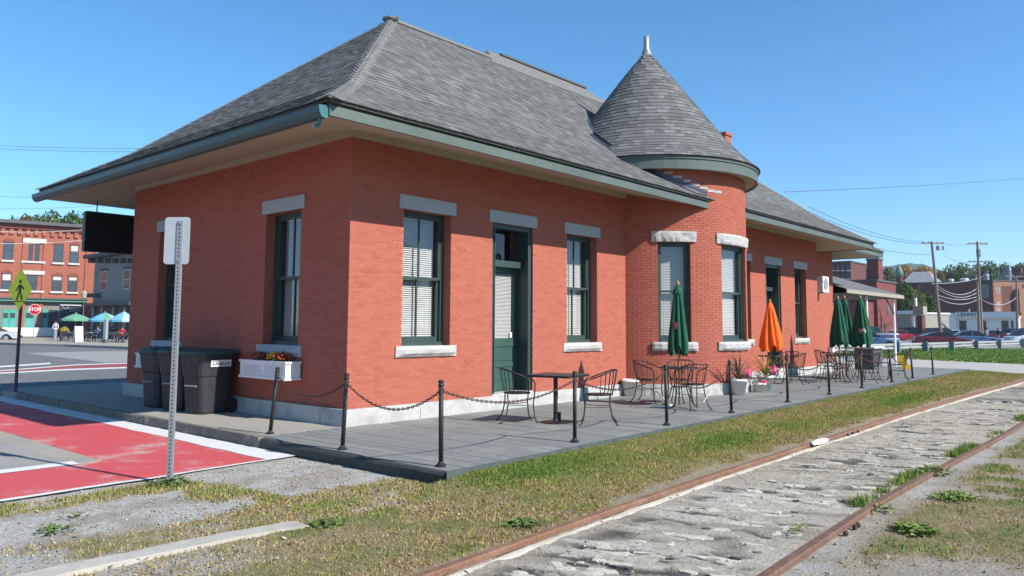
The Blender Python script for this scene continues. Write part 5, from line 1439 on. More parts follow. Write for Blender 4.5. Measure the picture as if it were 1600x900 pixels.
# ------------------------------------------------------------------ signs near the building
m_alu = simple('sign_back_aluminium', (.42, .45, .47), .5, .06, 3, metal=.15)
def perforated_post(r, H, w_=.05, mat=None, holes=True, z0=-.3):
    mat = mat or m_metal
    u = MB(); u.box(-w_ / 2, w_ / 2, -.003, .003, z0, H); u.box(-w_ / 2 - .002, -w_ / 2 + .003, .003, .03, z0, H); u.box(w_ / 2 - .003, w_ / 2 + .002, .003, .03, z0, H)
    p = u.build('post', mat, r)
    if holes:
        hh = MB(); z = .05
        while z < H - .03:
            hh.tube([(0, -.0055, z), (0, -.0035, z)], .0085, 6); z += .0254 * 1.6
        tag(hh.build('holes', m_blk, p), kind='stuff')
    return p
def rounded(w_, h, r, n=5):
    out = []
    for cx, cy, a0 in ((w_ / 2 - r, h / 2 - r, 0), (-w_ / 2 + r, h / 2 - r, 90), (-w_ / 2 + r, -h / 2 + r, 180), (w_ / 2 - r, -h / 2 + r, 270)):
        for k in range(n + 1):
            a = math.radians(a0 + 90 * k / n); out.append((cx + r * math.cos(a), cy + r * math.sin(a)))
    return out
face = math.atan2(RX[1], RX[0])
sp = empty('signpost', (-3.345, -1.545, -.15), 0, 'grey perforated signpost showing the back of a blank sign plate', 'sign')
sp.rotation_euler = (0, 0, face - .05)
perforated_post(sp, 2.74, .055)
pl = MB(); pl.slab(rounded(.275, .50, .035), (-.03, .010, 2.53), (1, 0, 0), (0, 0, 1), (0, 1, 0), .003); so = pl.build('sign_plate', m_alu, sp)
bt = MB()
for zz in (2.32, 2.72): bt.tube([(0, -.004, zz), (0, -.012, zz)], .012, 6)
bt.build('bolts', m_metal, so)
m_yel = simple('fluorescent_yellow', (.75, .80, .02), .5, .05); 
g_ = gp(22, 612, 0.0)
ps = empty('pedestrian_sign', (g_[0], g_[1], 0), 0, 'yellow diamond pedestrian crossing sign on a brown post', 'sign')
ps.rotation_euler = (0, 0, face - .50)
po = MB(); po.lathe([(0, -.1), (.035, -.1), (.035, 1.95), (0, 1.95)], 8, (0, .03, 0)); po.build('post', simple('brown_post', (.10, .06, .06), .6, .15), ps)
dm = MB(); R_ = .47; dm.slab([(R_, 0), (0, R_), (-R_, 0), (0, -R_)], (0, -.008, 2.25), (1, 0, 0), (0, 0, 1), (0, 1, 0), .006); dmo = dm.build('sign_plate', m_yel, ps)
fig = MB()
def flat(mb, pts, y=-.0105): mb.slab(pts, (0, y, 2.25), (1, 0, 0), (0, 0, 1), (0, 1, 0), .0015)
flat(fig, [(.045 * math.cos(q), .17 + .045 * math.sin(q)) for q in np.linspace(0, 2 * math.pi, 13)[:-1]]); fig.build('head_symbol', m_blk, dmo)
for nm, pts in (('torso_symbol', [(-.055, .10), (.055, .11), (.05, -.06), (-.05, -.06)]), ('leg_symbol', [(-.05, -.062), (.0, -.062), (-.07, -.24), (-.13, -.23)]), ('leg_symbol', [(.002, -.062), (.05, -.062), (.13, -.22), (.07, -.24)]), ('arm_symbol', [(-.057, .095), (-.057, .05), (-.15, -.05), (-.175, -.02)]), ('arm_symbol', [(.057, .10), (.057, .05), (.15, -.02), (.165, .02)]), ('line_symbol', [(-.2, -.255), (.2, -.255), (.2, -.275), (-.2, -.275)])):
    m = MB(); flat(m, pts); m.build(nm, m_blk, dmo)
# black hanging sign under the eave
hg = empty('hanging_sign', (-.15, 8.6, 3.1), 0, 'black sign board hanging under the far corner of the eave', 'sign')
bd = MB(); bd.box(-.52, 1.0, -.06, .06, 0, .83); bd.build('board', simple('black_board', (.006, .006, .007), .7, .1), hg)
fr_ = MB(); fr_.box(-.55, -.522, -.07, .07, -.02, .85); fr_.box(-.522, 1.0, -.07, .07, .832, .86); fr_.box(-.522, 1.0, -.07, .07, -.03, -.002); fr_.build('frame', m_black, hg)
for xx in (-.3, .7):
    hk = MB(); hk.tube([(xx, 0, .86), (xx, 0, 1.12)], .012, 6); hk.build('hanger', m_black, hg)
# wall fan unit
ac = empty('wall_unit', (20.8, .6, 2.76), 0, 'white air conditioning unit fixed high on the far brick wall', 'air conditioner')
a = MB(); a.box(-.30, .30, -.34, -.02, 0, .55); a.build('casing', m_white, ac)
f = MB(); f.lathe([(.0, 0), (.17, 0), (.19, .012), (.2, .0)], 20); fo = f.build('fan_grille', simple('grille_grey', (.25, .26, .27), .6, .1), ac); fo.matrix_local = Matrix.Translation((-.02, -.352, .28)) @ Matrix.Rotation(math.radians(90), 4, 'X')
a = MB(); a.box(-.3, .3, -.36, -.02, -.035, -.003); a.build('bracket', m_metal, ac)
mtb = empty('meter_box', (21.9, .52, .55), 0, 'small white meter box low on the far wall', 'meter'); a = MB(); a.box(-.09, .09, -.08, .06, 0, .28); a.build('box', m_white, mtb); a = MB(); a.tube([(0, 0, -.5), (0, 0, -.002)], .02, 8); a.build('conduit', m_metal, mtb)
# litter on the rail
lt = MB(); q0 = gp(1282, 690, -.1); rnd = random.Random(3); vs = []
for i in range(13):
    for k in range(8):
        s = i / 12; w_ = .055 * math.sin(math.pi * min(1, s * 1.05 + .02)) ** .5 + .005; a = 2 * math.pi * k / 8
        vs.append((q0[0] - .32 + .66 * s + rnd.uniform(-.01, .01), q0[1] + w_ * math.cos(a) * rnd.uniform(.7, 1.2), -.10 + w_ * .7 * math.sin(a) * rnd.uniform(.7, 1.2)))
lt.add(vs, [(i * 8 + k, i * 8 + (k + 1) % 8, (i + 1) * 8 + (k + 1) % 8, (i + 1) * 8 + k) for i in range(12) for k in range(8)])
tag(lt.build('crumpled_plastic_bottle', simple('clear_white_plastic', (.70, .71, .72), .3, .1, spec=.6)), 'crumpled pale plastic bottle lying beside the inner rail', 'litter')
# leafy weeds
def weed(x, y, n, R_, h, label, seed, col=(.10, .19, .04)):
    rnd = random.Random(seed); e = empty('weed', (x, y, -.15), 0, label, 'weed', 'weeds in the gravel and grass'); m_ = simple('weed_leaf', col, .6, .3, 20)
    for i in range(n):
        q = R_ * .9 * rnd.random() ** .6; b_ = rnd.uniform(0, 6.28); a = rnd.uniform(0, 6.28); L = rnd.uniform(.035, .075) * (1 if n < 60 else 1.25); z = h * (1 - (q / R_) ** 2 * .7) * rnd.uniform(.35, 1); u = np.array([math.cos(a), math.sin(a), rnd.uniform(-.1, .5)]); v = np.array([-math.sin(a), math.cos(a), rnd.uniform(-.3, .3)]); w_ = L * rnd.uniform(.18, .34)
        p0 = np.array([q * math.cos(b_) * 1.25, q * math.sin(b_), z * .6]); p1 = p0 + u * L * .5 + np.array([0, 0, .012]); p2 = p0 + u * L; m = MB()
        m.add([p0, p1 - v * w_, p1 + v * w_, p2, p1 + np.array([0, 0, -.008])], [(0, 4, 1), (0, 2, 4), (4, 3, 1), (2, 3, 4)]); m.build('leaf', m_, e)
for (px_, py_, n, R_, h, lb) in ((265, 758, 90, .17, .10, 'leafy green weed at the foot of the signpost'), (85, 833, 55, .15, .07, 'green weed in the gravel at far left'), (505, 824, 60, .14, .07, 'dark green weed clump at the end of the buried kerb'), (815, 824, 70, .15, .08, 'broad leaved weed beside the inner rail'), (1248, 832, 16, .09, .08, 'small yellow green weed against the outer rail'),
                                  (1458, 741, 110, .17, .13, 'big bright weed just outside the outer rail'), (1490, 781, 120, .20, .06, 'spreading green weed right of the outer rail'), (1430, 833, 120, .18, .05, 'low weed patch in the lower right dirt'), (120, 812, 12, .09, .05, 'tiny weed left of the signpost in gravel'), (1375, 800, 30, .16, .10, 'weed with brown stems beside the outer rail')):
    q = gp(px_, py_, -.15); weed(q[0], q[1], n, R_, h, lb, int(px_), (.16, .22, .05) if px_ > 1200 else (.11, .16, .045))
# ================================================================== ACROSS THE STREET (left)
class Facade:
    """vertical plane through two pixels at given distances; gives points, builds pieces relative to an origin"""
    off = 0.0
    def __init__(s, pxa, da, pxb, db, origin_px=None, ground=-.13):
        a = at(pxa, 508, da); b = at(pxb, 508.5, db); s.a = np.array([a[0], a[1], 0]); s.b = np.array([b[0], b[1], 0])
        d = s.b - s.a; s.L = np.linalg.norm(d); s.u = d / s.L; s.n = np.array([s.u[1], -s.u[0], 0])
        if (CAM - s.a) @ s.n < 0: s.n = -s.n
        s.o = s.a.copy(); s.o[2] = ground; s.g = ground
    def uz(s, px, py):
        v = ray(px, py); t = ((s.a - CAM) @ s.n) / (v @ s.n); p = CAM + v * t
        return (p - s.a) @ s.u, p[2] - s.g
    def root(s, name, label, cat, group=None):
        s.r = empty(name, s.o, 0, label, cat, group); return s.r
    def box(s, name, mat, u0, u1, z0, z1, d0, d1, parent=None):
        """d = depth out of the wall (positive towards the viewer)"""
        mb = MB(); mb.obox(s.u * (u0 + u1) / 2 + s.n * (d0 + d1) / 2 + np.array([0, 0, (z0 + z1) / 2]), s.u, s.n, (0, 0, 1), abs(u1 - u0), abs(d1 - d0), abs(z1 - z0))
        return mb.build(name, mat, parent or s.r)
    def pbox(s, name, mat, x0, x1, y0, y1, d0, d1, parent=None):
        u0, za = s.uz(x0, (y0 + y1) / 2); u1, zb = s.uz(x1, (y0 + y1) / 2); xm = (x0 + x1) / 2
        return s.box(name, mat, u0, u1, s.uz(xm, y1)[1], s.uz(xm, y0)[1], d0, d1, parent)
    def window(s, x0, x1, y0, y1, fm, gm, sill=None, arch=False, lintel=None, blind=0):
        u0 = s.uz(x0, (y0 + y1) / 2)[0]; u1 = s.uz(x1, (y0 + y1) / 2)[0]; z0 = s.uz((x0 + x1) / 2, y1)[1]; z1 = s.uz((x0 + x1) / 2, y0)[1]; W = u1 - u0
        mb = MB(); c = lambda a, b, e, f, d0, d1: mb.obox(s.u * (a + b) / 2 + s.n * (d0 + d1) / 2 + np.array([0, 0, (e + f) / 2]) + s.n * s.off, s.u, s.n, (0, 0, 1), b - a, d1 - d0, f - e)
        t_ = .09; zm = (z0 + z1) / 2
        c(u0, u0 + t_, z0, z1, -.02, .03); c(u1 - t_, u1, z0, z1, -.02, .03); c(u0 + t_, u1 - t_, z1 - t_, z1, -.02, .03); c(u0 + t_, u1 - t_, z0, z0 + t_, -.02, .03); c(u0 + t_, u1 - t_, zm - .04, zm + .04, -.02, .025)
        w_ = mb.build('window', fm, s.r)
        s.box('pane', gm, u0 + t_, u1 - t_, zm + .04, z1 - t_, -.01 + s.off, .005 + s.off, w_); s.box('pane', gm, u0 + t_, u1 - t_, z0 + t_, zm - .04, -.01 + s.off, .004 + s.off, w_)
        if blind: s.box('blind', m_stone, u0 + t_, u1 - t_, z1 - t_ - (z1 - z0) * blind, z1 - t_, .006, .012, w_)
        if sill: s.box('sill', sill, u0 - .12, u1 + .12, z0 - .22, z0 - .01, -.01, .16, w_)
        if arch:
            m = MB(); pts = [(u0 - .06, z1 - .02)] + [(u0 + W * .5 - (W / 2 + .08) * math.cos(q), z1 + .02 + .34 * math.sin(q)) for q in np.linspace(0, math.pi, 9)] + [(u1 + .06, z1 - .02)]
            m.slab(pts, np.zeros(3), s.u, (0, 0, 1), s.n, .06); m.build('arched_head', arch, w_)
        if lintel: s.box('lintel', lintel, u0 - .2, u1 + .2, z1 + .02, z1 + .3, -.01, .05, w_)
        return w_
m_bfar = simple('town_brick', (.33, .11, .072), .85, .16, 2.2, world_pos=True, stain=(.29, .09, .06), stain_scale=.5)
m_bfar_d = simple('town_brick_dark', (.22, .07, .055), .85, .15, 3, world_pos=True)
m_stone = simple('pale_town_stone', (.52, .50, .46), .8, .1, 5)
m_dkframe = simple('dark_sash', (.055, .05, .055), .6, .1)
m_fgl = simple('far_window_glass', (.05, .065, .085), .12, .2, .8, spec=.7, world_pos=True)
m_tealdoor = simple('mint_door', (.06, .33, .24), .5, .1, 3); m_tealpan = simple('teal_door_panel', (.10, .30, .32), .5, .1, 3)
m_slate = simple('dark_cornice', (.10, .10, .105), .7, .15, 2)
m_greyclap = simple('grey_clapboard', (.22, .25, .25), .7, .08, 2)
m_shopdk = simple('dark_shopfront', (.045, .05, .055), .5, .2, 1.5)
F1 = Facade(0, 82, 133, 86.5)
F1.root('brick_shop_building', 'three storey red brick building with arched windows across the street', 'building')
uL = -9.0; uR = F1.uz(146, 480)[0]; zT = F1.uz(66, 352.5)[1]
F1.box('wall', m_bfar, uL, uR, -.2, zT, -14, -.02)
F1.box('cornice', m_slate, uL - .2, uR + .2, zT, zT + .35, -14.2, .75)
F1.box('corbel_band', m_bfar_d, uL, uR, zT - .5, zT - .003, -.019, .28)
zc = zT - 1.15
u = uL + .2
while u < uR - .3:
    F1.box('corbel', m_bfar, u, u + .38, zc, zT - .505, -.018, .16); u += .76
F1.pbox('string_course', m_stone, 36, 73, 373, 380, -.018, .12); F1.pbox('string_course', m_stone, 33, 71, 408, 411, -.018, .12); F1.pbox('string_course', m_stone, 32, 70, 423, 429, -.018, .12); F1.pbox('string_course', m_stone, 31, 69, 454, 457, -.018, .12)
for x0 in (33.5, 66.5, 133): F1.pbox('pilaster', m_bfar, x0, x0 + 3, 366, 466, -.018, .10)
for (a, b, c, d, ar, bl) in ((5, 21, 377.5, 406, 1, 0), (45, 51.5, 381, 408, 0, 0), (55, 62, 381, 408, 0, 0), (84, 99, 382, 410, 1, 0), (109, 123, 383, 411, 1, .3),
                         (2, 18, 427, 452, 1, .38), (42, 58, 430, 454, 0, 0), (81, 97, 431, 455, 1, .22), (106, 121, 432, 456, 1, .2), (-24, -9, 377, 405, 1, 0), (-27, -12, 427, 451, 1, .3)):
    F1.window(a, b, c, d, m_dkframe, m_fgl, m_stone if ar else None, m_bfar_d if ar else None, None, bl)
F1.pbox('shop_cornice', m_slate, -40, 136, 465, 467.5, -.018, .7); F1.pbox('green_fascia', simple('shop_green', (.10, .26, .20), .6, .1), -40, 136, 467.7, 471, -.018, .55)
F1.pbox('shopfront', simple('shopfront_grey', (.20, .19, .18), .7, .2, 1), -40, 128, 471.2, 512, -.018, .02)
for (a, b) in ((31, 37.5), (60, 65.5), (129, 145)): F1.pbox('brick_pier', m_bfar, a, b, 471.5, 529, -.018, .22)
def teal_door(a, b):
    d = F1.pbox('door', m_tealdoor, a, b, 484, 511.5, .021, .08); w = b - a
    F1.pbox('door_pane', m_fgl, a + w * .15, b - w * .15, 489, 497, .081, .09, d); F1.pbox('door_panel', m_tealpan, a + w * .15, b - w * .15, 500, 509, .081, .09, d)
for a, b in ((3.5, 14), (14.5, 25), (38, 54.5), (66, 74.5)): teal_door(a, b)
F1.pbox('dark_doorway', m_shopdk, 75.5, 90, 484, 512, .021, .05); F1.pbox('shop_window', m_fgl, 93, 128, 473, 489, .021, .06)
F1.pbox('awning_strip', m_white, 94, 127, 475, 477.5, .07, .2)
# white script of the shop sign, too blurred to read in the photograph
sg = MB()
for (a, b, c, d) in ((97, 479, 103, 484), (103, 484, 106, 480), (106, 480, 111, 485), (111, 484, 127, 481.5), (108, 486.5, 126, 485)):
    ua, za = F1.uz(a, b); ub, zb = F1.uz(c, d); sg.bar(F1.u * ua + F1.n * .08 + np.array([0, 0, za]), F1.u * ub + F1.n * .08 + np.array([0, 0, zb]), .03, .20, up=F1.n)
sg.build('shop_lettering', m_white, F1.r)
F1.pbox('low_white_wall', simple('low_wall_white', (.62, .61, .58), .8, .08, 2), 2, 87, 511.8, 525.5, .03, 1.6)
F1.pbox('side_shop', m_shopdk, 92, 128.5, 489.5, 528, .021, .06)

F2 = Facade(143, 80, 212, 73)
F2.off = .03
F2.root('grey_clapboard_building', 'grey two storey clapboard building with bracketed cornice behind the café', 'building')
u1 = F2.uz(240, 480)[0]; zT2 = F2.uz(143, 405)[1]
F2.box('wall', m_greyclap, 0, u1, -.2, zT2, -10, -.02)
F2.box('cornice', m_slate, -.8, u1 + .3, zT2, zT2 + .35, -10.3, .9)
z = F2.uz(170, 470)[1]
while z < zT2 - .6: F2.box('clapboard', m_greyclap, 0, u1, z, z + .2, -.018, .012); z += .24
for px_ in (146, 158, 170, 182, 194, 206): F2.pbox('cornice_bracket', m_slate, px_, px_ + 3.2, 404, 411, -.01, .55)
for a, b, c, d in ((157, 168, 424, 454), (194, 204, 421, 452)): F2.window(a, b, c, d, m_stone, m_fgl, None, None, m_slate)
F2.pbox('shop_cornice', m_slate, 142, 215, 473, 478, .013, .8)
F2.pbox('shopfront', m_shopdk, 143, 215, 478.3, 530, .013, .05)
for px_ in (146, 160, 178, 196): F2.pbox('shop_column', m_greyclap, px_, px_ + 3, 479, 530, .051, .25)
for k in range(4):
    p_ = F2.uz(136 + k * 6.5, 461); F2.box('bracket_lamp', m_slate, p_[0], p_[0] + .35, p_[1] - .25, p_[1] + .15, .0, .55)

# far pavement with kerb
fw = [tuple(gp(x, y, 0.0)[:2]) for x, y in ((-80, 533), (0, 535.5), (30, 537), (100, 538.5), (170, 541), (260, 545))]
far_ = [tuple((F2.a + F2.u * 16)[:2]), tuple((F1.a + F1.u * F1.L - F1.n * 3)[:2]), tuple((F1.a + F1.u * -14 - F1.n * 3)[:2])]
sheet('far_pavement', fw + far_, .02, m_conc, thick=.3)

# ------------------------------------------------------------------ café
def open_umbrella(px0, px1, ytop, yrim, D, cols, label):
    c = at((px0 + px1) / 2, 508, D); g = .02; W = (px1 - px0) * D / FPX; zt = at((px0 + px1) / 2, ytop, D)[2]; zr = at((px0 + px1) / 2, yrim, D)[2]
    r = empty('cafe_umbrella', (c[0], c[1], g), .3, label, 'umbrella', 'open umbrellas at the pavement café')
    for k in range(8):
        m = MB(); a0 = k * math.pi / 4; a1 = a0 + math.pi / 4; R_ = W / 2; vs = [(0, 0, zt - g)]
        for (f, dz) in ((.5, .06), (1.0, 0)):
            for a in (a0, (a0 + a1) / 2, a1):
                q = R_ * f * (.95 if a not in (a0, a1) else 1.0); vs.append((q * math.cos(a), q * math.sin(a), (zt - g) * (1 - f) + (zr - g) * f + dz * .8))
        vs += [(v[0], v[1], v[2] - .16) for v in vs[4:7]]
        m.add(vs, [(0, 1, 2), (0, 2, 3), (1, 4, 5, 2), (2, 5, 6, 3), (4, 7, 8, 5), (5, 8, 9, 6)]); m.build('canopy_panel', cols[k % len(cols)], r)
    p = MB(); p.lathe([(0, 0), (.035, 0), (.035, zt - g + .12), (0, zt - g + .12)], 8); p.build('pole', m_metal, r); b = MB(); b.lathe([(0, 0), (.3, 0), (.28, .08), (.05, .1)], 12); b.build('base', m_slate, r)
m_cg = simple('cafe_green_canvas', (.13, .30, .20), .8, .1, 2); m_cb = simple('cafe_blue_canvas', (.12, .36, .52), .8, .1, 2); m_cb2 = simple('cafe_pale_blue_canvas', (.34, .52, .60), .8, .1, 2)
open_umbrella(96, 140, 489.5, 499, 69, [m_cg], 'green open café umbrella, left of the blue ones')
open_umbrella(140, 186, 488, 500, 67, [m_cb, m_cg, m_cb2, m_cb], 'blue and green open café umbrella in the middle')
open_umbrella(172, 214, 486.5, 500, 64, [m_cb, m_cb2], 'pale blue open café umbrella beside the station corner')
def cafe_table(px, D, label):
    c = at(px, 508, D); r = empty('cafe_table', (c[0], c[1], .02), .4, label, 'table', 'café tables on the far pavement')
    a = MB(); a.lathe([(0, .72), (.5, .72), (.5, .75), (0, .75)], 16); a.build('table_top', m_stone, r); b = MB(); b.lathe([(.03, .03), (.03, .72)], 8); b.lathe([(0, 0), (.25, 0), (.03, .04)], 10); b.build('pedestal', m_slate, r)
TB = []
for px_, D, lb in ((109, 66, 'café table under the green umbrella'), (143, 65, 'café table between the green and blue umbrellas'), (176, 63, 'café table under the blue umbrella'), (195, 62, 'café table closest to the station corner')): cafe_table(px_, D, lb)
def cafe_chair0():
    r = empty('cafe_chair'); m = simple('cafe_chair_dark', (.03, .03, .035), .5, .1)
    s = MB(); s.box(-.22, .22, -.22, .22, .44, .47); s.build('seat', m, r); b = MB(); b.box(-.22, .22, -.23, -.20, .55, .86); b.build('backrest', m, r)
    for sx_ in (-1, 1):
        for sy_ in (-1, 1):
            l = MB(); l.tube([(sx_ * .2, sy_ * .2, .44 if sy_ > 0 else .86), (sx_ * .22, sy_ * .22, 0)], .016, 5); l.build('leg', m_metal if sy_ > 0 else m, r)
    return r
cc0 = cafe_chair0(); first = True
for px_, D, a, lb in ((99, 65, 30, 'café chair at the left end below the green umbrella'), (106, 64, 200, 'café chair in front of the green umbrella table'), (115, 64.5, 160, 'café chair by the white board'), (132, 65, 40, 'café chair left of the middle café table'), (138, 63.5, 190, 'café chair in front of the middle café table'), (149, 64, 150, 'café chair right of the middle café table'), (170, 62.5, 30, 'café chair left under the blue umbrella'), (182, 62, 180, 'café chair in front under the blue umbrella'), (190, 61, 60, 'café chair before the table next to the station'), (201, 60.5, 200, 'café chair nearest the station corner')):
    o = cc0 if first else copy_tree(cc0); first = False; c = at(px_, 508, D); o.location = (c[0], c[1], .02); o.rotation_euler = (0, 0, math.radians(a)); tag(o, lb, 'chair', 'café chairs on the far pavement')

# ------------------------------------------------------------------ people
def person(loc, rz, label, shirt, trouser, pose='stand', hair=(.04, .03, .02), skin=(.45, .26, .18), group=None, seed=0):
    """one skinned body, hair and clothes as children"""
    r = empty('person', loc, rz, label, 'person', group)
    if pose == 'stand':
        J = {'pel': (0, 0, .93), 'wai': (0, 0, 1.10), 'che': (0, -.01, 1.32), 'neck': (0, 0, 1.48), 'hd': (0, .02, 1.60), 'crown': (0, .01, 1.72),
             'ls': (-.18, 0, 1.42), 'le': (-.24, -.03, 1.15), 'lw': (-.24, .06, .90), 'lh': (-.23, .09, .80), 'rs': (.18, 0, 1.42), 're': (.25, -.02, 1.15), 'rw': (.24, .08, .91), 'rh': (.23, .11, .81),
             'lhip': (-.10, 0, .90), 'lk': (-.11, .05, .49), 'la': (-.11, -.06, .08), 'lt': (-.11, .08, .04), 'rhip': (.10, 0, .90), 'rk': (.11, .09, .50), 'ra': (.11, .10, .09), 'rt': (.11, .24, .04)}
    else:
        J = {'pel': (0, 0, .50), 'wai': (0, .01, .67), 'che': (0, .03, .90), 'neck': (0, .05, 1.06), 'hd': (0, .08, 1.18), 'crown': (0, .07, 1.30),
             'ls': (-.18, .03, 1.0), 'le': (-.25, .12, .76), 'lw': (-.15, .33, .78), 'lh': (-.11, .42, .79), 'rs': (.18, .03, 1.0), 're': (.25, .10, .76), 'rw': (.16, .32, .78), 'rh': (.12, .41, .79),
             'lhip': (-.10, .02, .50), 'lk': (-.13, .42, .50), 'la': (-.13, .40, .09), 'lt': (-.13, .54, .04), 'rhip': (.10, .02, .50), 'rk': (.13, .42, .50), 'ra': (.13, .44, .09), 'rt': (.13, .58, .04)}
    E_ = [('pel', 'wai'), ('wai', 'che'), ('che', 'neck'), ('neck', 'hd'), ('hd', 'crown'), ('che', 'ls'), ('ls', 'le'), ('le', 'lw'), ('lw', 'lh'), ('che', 'rs'), ('rs', 're'), ('re', 'rw'), ('rw', 'rh'), ('pel', 'lhip'), ('lhip', 'lk'), ('lk', 'la'), ('la', 'lt'), ('pel', 'rhip'), ('rhip', 'rk'), ('rk', 'ra'), ('ra', 'rt')]
    R_ = {'pel': .135, 'wai': .125, 'che': .145, 'neck': .06, 'hd': .095, 'crown': .075, 'ls': .075, 'le': .048, 'lw': .036, 'lh': .038, 'rs': .075, 're': .048, 'rw': .036, 'rh': .038, 'lhip': .10, 'lk': .068, 'la': .048, 'lt': .042, 'rhip': .10, 'rk': .068, 'ra': .048, 'rt': .042}
    ks = list(J); me = bpy.data.meshes.new('body'); me.from_pydata([J[k] for k in ks], [(ks.index(a), ks.index(b)) for a, b in E_], [])
    o = link('body', me, r)
    sk = o.modifiers.new('skin', 'SKIN'); 
    if not me.skin_vertices: 
        bm = None
    lay = me.skin_vertices[0].data if me.skin_vertices else None
    if lay:
        for i, k in enumerate(ks): lay[i].radius = (R_[k], R_[k] * (.8 if k in ('che', 'wai', 'pel') else 1)); lay[i].use_root = (k == 'pel')
    o.modifiers.new('sub', 'SUBSURF').levels = 1; o.modifiers['sub'].render_levels = 1
    # clothes by height on the one body: shirt, trousers, skin, shoes
    t = NT('clothes'); p = t.obj(); s = t.n('ShaderNodeSeparateXYZ'); t.l(p, s.inputs[0]); zz = s.outputs['Z']
    neck = J['neck'][2] - .0; waist = J['pel'][2] + .03; f = t.noise(p, 9, 3)
    c = t.mix(t.math('GREATER_THAN', zz, waist), trouser, shirt); c = t.mix(t.math('GREATER_THAN', zz, neck), c, skin); c = t.mix(t.math('LESS_THAN', zz, .09), c, (.03, .03, .03))
    if pose != 'stand':
        c = t.mix(t.math('GREATER_THAN', s.outputs['Y'], .34), c, skin) if False else c
    c = t.mix(.35, c, t.ramp(f, [(.3, (.7, .7, .7)), (.7, (1.1, 1.1, 1.1))]), 'MULTIPLY'); t.color(c); t.set(.85, .15); me.materials.append(t.m)
    h = MB(); hz = J['hd'][2]; h.blob((J['hd'][0], J['hd'][1] - .018, hz + .045), (.103, .115, .105), 10, 6); h.build('hair', simple('hair', hair, .7, .2), r, True)
    m_e = simple('face_feature', tuple(c_ * .35 for c_ in skin), .6)
    for sx_ in (-.035, .035): e = MB(); e.blob((sx_, J['hd'][1] + .088, hz + .005), (.012, .01, .008), 6, 4); e.build('eye', m_e, r)
    n_ = MB(); n_.blob((0, J['hd'][1] + .103, hz - .02), (.014, .02, .022), 6, 4); n_.build('nose', simple('skin', skin, .7), r)
    return r
def cafe_person(px, D, a, lb, shirt):
    c = at(px, 508, D); person((c[0], c[1], .0), math.radians(a), lb, shirt, (.04, .05, .08), 'sit', group='people at the café')
cafe_person(129, 65.5, 200, 'seated person in dark clothes below the green café umbrella edge', (.03, .03, .05))
cafe_person(154, 64.5, 120, 'seated person in a grey top under the middle café umbrella', (.16, .17, .22))
cafe_person(175, 64, 210, 'seated person in black at the blue umbrella table', (.02, .02, .025))
cafe_person(192, 63, 140, 'seated person in a red top near the station corner', (.42, .03, .04))
c = at(87, 508, 76); person((c[0], c[1], .02), 2.4, 'person in pale clothes standing in the dark shop doorway', (.55, .55, .55), (.05, .05, .06), 'stand')

# ------------------------------------------------------------------ street furniture over there
m_signred = simple('stop_red', (.50, .02, .03), .5, .05)
st_ = at(53, 508, 76); s_ = empty('stop_sign', (st_[0], st_[1], .02), face + .25, 'red octagonal STOP sign in front of the brick building', 'sign')
R_ = .56; zc = at(53, 483.5, 76)[2] - .02
oc = [(R_ * math.cos(math.radians(22.5 + 45 * k)), R_ * math.sin(math.radians(22.5 + 45 * k))) for k in range(8)]
m = MB(); m.slab(oc, (0, -.02, zc), (1, 0, 0), (0, 0, 1), (0, 1, 0), .01); bo = m.build('white_border', m_white, s_)
m = MB(); m.slab([(a * .93, b * .93) for a, b in oc], (0, -.026, zc), (1, 0, 0), (0, 0, 1), (0, 1, 0), .005); fo = m.build('red_face', m_signred, s_)
tx = text_mesh('lettering', 'STOP', .46, m_white, fo, .002, True); tx.location = (0, -.029, zc); tx.rotation_euler = (math.radians(90), 0, 0)
m = MB(); m.lathe([(0, -.1), (.035, -.1), (.035, zc + .3), (0, zc + .3)], 8, (0, .03, 0)); m.build('post', m_metal, s_)
lp = at(129, 508, 72); l_ = empty('street_lamp', (lp[0], lp[1], .02), 0, 'dark street lamp between the brick and the grey building', 'street lamp'); zt = at(129, 462, 72)[2]
m = MB(); m.lathe([(0, 0), (.14, 0), (.12, .5), (.06, .6), (.05, zt - .3), (0, zt - .3)], 10); m.build('pole', m_slate, l_); m = MB(); m.lathe([(.05, zt - .3), (.2, zt - .22), (.24, zt + .25), (.1, zt + .45), (0, zt + .5)], 10); m.build('lantern', simple('lantern_glass', (.35, .33, .28), .3, .1), l_)
gq = at(165.5, 508, 60); pq = empty('grey_pillar', (gq[0], gq[1], .0), .4, 'grey square pillar standing in front of the café', 'pillar'); zt = at(165, 499, 60)[2]
m = MB(); m.box(-.12, .12, -.12, .12, 0, zt); m.build('shaft', simple('pillar_grey', (.25, .30, .32), .7, .1), pq); m = MB(); m.box(-.16, .16, -.16, .16, -.02, .3); m.build('base', m_slate, pq)
gq = at(87, 508, 68); pq = empty('bollard', (gq[0], gq[1], .0), .4, 'slim grey bollard left of the café', 'bollard'); zt = at(87, 510, 68)[2]; m = MB(); m.lathe([(0, 0), (.16, 0), (.14, zt - .1), (.16, zt - .08), (.1, zt), (0, zt)], 10); m.build('shaft', simple('bollard_grey', (.22, .23, .25), .6), pq); m = MB(); m.lathe([(.17, zt * .8), (.17, zt * .86)], 10); m.build('band', m_white, pq)
gq = at(123, 508, 62); ab = empty('sandwich_board', (gq[0], gq[1], .02), face + .9, 'white sandwich board at the edge of the café', 'board'); h = at(123, 510, 62)[2]
for s2 in (-1, 1):
    m = MB(); m.obox((0, s2 * .16, h / 2), (1, 0, 0), (0, .98, -.2 * s2 * -1), (0, .2 * s2 * -1, .98), .6, .03, h); m.build('panel', m_white, ab)
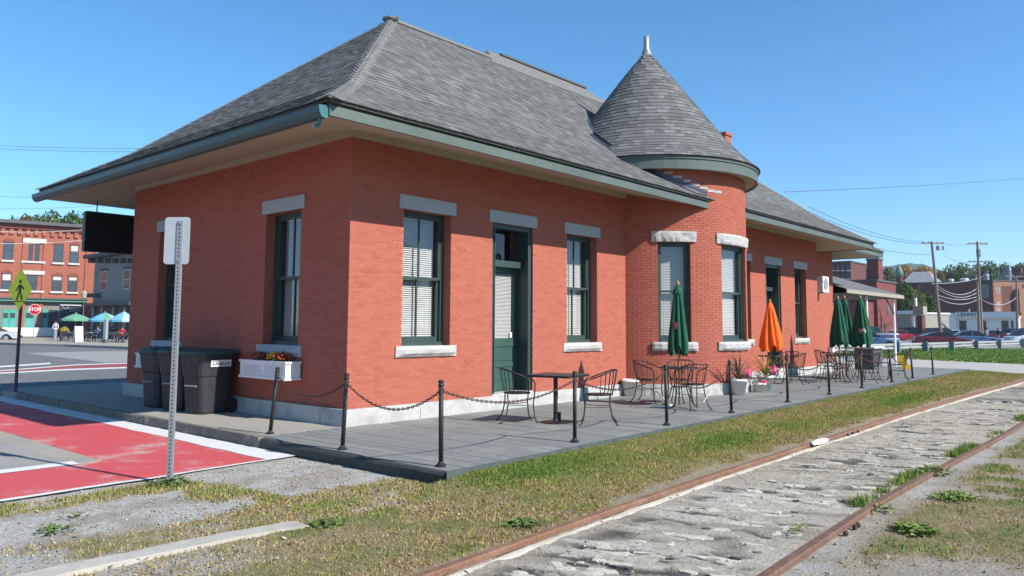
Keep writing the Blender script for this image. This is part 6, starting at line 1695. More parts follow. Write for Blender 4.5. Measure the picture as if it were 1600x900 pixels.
def bush(px, D, zc_, R_, col, label, name='flower_tub', n=500, seed=1):
    c = at(px, 508, D); r = empty(name, (c[0], c[1], .0), 0, label, 'plant'); rnd = random.Random(seed); m = MB()
    for i in range(n):
        v = np.array([rnd.gauss(0, 1), rnd.gauss(0, 1), rnd.gauss(0, 1)]); v /= np.linalg.norm(v); p = v * R_ * rnd.uniform(.6, 1) + np.array([0, 0, zc_]); s = R_ * .14; d1 = np.cross(v, (rnd.random(), rnd.random(), rnd.random())); d1 /= np.linalg.norm(d1); d2 = np.cross(v, d1); m.add([p - d1 * s, p - d2 * s, p + d1 * s, p + d2 * s], [(0, 1, 2, 3)])
    tag(m.build('leaves', simple('bush_leaf', col, .8, .4, 8), r), kind='stuff'); t_ = MB(); t_.lathe([(0, 0), (.3, 0), (.36, zc_ * .7), (0, zc_ * .7)], 12); t_.build('tub', m_slate, r)
bush(101, 66, .85, .42, (.30, .22, .03), 'tub of yellow flowers left of the café chairs')
# ================================================================== TREES
def leaf_cloud(seed, lobes, n, size, cols):
    r = np.random.default_rng(seed); V = []; Cc = []
    L = np.array([l[3] if np.isscalar(l[3]) else np.mean(l[3]) for l in lobes]) ** 2; pick = r.choice(len(lobes), n, p=L / L.sum())
    d = r.normal(size=(n, 3)); d /= np.linalg.norm(d, axis=1)[:, None]
    ctr = np.array([l[:3] for l in lobes])[pick]; rad = np.array([np.broadcast_to(l[3], 3) for l in lobes])[pick]
    rr = r.uniform(.55, 1.04, n)[:, None] ** .6
    p = ctr + d * rad * rr
    nrm = d + r.normal(0, .55, (n, 3)); nrm /= np.linalg.norm(nrm, axis=1)[:, None]
    t1 = np.cross(nrm, r.normal(size=(n, 3))); t1 /= np.linalg.norm(t1, axis=1)[:, None]; t2 = np.cross(nrm, t1)
    s = size * r.uniform(.5, 1.25, (n, 1))
    V = np.stack([p - t1 * s, p - t2 * s * .6, p + t1 * s, p + t2 * s * .6], 1).reshape(-1, 3); F = np.arange(4 * n).reshape(-1, 4)
    ci = r.integers(0, len(cols), len(lobes))[pick]; c = np.array(cols)[ci] * r.uniform(.65, 1.35, (n, 1)); return V, F, np.repeat(c, 4, 0)
m_foliage = attr_color_mat('foliage', .75, translucent=.25); m_bark = simple('bark', (.10, .075, .055), .9, .3, 8)
TREE = {}
def tree_proto(kind, seed):
    rnd = random.Random(seed); H = 10.0
    cols = {'green': [(.055, .095, .022), (.075, .12, .03), (.10, .135, .035)], 'olive': [(.11, .12, .03), (.09, .10, .03), (.15, .14, .04)], 'orange': [(.36, .20, .03), (.30, .15, .03), (.26, .19, .04)], 'rust': [(.22, .10, .035), (.16, .10, .035), (.13, .11, .03)], 'dark': [(.035, .065, .018), (.05, .08, .02), (.06, .09, .02)]}[kind]
    lobes = []
    for i in range(13):
        a = rnd.uniform(0, 6.28); q = rnd.uniform(0, 2.5); z = rnd.uniform(3.2, 8.6); sh = 1 - abs(z - 5.6) / 5.5
        lobes.append((q * sh * math.cos(a), q * sh * math.sin(a), z, rnd.uniform(1.0, 1.9)))
    lobes.append((0, 0, 8.3, 1.6)); lobes.append((0, 0, 5.5, 2.4))
    V, F, Cc = leaf_cloud(seed, lobes, 5200, .26, cols); cm = np_mesh('crown', V, F, 4, Cc); cm.materials.append(m_foliage)
    t_ = MB(); t_.tube([(0, 0, -.3), (.03, .02, 1.5), (.1, 0, 3.5), (.05, .1, 6.0), (0, 0, 8)], [.30, .24, .18, .11, .03], 8)
    for i in range(6):
        a = rnd.uniform(0, 6.28); z = rnd.uniform(2.4, 5); t_.tube([(.05, 0, z), (1.0 * math.cos(a), 1.0 * math.sin(a), z + .9), (2.1 * math.cos(a), 2.1 * math.sin(a), z + 2.0)], [.10, .06, .02], 6)
    r = empty('tree'); link('crown', cm, r); t_.build('trunk', m_bark, r); return r
NAMES = {'green': 'leafy_tree', 'olive': 'olive_tree_like', 'orange': 'autumn_tree', 'rust': 'autumn_tree', 'dark': 'leafy_tree'}
def tree(px, ytop, D, width_px, kind, label, group, seed=0, ground=-.15):
    if (kind, seed % 2) not in TREE: TREE[(kind, seed % 2)] = tree_proto(kind, 100 + seed % 2 + 10 * len(TREE)); o = TREE[(kind, seed % 2)]
    else: o = copy_tree(TREE[(kind, seed % 2)])
    c = at(px, 513, D); zt = at(px, ytop, D)[2]; W = width_px * D / FPX
    o.location = (c[0], c[1], ground); h = (zt - ground) / 9.7; w_ = W / 4.4; o.scale = (w_, w_, h); o.rotation_euler = (0, 0, random.Random(seed * 7 + int(px)).uniform(0, 6.28)); o.name = 'autumn_tree' if kind in ('orange', 'rust') else 'leafy_tree'
    return tag(o, label, 'tree', group)
gL = 'trees behind the buildings across the street'
for i, (px_, yt, w_, k_, lb) in enumerate(((12, 341, 22, 'dark', 'tree top at the far left above the brick cornice'), (30, 339, 26, 'rust', 'reddish tree top above the brick cornice'), (48, 338, 26, 'olive', 'yellowish tree top above the brick cornice'), (70, 331, 34, 'green', 'tallest green tree top above the brick building'), (102, 335, 34, 'green', 'green tree top just left of the black hanging sign'), (124, 342, 20, 'dark', 'small dark tree top beside the black hanging sign'))):
    tree(px_, yt - 2, 112 + i * 2, w_ * 1.5, k_, lb, gL, i)
# ================================================================== RIGHT BACKGROUND
m_mill = simple('mill_brick', (.115, .05, .04), .85, .15, 1.2, world_pos=True); m_mill2 = simple('mill_brick_tan', (.25, .13, .085), .85, .12, 1.2, world_pos=True); m_rbr = simple('old_red_brick', (.165, .05, .045), .85, .2, 1.5, world_pos=True)  # dark mill brick holds the long mill's shade; tan is its lit face
m_roofd = simple('dark_flat_roof', (.09, .09, .095), .9, .15); m_tan = simple('tan_block', (.30, .28, .235), .85, .08, 1); m_wbld = simple('white_shop', (.66, .67, .68), .7, .05, 1); m_cop = simple('green_copper', (.10, .20, .155), .6, .15, 3); m_bluer = simple('blue_slate', (.06, .09, .13), .6, .1, 2)
class Block:
    """a building as a closed box: front face between two pixels at two distances, depth behind"""
    def __init__(s, name, label, xa, da, xb, db, ytop, depth, mat, roof=None, group=None):
        s.F = Facade(xa, da, xb, db, ground=-.15); s.F.root(name, label, 'building', group); xm = (xa + xb) / 2
        s.z = s.F.uz(xm, ytop)[1]; s.F.box('wall', mat, 0, s.F.L, -.2, s.z, -depth, -.02)
        if roof: s.F.box('roof', roof, -.15, s.F.L + .15, s.z, s.z + .25, -depth - .15, .12)
def same_x(xa, xb, db):
    """distance at pixel xa that gives a wall running along y through pixel xb"""
    return (at(xb, 513, db)[0] - CAM[0]) / ray(xa, 513)[0]
B1 = Block('red_brick_building', 'old red brick building with a tall square chimney beyond the canopy', 1318, same_x(1318, 1372, 100), 1372, 100, 440, 8.5, m_rbr, m_roofd)
F = B1.F; zc_ = F.uz(1372, 404)[1]; uc_ = F.L
F.box('chimney', m_rbr, uc_ - 1.5, uc_ - .06, B1.z - .3, zc_, -3.1, -1.2); F.box('chimney_cap', m_roofd, uc_ - 1.6, uc_ + .02, zc_, zc_ + .18, -3.2, -1.1)
F.pbox('low_wing', m_rbr, 1318, 1366, 473, 530, -.018, 2.5); F.pbox('window', m_fgl, 1345, 1352, 486, 494, 2.502, 2.55)
F.box('side_door', m_shopdk, uc_, uc_ + .06, .1, 2.3, -3.4, -2.5); F.box('side_window', m_fgl, uc_, uc_ + .05, 3.4, 4.6, -5.0, -4.0)
F.pbox('white_tank', m_white, 1399, 1402, 462, 476, -9.3, -8.7); F.pbox('tan_porch', m_tan, 1396, 1413, 476, 490, -11, -9); F.pbox('porch_base', m_mill, 1401, 1411, 491, 518, -10.8, -9.1); F.pbox('white_notice', m_white, 1395, 1399, 492, 510, -8.9, -8.7)
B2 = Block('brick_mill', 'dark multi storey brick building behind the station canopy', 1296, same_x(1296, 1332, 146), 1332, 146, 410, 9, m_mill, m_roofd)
for i in range(4):
    for j_ in range(3): B2.F.window(1299 + i * 8, 1303 + i * 8, 414 + j_ * 13, 422 + j_ * 13, m_dkframe, m_fgl, m_stone)
B3 = Block('tan_block_building', 'low tan block building left of the white shop', 1398, 116, 1440, 112, 491, 6, m_tan, m_wbld)
B3.F.pbox('white_roof_edge', m_wbld, 1398, 1441, 485.5, 490, .13, .5); B3.F.pbox('pale_end_bay', m_wbld, 1431, 1440, 492, 519, -.018, .1); B3.F.pbox('loading_door', m_shopdk, 1434, 1438, 503, 519, .102, .15)
B4 = Block('white_shop_building', "low white shop with LENNY'S on its fascia", 1466, 124, 1592, 118, 496, 14, m_wbld, m_wbld)
F = B4.F; F.pbox('fascia', m_wbld, 1494, 1588, 487.5, 497, .13, .9); F.pbox('side_bay', m_wbld, 1464, 1494, 489, 520, -.018, .4)
for a, b in ((1473, 1477), (1499, 1510), (1536, 1541), (1565, 1576), (1580, 1584)): F.pbox('shop_window', m_fgl, a, b, 501, 517, -.018, .05)
F.pbox('blue_door', simple('blue_door', (.04, .10, .25), .5), 1470, 1475, 503, 516, .41, .45)
uu, zz = F.uz(1515, 492); tx = text_mesh('lettering', "LENNY'S", .85, simple('sign_grey_letters', (.12, .12, .13), .6), F.r, .03, True)
tx.matrix_local = frame_matrix(tuple(F.u * uu + F.n * .92 + np.array([0, 0, zz])), tuple(np.sign(F.u @ RX) * F.u), (0, 0, 1)) if False else Matrix(((F.u[0] * np.sign(F.u @ RX), 0, F.n[0], (F.u * uu + F.n * .92)[0]), (F.u[1] * np.sign(F.u @ RX), 0, F.n[1], (F.u * uu + F.n * .92)[1]), (0, 1, 0, zz), (0, 0, 0, 1)))
B5 = Block('long_mill', 'long brick mill, coloured dark for its shade, with rooftop tanks behind the white shop', 1440, same_x(1440, 1554, 158), 1554, 158, 441.5, 20, m_mill, m_roofd)
B5.F.pbox('glass_stair', simple('green_glass', (.10, .17, .17), .3, .2), 1535, 1545, 444, 466, -.018, .2)
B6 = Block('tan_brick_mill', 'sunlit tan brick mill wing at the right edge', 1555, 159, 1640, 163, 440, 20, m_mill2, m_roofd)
for a, b, c, d in ((1557, 1562, 450, 458), (1557, 1562, 472, 476), (1557, 1562, 481, 486), (1600, 1606, 450, 460), (1615, 1621, 450, 460)): B6.F.window(a, b, c, d, m_stone, m_fgl)
B6.F.pbox('recess_shade_panel', m_mill, 1566, 1583, 447, 489, -.018, .02); B6.F.pbox('brick_pier', m_mill2, 1585, 1596, 452, 489, -.018, 1.2); B6.F.pbox('arched_opening', m_shopdk, 1589, 1596, 445, 451, 1.2, 1.3)  # flat dark brick panel with the shade of a recess in its colour
def cyl(name, px, y0, y1, wpx, D, mat, label, cat):
    c = at(px, y1, D); zt = at(px, y0, D)[2]; r = empty(name, tuple(c), 0, label, cat); h = zt - c[2]; R_ = wpx * D / FPX / 2
    m = MB(); m.lathe([(0, 0), (R_, 0), (R_, h * .9), (R_ * .8, h), (0, h)], 16); m.build('shell', mat, r); m = MB(); m.lathe([(R_ * 1.02, h * .45), (R_ * 1.03, h * .5), (R_ * 1.02, h * .55)], 16); m.build('hoop', m_slate, r)
cyl('rooftop_tank', 1541, 428, 440.5, 9, 168, m_metal, 'silver cylindrical tank on the mill roof', 'tank'); cyl('rooftop_tank', 1523, 429, 440.5, 7, 170, m_roofd, 'dark cylindrical tank on the mill roof left of the silver one', 'tank')
cyl('rooftop_vent', 1486, 436, 440.5, 8, 168, m_white, 'round white vent on the mill roof', 'vent'); cyl('rooftop_duct', 1507, 435, 440.5, 12, 169, m_white, 'wide white duct box on the mill roof', 'duct'); cyl('roof_vent', 1514, 483, 487.5, 3, 122, m_metal, 'small metal vent on the white shop roof', 'vent')
# domed tower
B7 = Block('grey_roofed_hall', 'grey roofed hall beside the green domed tower', 1414, 186, 1462, 182, 443, 14, m_mill, m_roofd)
F = B7.F; zb = F.uz(1438, 443)[1]; L = F.L; m = MB(); o = F.u * -.3 + F.n * .4; vs = [o + np.array([0, 0, zb + .26]), F.u * (L + .3) + F.n * .4 + np.array([0, 0, zb + .26]), F.u * (L - 2) - F.n * 6 + np.array([0, 0, zb + 3.2]), F.u * 1.0 - F.n * 6 + np.array([0, 0, zb + 3.2]), F.u * (L + .3) - F.n * 14 + np.array([0, 0, zb + .26]), F.u * -.3 - F.n * 14 + np.array([0, 0, zb + .26])]
m.add(vs, [(0, 1, 2, 3), (1, 4, 2), (4, 5, 3, 2), (5, 0, 3)]); m.build('pitched_roof', simple('grey_slate', (.22, .225, .24), .8, .1, 1), F.r)
c = at(1408, 513, 184); zr = at(1408, 432, 184)[2] + .15; zt = at(1408, 410, 184)[2] + .15; zm = at(1408, 424, 184)[2] + .15
tw = empty('domed_tower', (c[0], c[1], -.15), 0, 'round brick tower with a green pointed dome', 'tower'); R_ = 5.5 * 184 / FPX
m = MB(); m.lathe([(0, -.2), (R_, -.2), (R_, zr), (0, zr)], 18); m.build('shaft', m_mill, tw); m = MB(); m.lathe([(R_ * .95, zr), (R_ * 1.15, zr + .1), (R_ * 1.1, zm), (R_ * .8, zm + (zt - zm) * .3), (R_ * .4, zm + (zt - zm) * .6), (.1, zt - .4), (0, zt)], 18); m.build('dome', m_cop, tw, True)
# steep slate roofs at the right edge
B8 = Block('turreted_building', 'dark building with steep blue slate roofs at the right edge', 1582, 205, 1660, 200, 428, 16, m_mill, m_roofd)
for (a, b, yt, mt) in ((1566, 1590, 414, m_bluer), (1586, 1600, 418, m_mill)):
    pa = at(a, 513, 206); pb = at(b, 513, 206); zt = at((a + b) / 2, yt, 206)[2]; z0 = at((a + b) / 2, 437, 206)[2]; w_ = np.linalg.norm((pb - pa)[:2]); mid = (pa + pb) / 2 - B8.F.o; m = MB(); mid[2] = 0
    if mt is m_bluer: m.add([mid + (-w_ / 2, -w_ / 2, z0 + .15), mid + (w_ / 2, -w_ / 2, z0 + .15), mid + (w_ / 2, w_ / 2, z0 + .15), mid + (-w_ / 2, w_ / 2, z0 + .15), mid + (0, 0, zt + .15)], [(0, 1, 4), (1, 2, 4), (2, 3, 4), (3, 0, 4)]); m.build('steep_roof', mt, B8.F.r)
    else: m.obox(mid + (0, 0, (zt + z0) / 2), (1, 0, 0), (0, 1, 0), (0, 0, 1), w_, w_, zt - z0); m.build('gable_block', mt, B8.F.r)
sp_ = at(1582, 513, 203); zt = at(1582, 408, 203)[2]; m = MB(); m.lathe([(.35, zt - 6.5), (.35, zt - 2.5), (.45, zt - 2.3), (.06, zt - 1), (0, zt - .8)], 10, tuple(sp_ - B8.F.o)[:2] + (.15,)); m.build('spirelet', m_metal, B8.F.r)
# trees
gR = 'trees behind the mill buildings'
for i, (px_, yt, D, w_, k_, lb) in enumerate(((1409, 443, 132, 40, 'green', 'green tree left of the first utility pole, above the tan building'), (1428, 452, 134, 26, 'olive', 'yellow tinged tree just left of the dark low roof'), (1449, 454, 136, 28, 'dark', 'dark tree directly left of the first utility pole'),
        (1366, 416, 240, 36, 'olive', 'tree left of the square chimney'), (1392, 419, 240, 30, 'olive', 'tree right of the square chimney'), (1420, 418, 250, 30, 'orange', 'orange brown tree behind the domed tower'), (1446, 417, 230, 34, 'orange', 'bright orange tree behind the grey roofed hall'), (1472, 424, 235, 22, 'rust', 'rusty tree right of the first utility pole'),
        (1487, 415, 250, 36, 'dark', 'dark rounded tree above the round white vent'), (1508, 412, 255, 40, 'green', 'green tree above the white duct'), (1532, 414, 260, 34, 'rust', 'rust tinted tree behind the rooftop tanks'), (1552, 409, 255, 36, 'green', 'green tree right of the silver tank'), (1570, 414, 258, 30, 'green', 'green tree left of the steep slate roofs'), (1600, 412, 265, 40, 'olive', 'tree behind the steep slate roofs'), (1340, 424, 245, 40, 'green', 'tree behind the dark brick mill by the canopy'))):
    tree(px_, yt, D, w_, k_, lb, gR, i)

# ------------------------------------------------------------------ hills
def hill(name, prof_px, D, depth, col, seed):
    n = 160; xs_ = np.linspace(prof_px[0][0], prof_px[-1][0], n); yy = np.interp(xs_, [p[0] for p in prof_px], [p[1] for p in prof_px]); V = []; rows = 14
    for j_ in range(rows + 1):
        f = j_ / rows
        for i in range(n):
            p = at(xs_[i], 513, D + depth * (1 - abs(2 * f - 1)) * 0 + depth * f); zt = at(xs_[i], yy[i], D + depth * .5)[2]
            z = -2 + (zt + 2) * math.sin(math.pi * min(1, f)) ** .8 + (6 * D / 1200) * (float(fbm(xs_[i] * .22, f * 14 + seed, 1, 4)) - .5) * (f > .02)
            V.append((p[0], p[1], z))
    F_ = [(j_ * n + i, j_ * n + i + 1, (j_ + 1) * n + i + 1, (j_ + 1) * n + i) for j_ in range(rows) for i in range(n - 1)]
    me = np_mesh(name, np.array(V), np.array(F_), 4, None, False); me.materials.append(simple('forested_hill', col, .95, .45, .03, .6, .2, world_pos=True)); return tag(link(name, me), kind='structure')
hill('hill', [(900, 440), (1250, 432), (1340, 424), (1390, 416), (1425, 410.5), (1447, 412.5), (1480, 424), (1530, 434), (1620, 440), (1800, 436)], 1150, 500, (.045, .065, .03), 3)
hill('hill', [(-500, 462), (-300, 455), (0, 470), (300, 480), (900, 470)], 1000, 400, (.05, .07, .03), 7)

# ------------------------------------------------------------------ guard rail
m_gr = simple('galvanised_rail', (.33, .34, .34), .5, .08, 2); m_gp = simple('blue_grey_post', (.13, .19, .22), .7, .15, 4)
ga = gp(1402, 553.5, -.15); gb = gp(1446, 551, -.15); ge = gp(1640, 541.5, -.15)
gr = empty('guard_rail', tuple(gb), 0, 'white steel guard rail with blue grey posts along the lawn', 'guard rail')
def gpt(t): 
    p = gb + (ge - gb) * t; return p - gb
for px_ in (1402, 1446, 1487, 1525, 1561, 1597, 1630):
    v = ray(px_, 520); d = (ge - gb)[:2]; A_ = np.array([[d[0], -v[0]], [d[1], -v[1]]]); t_ = np.linalg.solve(A_, (CAM - gb)[:2])[0]; p = gpt(t_)
    m = MB(); m.box(p[0] - .13, p[0] + .13, p[1] - .13, p[1] + .13, -.3, .72); m.build('post', m_gp, gr)
d = (ge - gb) / np.linalg.norm(ge - gb); nn = np.array([d[1], -d[0], 0]); nn = nn if nn @ (CAM - gb) > 0 else -nn
for z0 in (.36, .58):
    m = MB(); p = gpt(-.75) - nn * .24; q = gpt(1.05) - nn * .24; prf_ = [(-.0, -.085), (.05, -.06), (.06, 0), (.05, .06), (0, .085)]
    vs = [e + nn * a + np.array([0, 0, z0 + b + .0]) for e in (p, q) for a, b in prf_]; m.add(vs, [(i, i + 1, 5 + i + 1, 5 + i) for i in range(4)]); m.build('beam', m_gr, gr)

# ------------------------------------------------------------------ vehicles
m_tyre = simple('tyre', (.02, .02, .02), .8, .1); m_rim = simple('alloy_rim', (.40, .41, .42), .35, .1, metal=.6); m_vglass = simple('car_glass', (.02, .025, .03), .15, .1, spec=.35); m_lampr = simple('tail_lamp', (.40, .02, .02), .3); m_lampw = simple('head_lamp', (.75, .75, .75), .2)
def carpaint(name, col, metal=.0): return simple(name, col, .28, .05, 1, spec=.6, metal=metal)
SHAPES = {  # xs, hood/belt line, roof outline (x,z), length, width
    'sedan': dict(L=4.7, W=1.78, belt=[(-2.35, .62), (-2.3, .86), (-1.6, .95), (-1.0, .96), (.7, .94), (1.1, .90), (2.1, .76), (2.33, .60)], roof=[(-1.75, .95), (-1.05, 1.36), (-.3, 1.43), (.25, 1.40), (1.15, .91)]),
    'coupe': dict(L=4.7, W=1.76, belt=[(-2.35, .66), (-2.3, .92), (-1.7, .97), (.6, .92), (1.0, .88), (2.1, .70), (2.33, .56)], roof=[(-1.75, .97), (-.95, 1.27), (-.35, 1.33), (.15, 1.29), (1.1, .88)]),
    'suv': dict(L=4.7, W=1.85, belt=[(-2.33, .60), (-2.32, 1.02), (.9, 1.02), (1.3, 1.0), (2.15, .92), (2.33, .65)], roof=[(-2.28, 1.02), (-2.05, 1.68), (-.5, 1.74), (.45, 1.69), (1.25, 1.0)]),
    'van': dict(L=5.0, W=1.95, belt=[(-2.48, .60), (-2.48, 1.05), (1.2, 1.0), (1.6, .96), (2.3, .80), (2.48, .60)], roof=[(-2.46, 1.05), (-2.28, 1.70), (-1.0, 1.78), (.4, 1.74), (1.7, .96)]),
    'pickup': dict(L=5.4, W=1.95, belt=[(-2.68, .70), (-2.68, 1.08), (-.6, 1.08), (.9, 1.10), (1.2, 1.10), (2.5, 1.02), (2.68, .7)], roof=[(-.58, 1.08), (-.48, 1.76), (.1, 1.82), (.55, 1.80), (1.15, 1.10)])}
def vehicle(px, D, shape, paint_m, facing, label, name='parked_car', cat='car', ground=-.14, lower=None, yaw=0.0):
    S = SHAPES[shape]; c = at(px, 513, D)
    rz = math.atan2(RX[1], RX[0]) + (0 if facing > 0 else math.pi) + yaw
    r = empty(name, (c[0], c[1], ground), rz, label, cat, 'vehicles in the car park'); W = S['W'] / 2
    bx = np.array([p[0] for p in S['belt']]); bz = np.array([p[1] for p in S['belt']]); xs_ = np.unique(np.concatenate([bx, np.linspace(bx[0], bx[-1], 25)])); z_ = np.interp(xs_, bx, bz); L = S['L'] / 2
    vs = []
    wheels = (-.62 * L, .62 * L)
    for x, zt in zip(xs_, z_):
        e = abs(x) / L; w_ = W * (1 - .14 * e ** 4); z0 = .24
        for wx in wheels:
            if abs(x - wx) < .36: z0 = max(z0, .24 + math.sqrt(max(0, .36 ** 2 - (x - wx) ** 2)) + .03)
        z0 = min(z0, zt - .08)
        vs += [(x, -w_ * .9, z0), (x, -w_, min(z0 + .06, zt - .03)), (x, -w_ * .985, zt * .88), (x, -w_ * .90, zt), (x, w_ * .90, zt), (x, w_ * .985, zt * .88), (x, w_, min(z0 + .06, zt - .03)), (x, w_ * .9, z0)]
    n = len(xs_); b = MB(); b.add(vs, [(i * 8 + k, (i + 1) * 8 + k, (i + 1) * 8 + k + 1, i * 8 + k + 1) for i in range(n - 1) for k in range(7)] + [tuple(range(8))[::-1], tuple((n - 1) * 8 + k for k in range(8))]); b.build('body', paint_m, r)
    if lower:
        q = MB()
        for s_ in (-1, 1): q.box(-L * .96, L * .96, s_ * W - .012, s_ * W + .012, .40, .56)
        q.build('side_stripe', lower, r)
    rx = [p[0] for p in S['roof']]; rzz = [p[1] for p in S['roof']]
    gx = np.linspace(rx[0], rx[-1], 13); gz = np.interp(gx, rx, rzz); bzz = np.interp(gx, bx, bz); vs = []
    for x, zt, zb in zip(gx, gz, bzz):
        h = max(0, zt - zb); wt = W * (.90 - .14 * min(1, h / .5)); vs += [(x, -W * .885, zb - .02), (x, -wt, zt), (x, wt, zt), (x, W * .885, zb - .02)]
    g = MB(); g.add(vs, [(i * 4 + k, (i + 1) * 4 + k, (i + 1) * 4 + k + 1, i * 4 + k + 1) for i in range(12) for k in range(3)]); g.build('windows', m_vglass, r, False)
    # roof skin and pillars in body colour
    t_ = MB(); top = [(x, zt) for x, zt in zip(gx, gz) if zt > max(rzz) - .13]; vs = []
    for x, zt in top: vs += [(x, -W * .775, zt - .03), (x, -W * .74, zt + .012), (x, W * .74, zt + .012), (x, W * .775, zt - .03)]
    m_ = len(top); t_.add(vs, [(i * 4 + k, (i + 1) * 4 + k, (i + 1) * 4 + k + 1, i * 4 + k + 1) for i in range(m_ - 1) for k in range(3)]); t_.build('roof', paint_m, r)
    for xa in ([rx[1] * .5 + rx[0] * .5] + ([.1, -1.0] if shape in ('suv', 'van') else [-.25 if shape != 'pickup' else .35])):
        za = np.interp(xa, rx, rzz); zb = np.interp(xa, bx, bz)
        for s_ in (-1, 1):
            p = MB(); h = za - zb; wt = W * (.90 - .14 * min(1, h / .5)); p.bar((xa, s_ * (W * .885 + .008), zb - .02), (xa, s_ * (wt + .008), za), .09, .02, up=(0, s_, 0)); p.build('pillar', paint_m, r)
    for wx in wheels:
        for s_ in (-1, 1):
            w_ = MB(); w_.tube([(wx, s_ * (W - .2), .31), (wx, s_ * (W - .01), .31)], .31, 18); wo = w_.build('wheel', m_tyre, r); h = MB(); h.tube([(wx, s_ * (W - .02), .31), (wx, s_ * (W + .002), .31)], .19, 12); h.build('rim', m_rim, wo)
    for s_ in (-1, 1):
        a = MB(); a.box(L - .12, L - .0, s_ * W * .62 - .16, s_ * W * .62 + .16, .58, .68); a.build('headlight', m_lampw, r); a = MB(); a.box(-L, -L + .08, s_ * W * .7 - .14, s_ * W * .7 + .14, .72, .86); a.build('tail_light', m_lampr, r)
        a = MB(); a.blob((rx[-1] - .32, s_ * (W + .06), S['belt'][3][1] + .05), (.07, .09, .06), 8, 5); a.build('mirror', paint_m, r)
    a = MB(); a.box(L - .06, L + .02, -W * .8, W * .8, .30, .48); a.build('front_bumper', m_roofd, r); a = MB(); a.box(-L - .02, -L + .06, -W * .8, W * .8, .32, .52); a.build('rear_bumper', m_roofd, r)
    return r
c_maroon = carpaint('maroon_paint', (.10, .008, .016)); c_navy = carpaint('navy_paint', (.02, .045, .12)); c_blue = carpaint('steel_blue_paint', (.05, .11, .20)); c_silver = carpaint('silver_paint', (.50, .51, .53), .3); c_red = carpaint('red_paint', (.33, .015, .03)); c_black = carpaint('black_paint', (.02, .022, .025)); c_dgreen = carpaint('dark_green_paint_car', (.02, .045, .04)); c_white = carpaint('white_car_paint', (.72, .72, .72))
vehicle(1472, 69, 'coupe', c_maroon, 1, 'dark red coupe just behind the guard rail', yaw=-.28)
vehicle(1520, 75, 'sedan', c_blue, 1, 'slate blue sedan half hidden behind the dark red coupe', yaw=-.3)
vehicle(1608, 80, 'van', c_silver, -1, 'silver minivan at the right edge', yaw=.1, cat='van', name='parked_van')
vehicle(1362, 86, 'pickup', c_navy, -1, 'blue pickup truck with a pale cab seen past the umbrellas', lower=c_silver, cat='pickup', name='parked_pickup', yaw=.1)
vehicle(1352, 60, 'sedan', c_blue, 1, 'blue car low behind the deck end, under the canopy', yaw=-.2)
vehicle(1392, 104, 'sedan', c_silver, -1, 'silver car between the pickup and the red brick building', yaw=.3)
vehicle(1416, 97, 'sedan', c_red, 1, 'bright red car in the middle row', yaw=-.15)
vehicle(1428, 106, 'suv', c_black, 1, 'black suv behind the bright red car', yaw=-.3)
vehicle(1451, 103, 'sedan', c_black, 1, 'black car left of the first utility pole', yaw=-.5)
vehicle(1473, 98, 'suv', c_dgreen, 1, 'dark green suv right of the first utility pole', yaw=-.2)
vehicle(1500, 101, 'sedan', c_white, 1, 'white car right of the dark green suv', yaw=-.35)
vehicle(1512, 108, 'sedan', c_black, -1, 'black car behind the white car', yaw=.2)
vehicle(1534, 106, 'sedan', c_silver, 1, 'silver car behind the two walkers', yaw=-.4)
vehicle(1580, 112, 'suv', c_navy, -1, 'dark suv in front of the white shop, right of the walkers', yaw=.2)
vehicle(1556, 104, 'sedan', c_maroon, 1, 'dark maroon car right of the walkers in the far row', yaw=-.3)
vehicle(1487, 112, 'sedan', c_silver, -1, 'silver car in the back row behind the dark green suv', yaw=.1)
vehicle(1440, 114, 'suv', c_navy, 1, 'navy suv in the back row by the tan building', yaw=-.1)
vehicle(1400, 112, 'sedan', c_white, -1, 'white car in the back row beside the red brick building', yaw=.1)
vehicle(-14, 70, 'sedan', c_silver, 1, 'grey car cut off by the left edge of the picture', yaw=.3)

for px_, D, a, lb, sh, tr in ((1542, 84, .4, 'person in a pale shirt walking beside the silver minivan, left one', (.55, .56, .60), (.10, .12, .16)), (1559, 86, .7, 'person in a black shirt and jeans walking toward the silver minivan', (.015, .015, .018), (.16, .22, .34))):
    c = at(px_, 513, D); person((c[0], c[1], -.14), a, lb, sh, tr, 'stand', group='walkers in the car park')

# ------------------------------------------------------------------ utility poles and wires
m_pole = simple('utility_pole_wood', (.20, .16, .13), .9, .25, 6)
def upole(pb, pt, D, arms, label, trans=()):
    b = at(pb[0], 513, D); b[2] = -.15; t_ = at(pt[0], pt[1], D); r = empty('utility_pole', tuple(b), 0, label, 'utility pole', 'utility poles beyond the car park')
    m = MB(); top = t_ - b; m.tube([(0, 0, -.3), tuple(top * .5), tuple(top)], [.19, .16, .12], 10); m.build('shaft', m_pole, r)
    for (y, x0, x1) in arms:
        p = at(x0, y, D) - b; q = at(x1, y - .0, D) - b; p[2] = q[2] = (p[2] + q[2]) / 2; m = MB(); m.bar(tuple(p), tuple(q), .12, .14); ao = m.build('crossarm', m_pole, r)
        for f in (.08, .32, .68, .92): m = MB(); e = p * (1 - f) + q * f; m.lathe([(.05, .07), (.06, .15), (.03, .24)], 8, tuple(e)); m.build('insulator', m_metal, ao)
    for (x, y0, y1, w_) in trans:
        p = at(x, y1, D) - b; q = at(x, y0, D) - b; R_ = w_ * D / FPX / 2; m = MB(); m.lathe([(0, 0), (R_, 0), (R_, q[2] - p[2]), (R_ * .6, q[2] - p[2] + .1), (0, q[2] - p[2] + .1)], 12, tuple(p)); m.build('transformer', simple('transformer_grey', (.24, .25, .26), .5), r)
    return r
upole((1471, 0), (1455.5, 377), 86, [(380, 1440, 1475)], 'leaning utility pole left of the white shop sign', [(1466, 385, 391, 6), (1474, 385, 391, 3)])
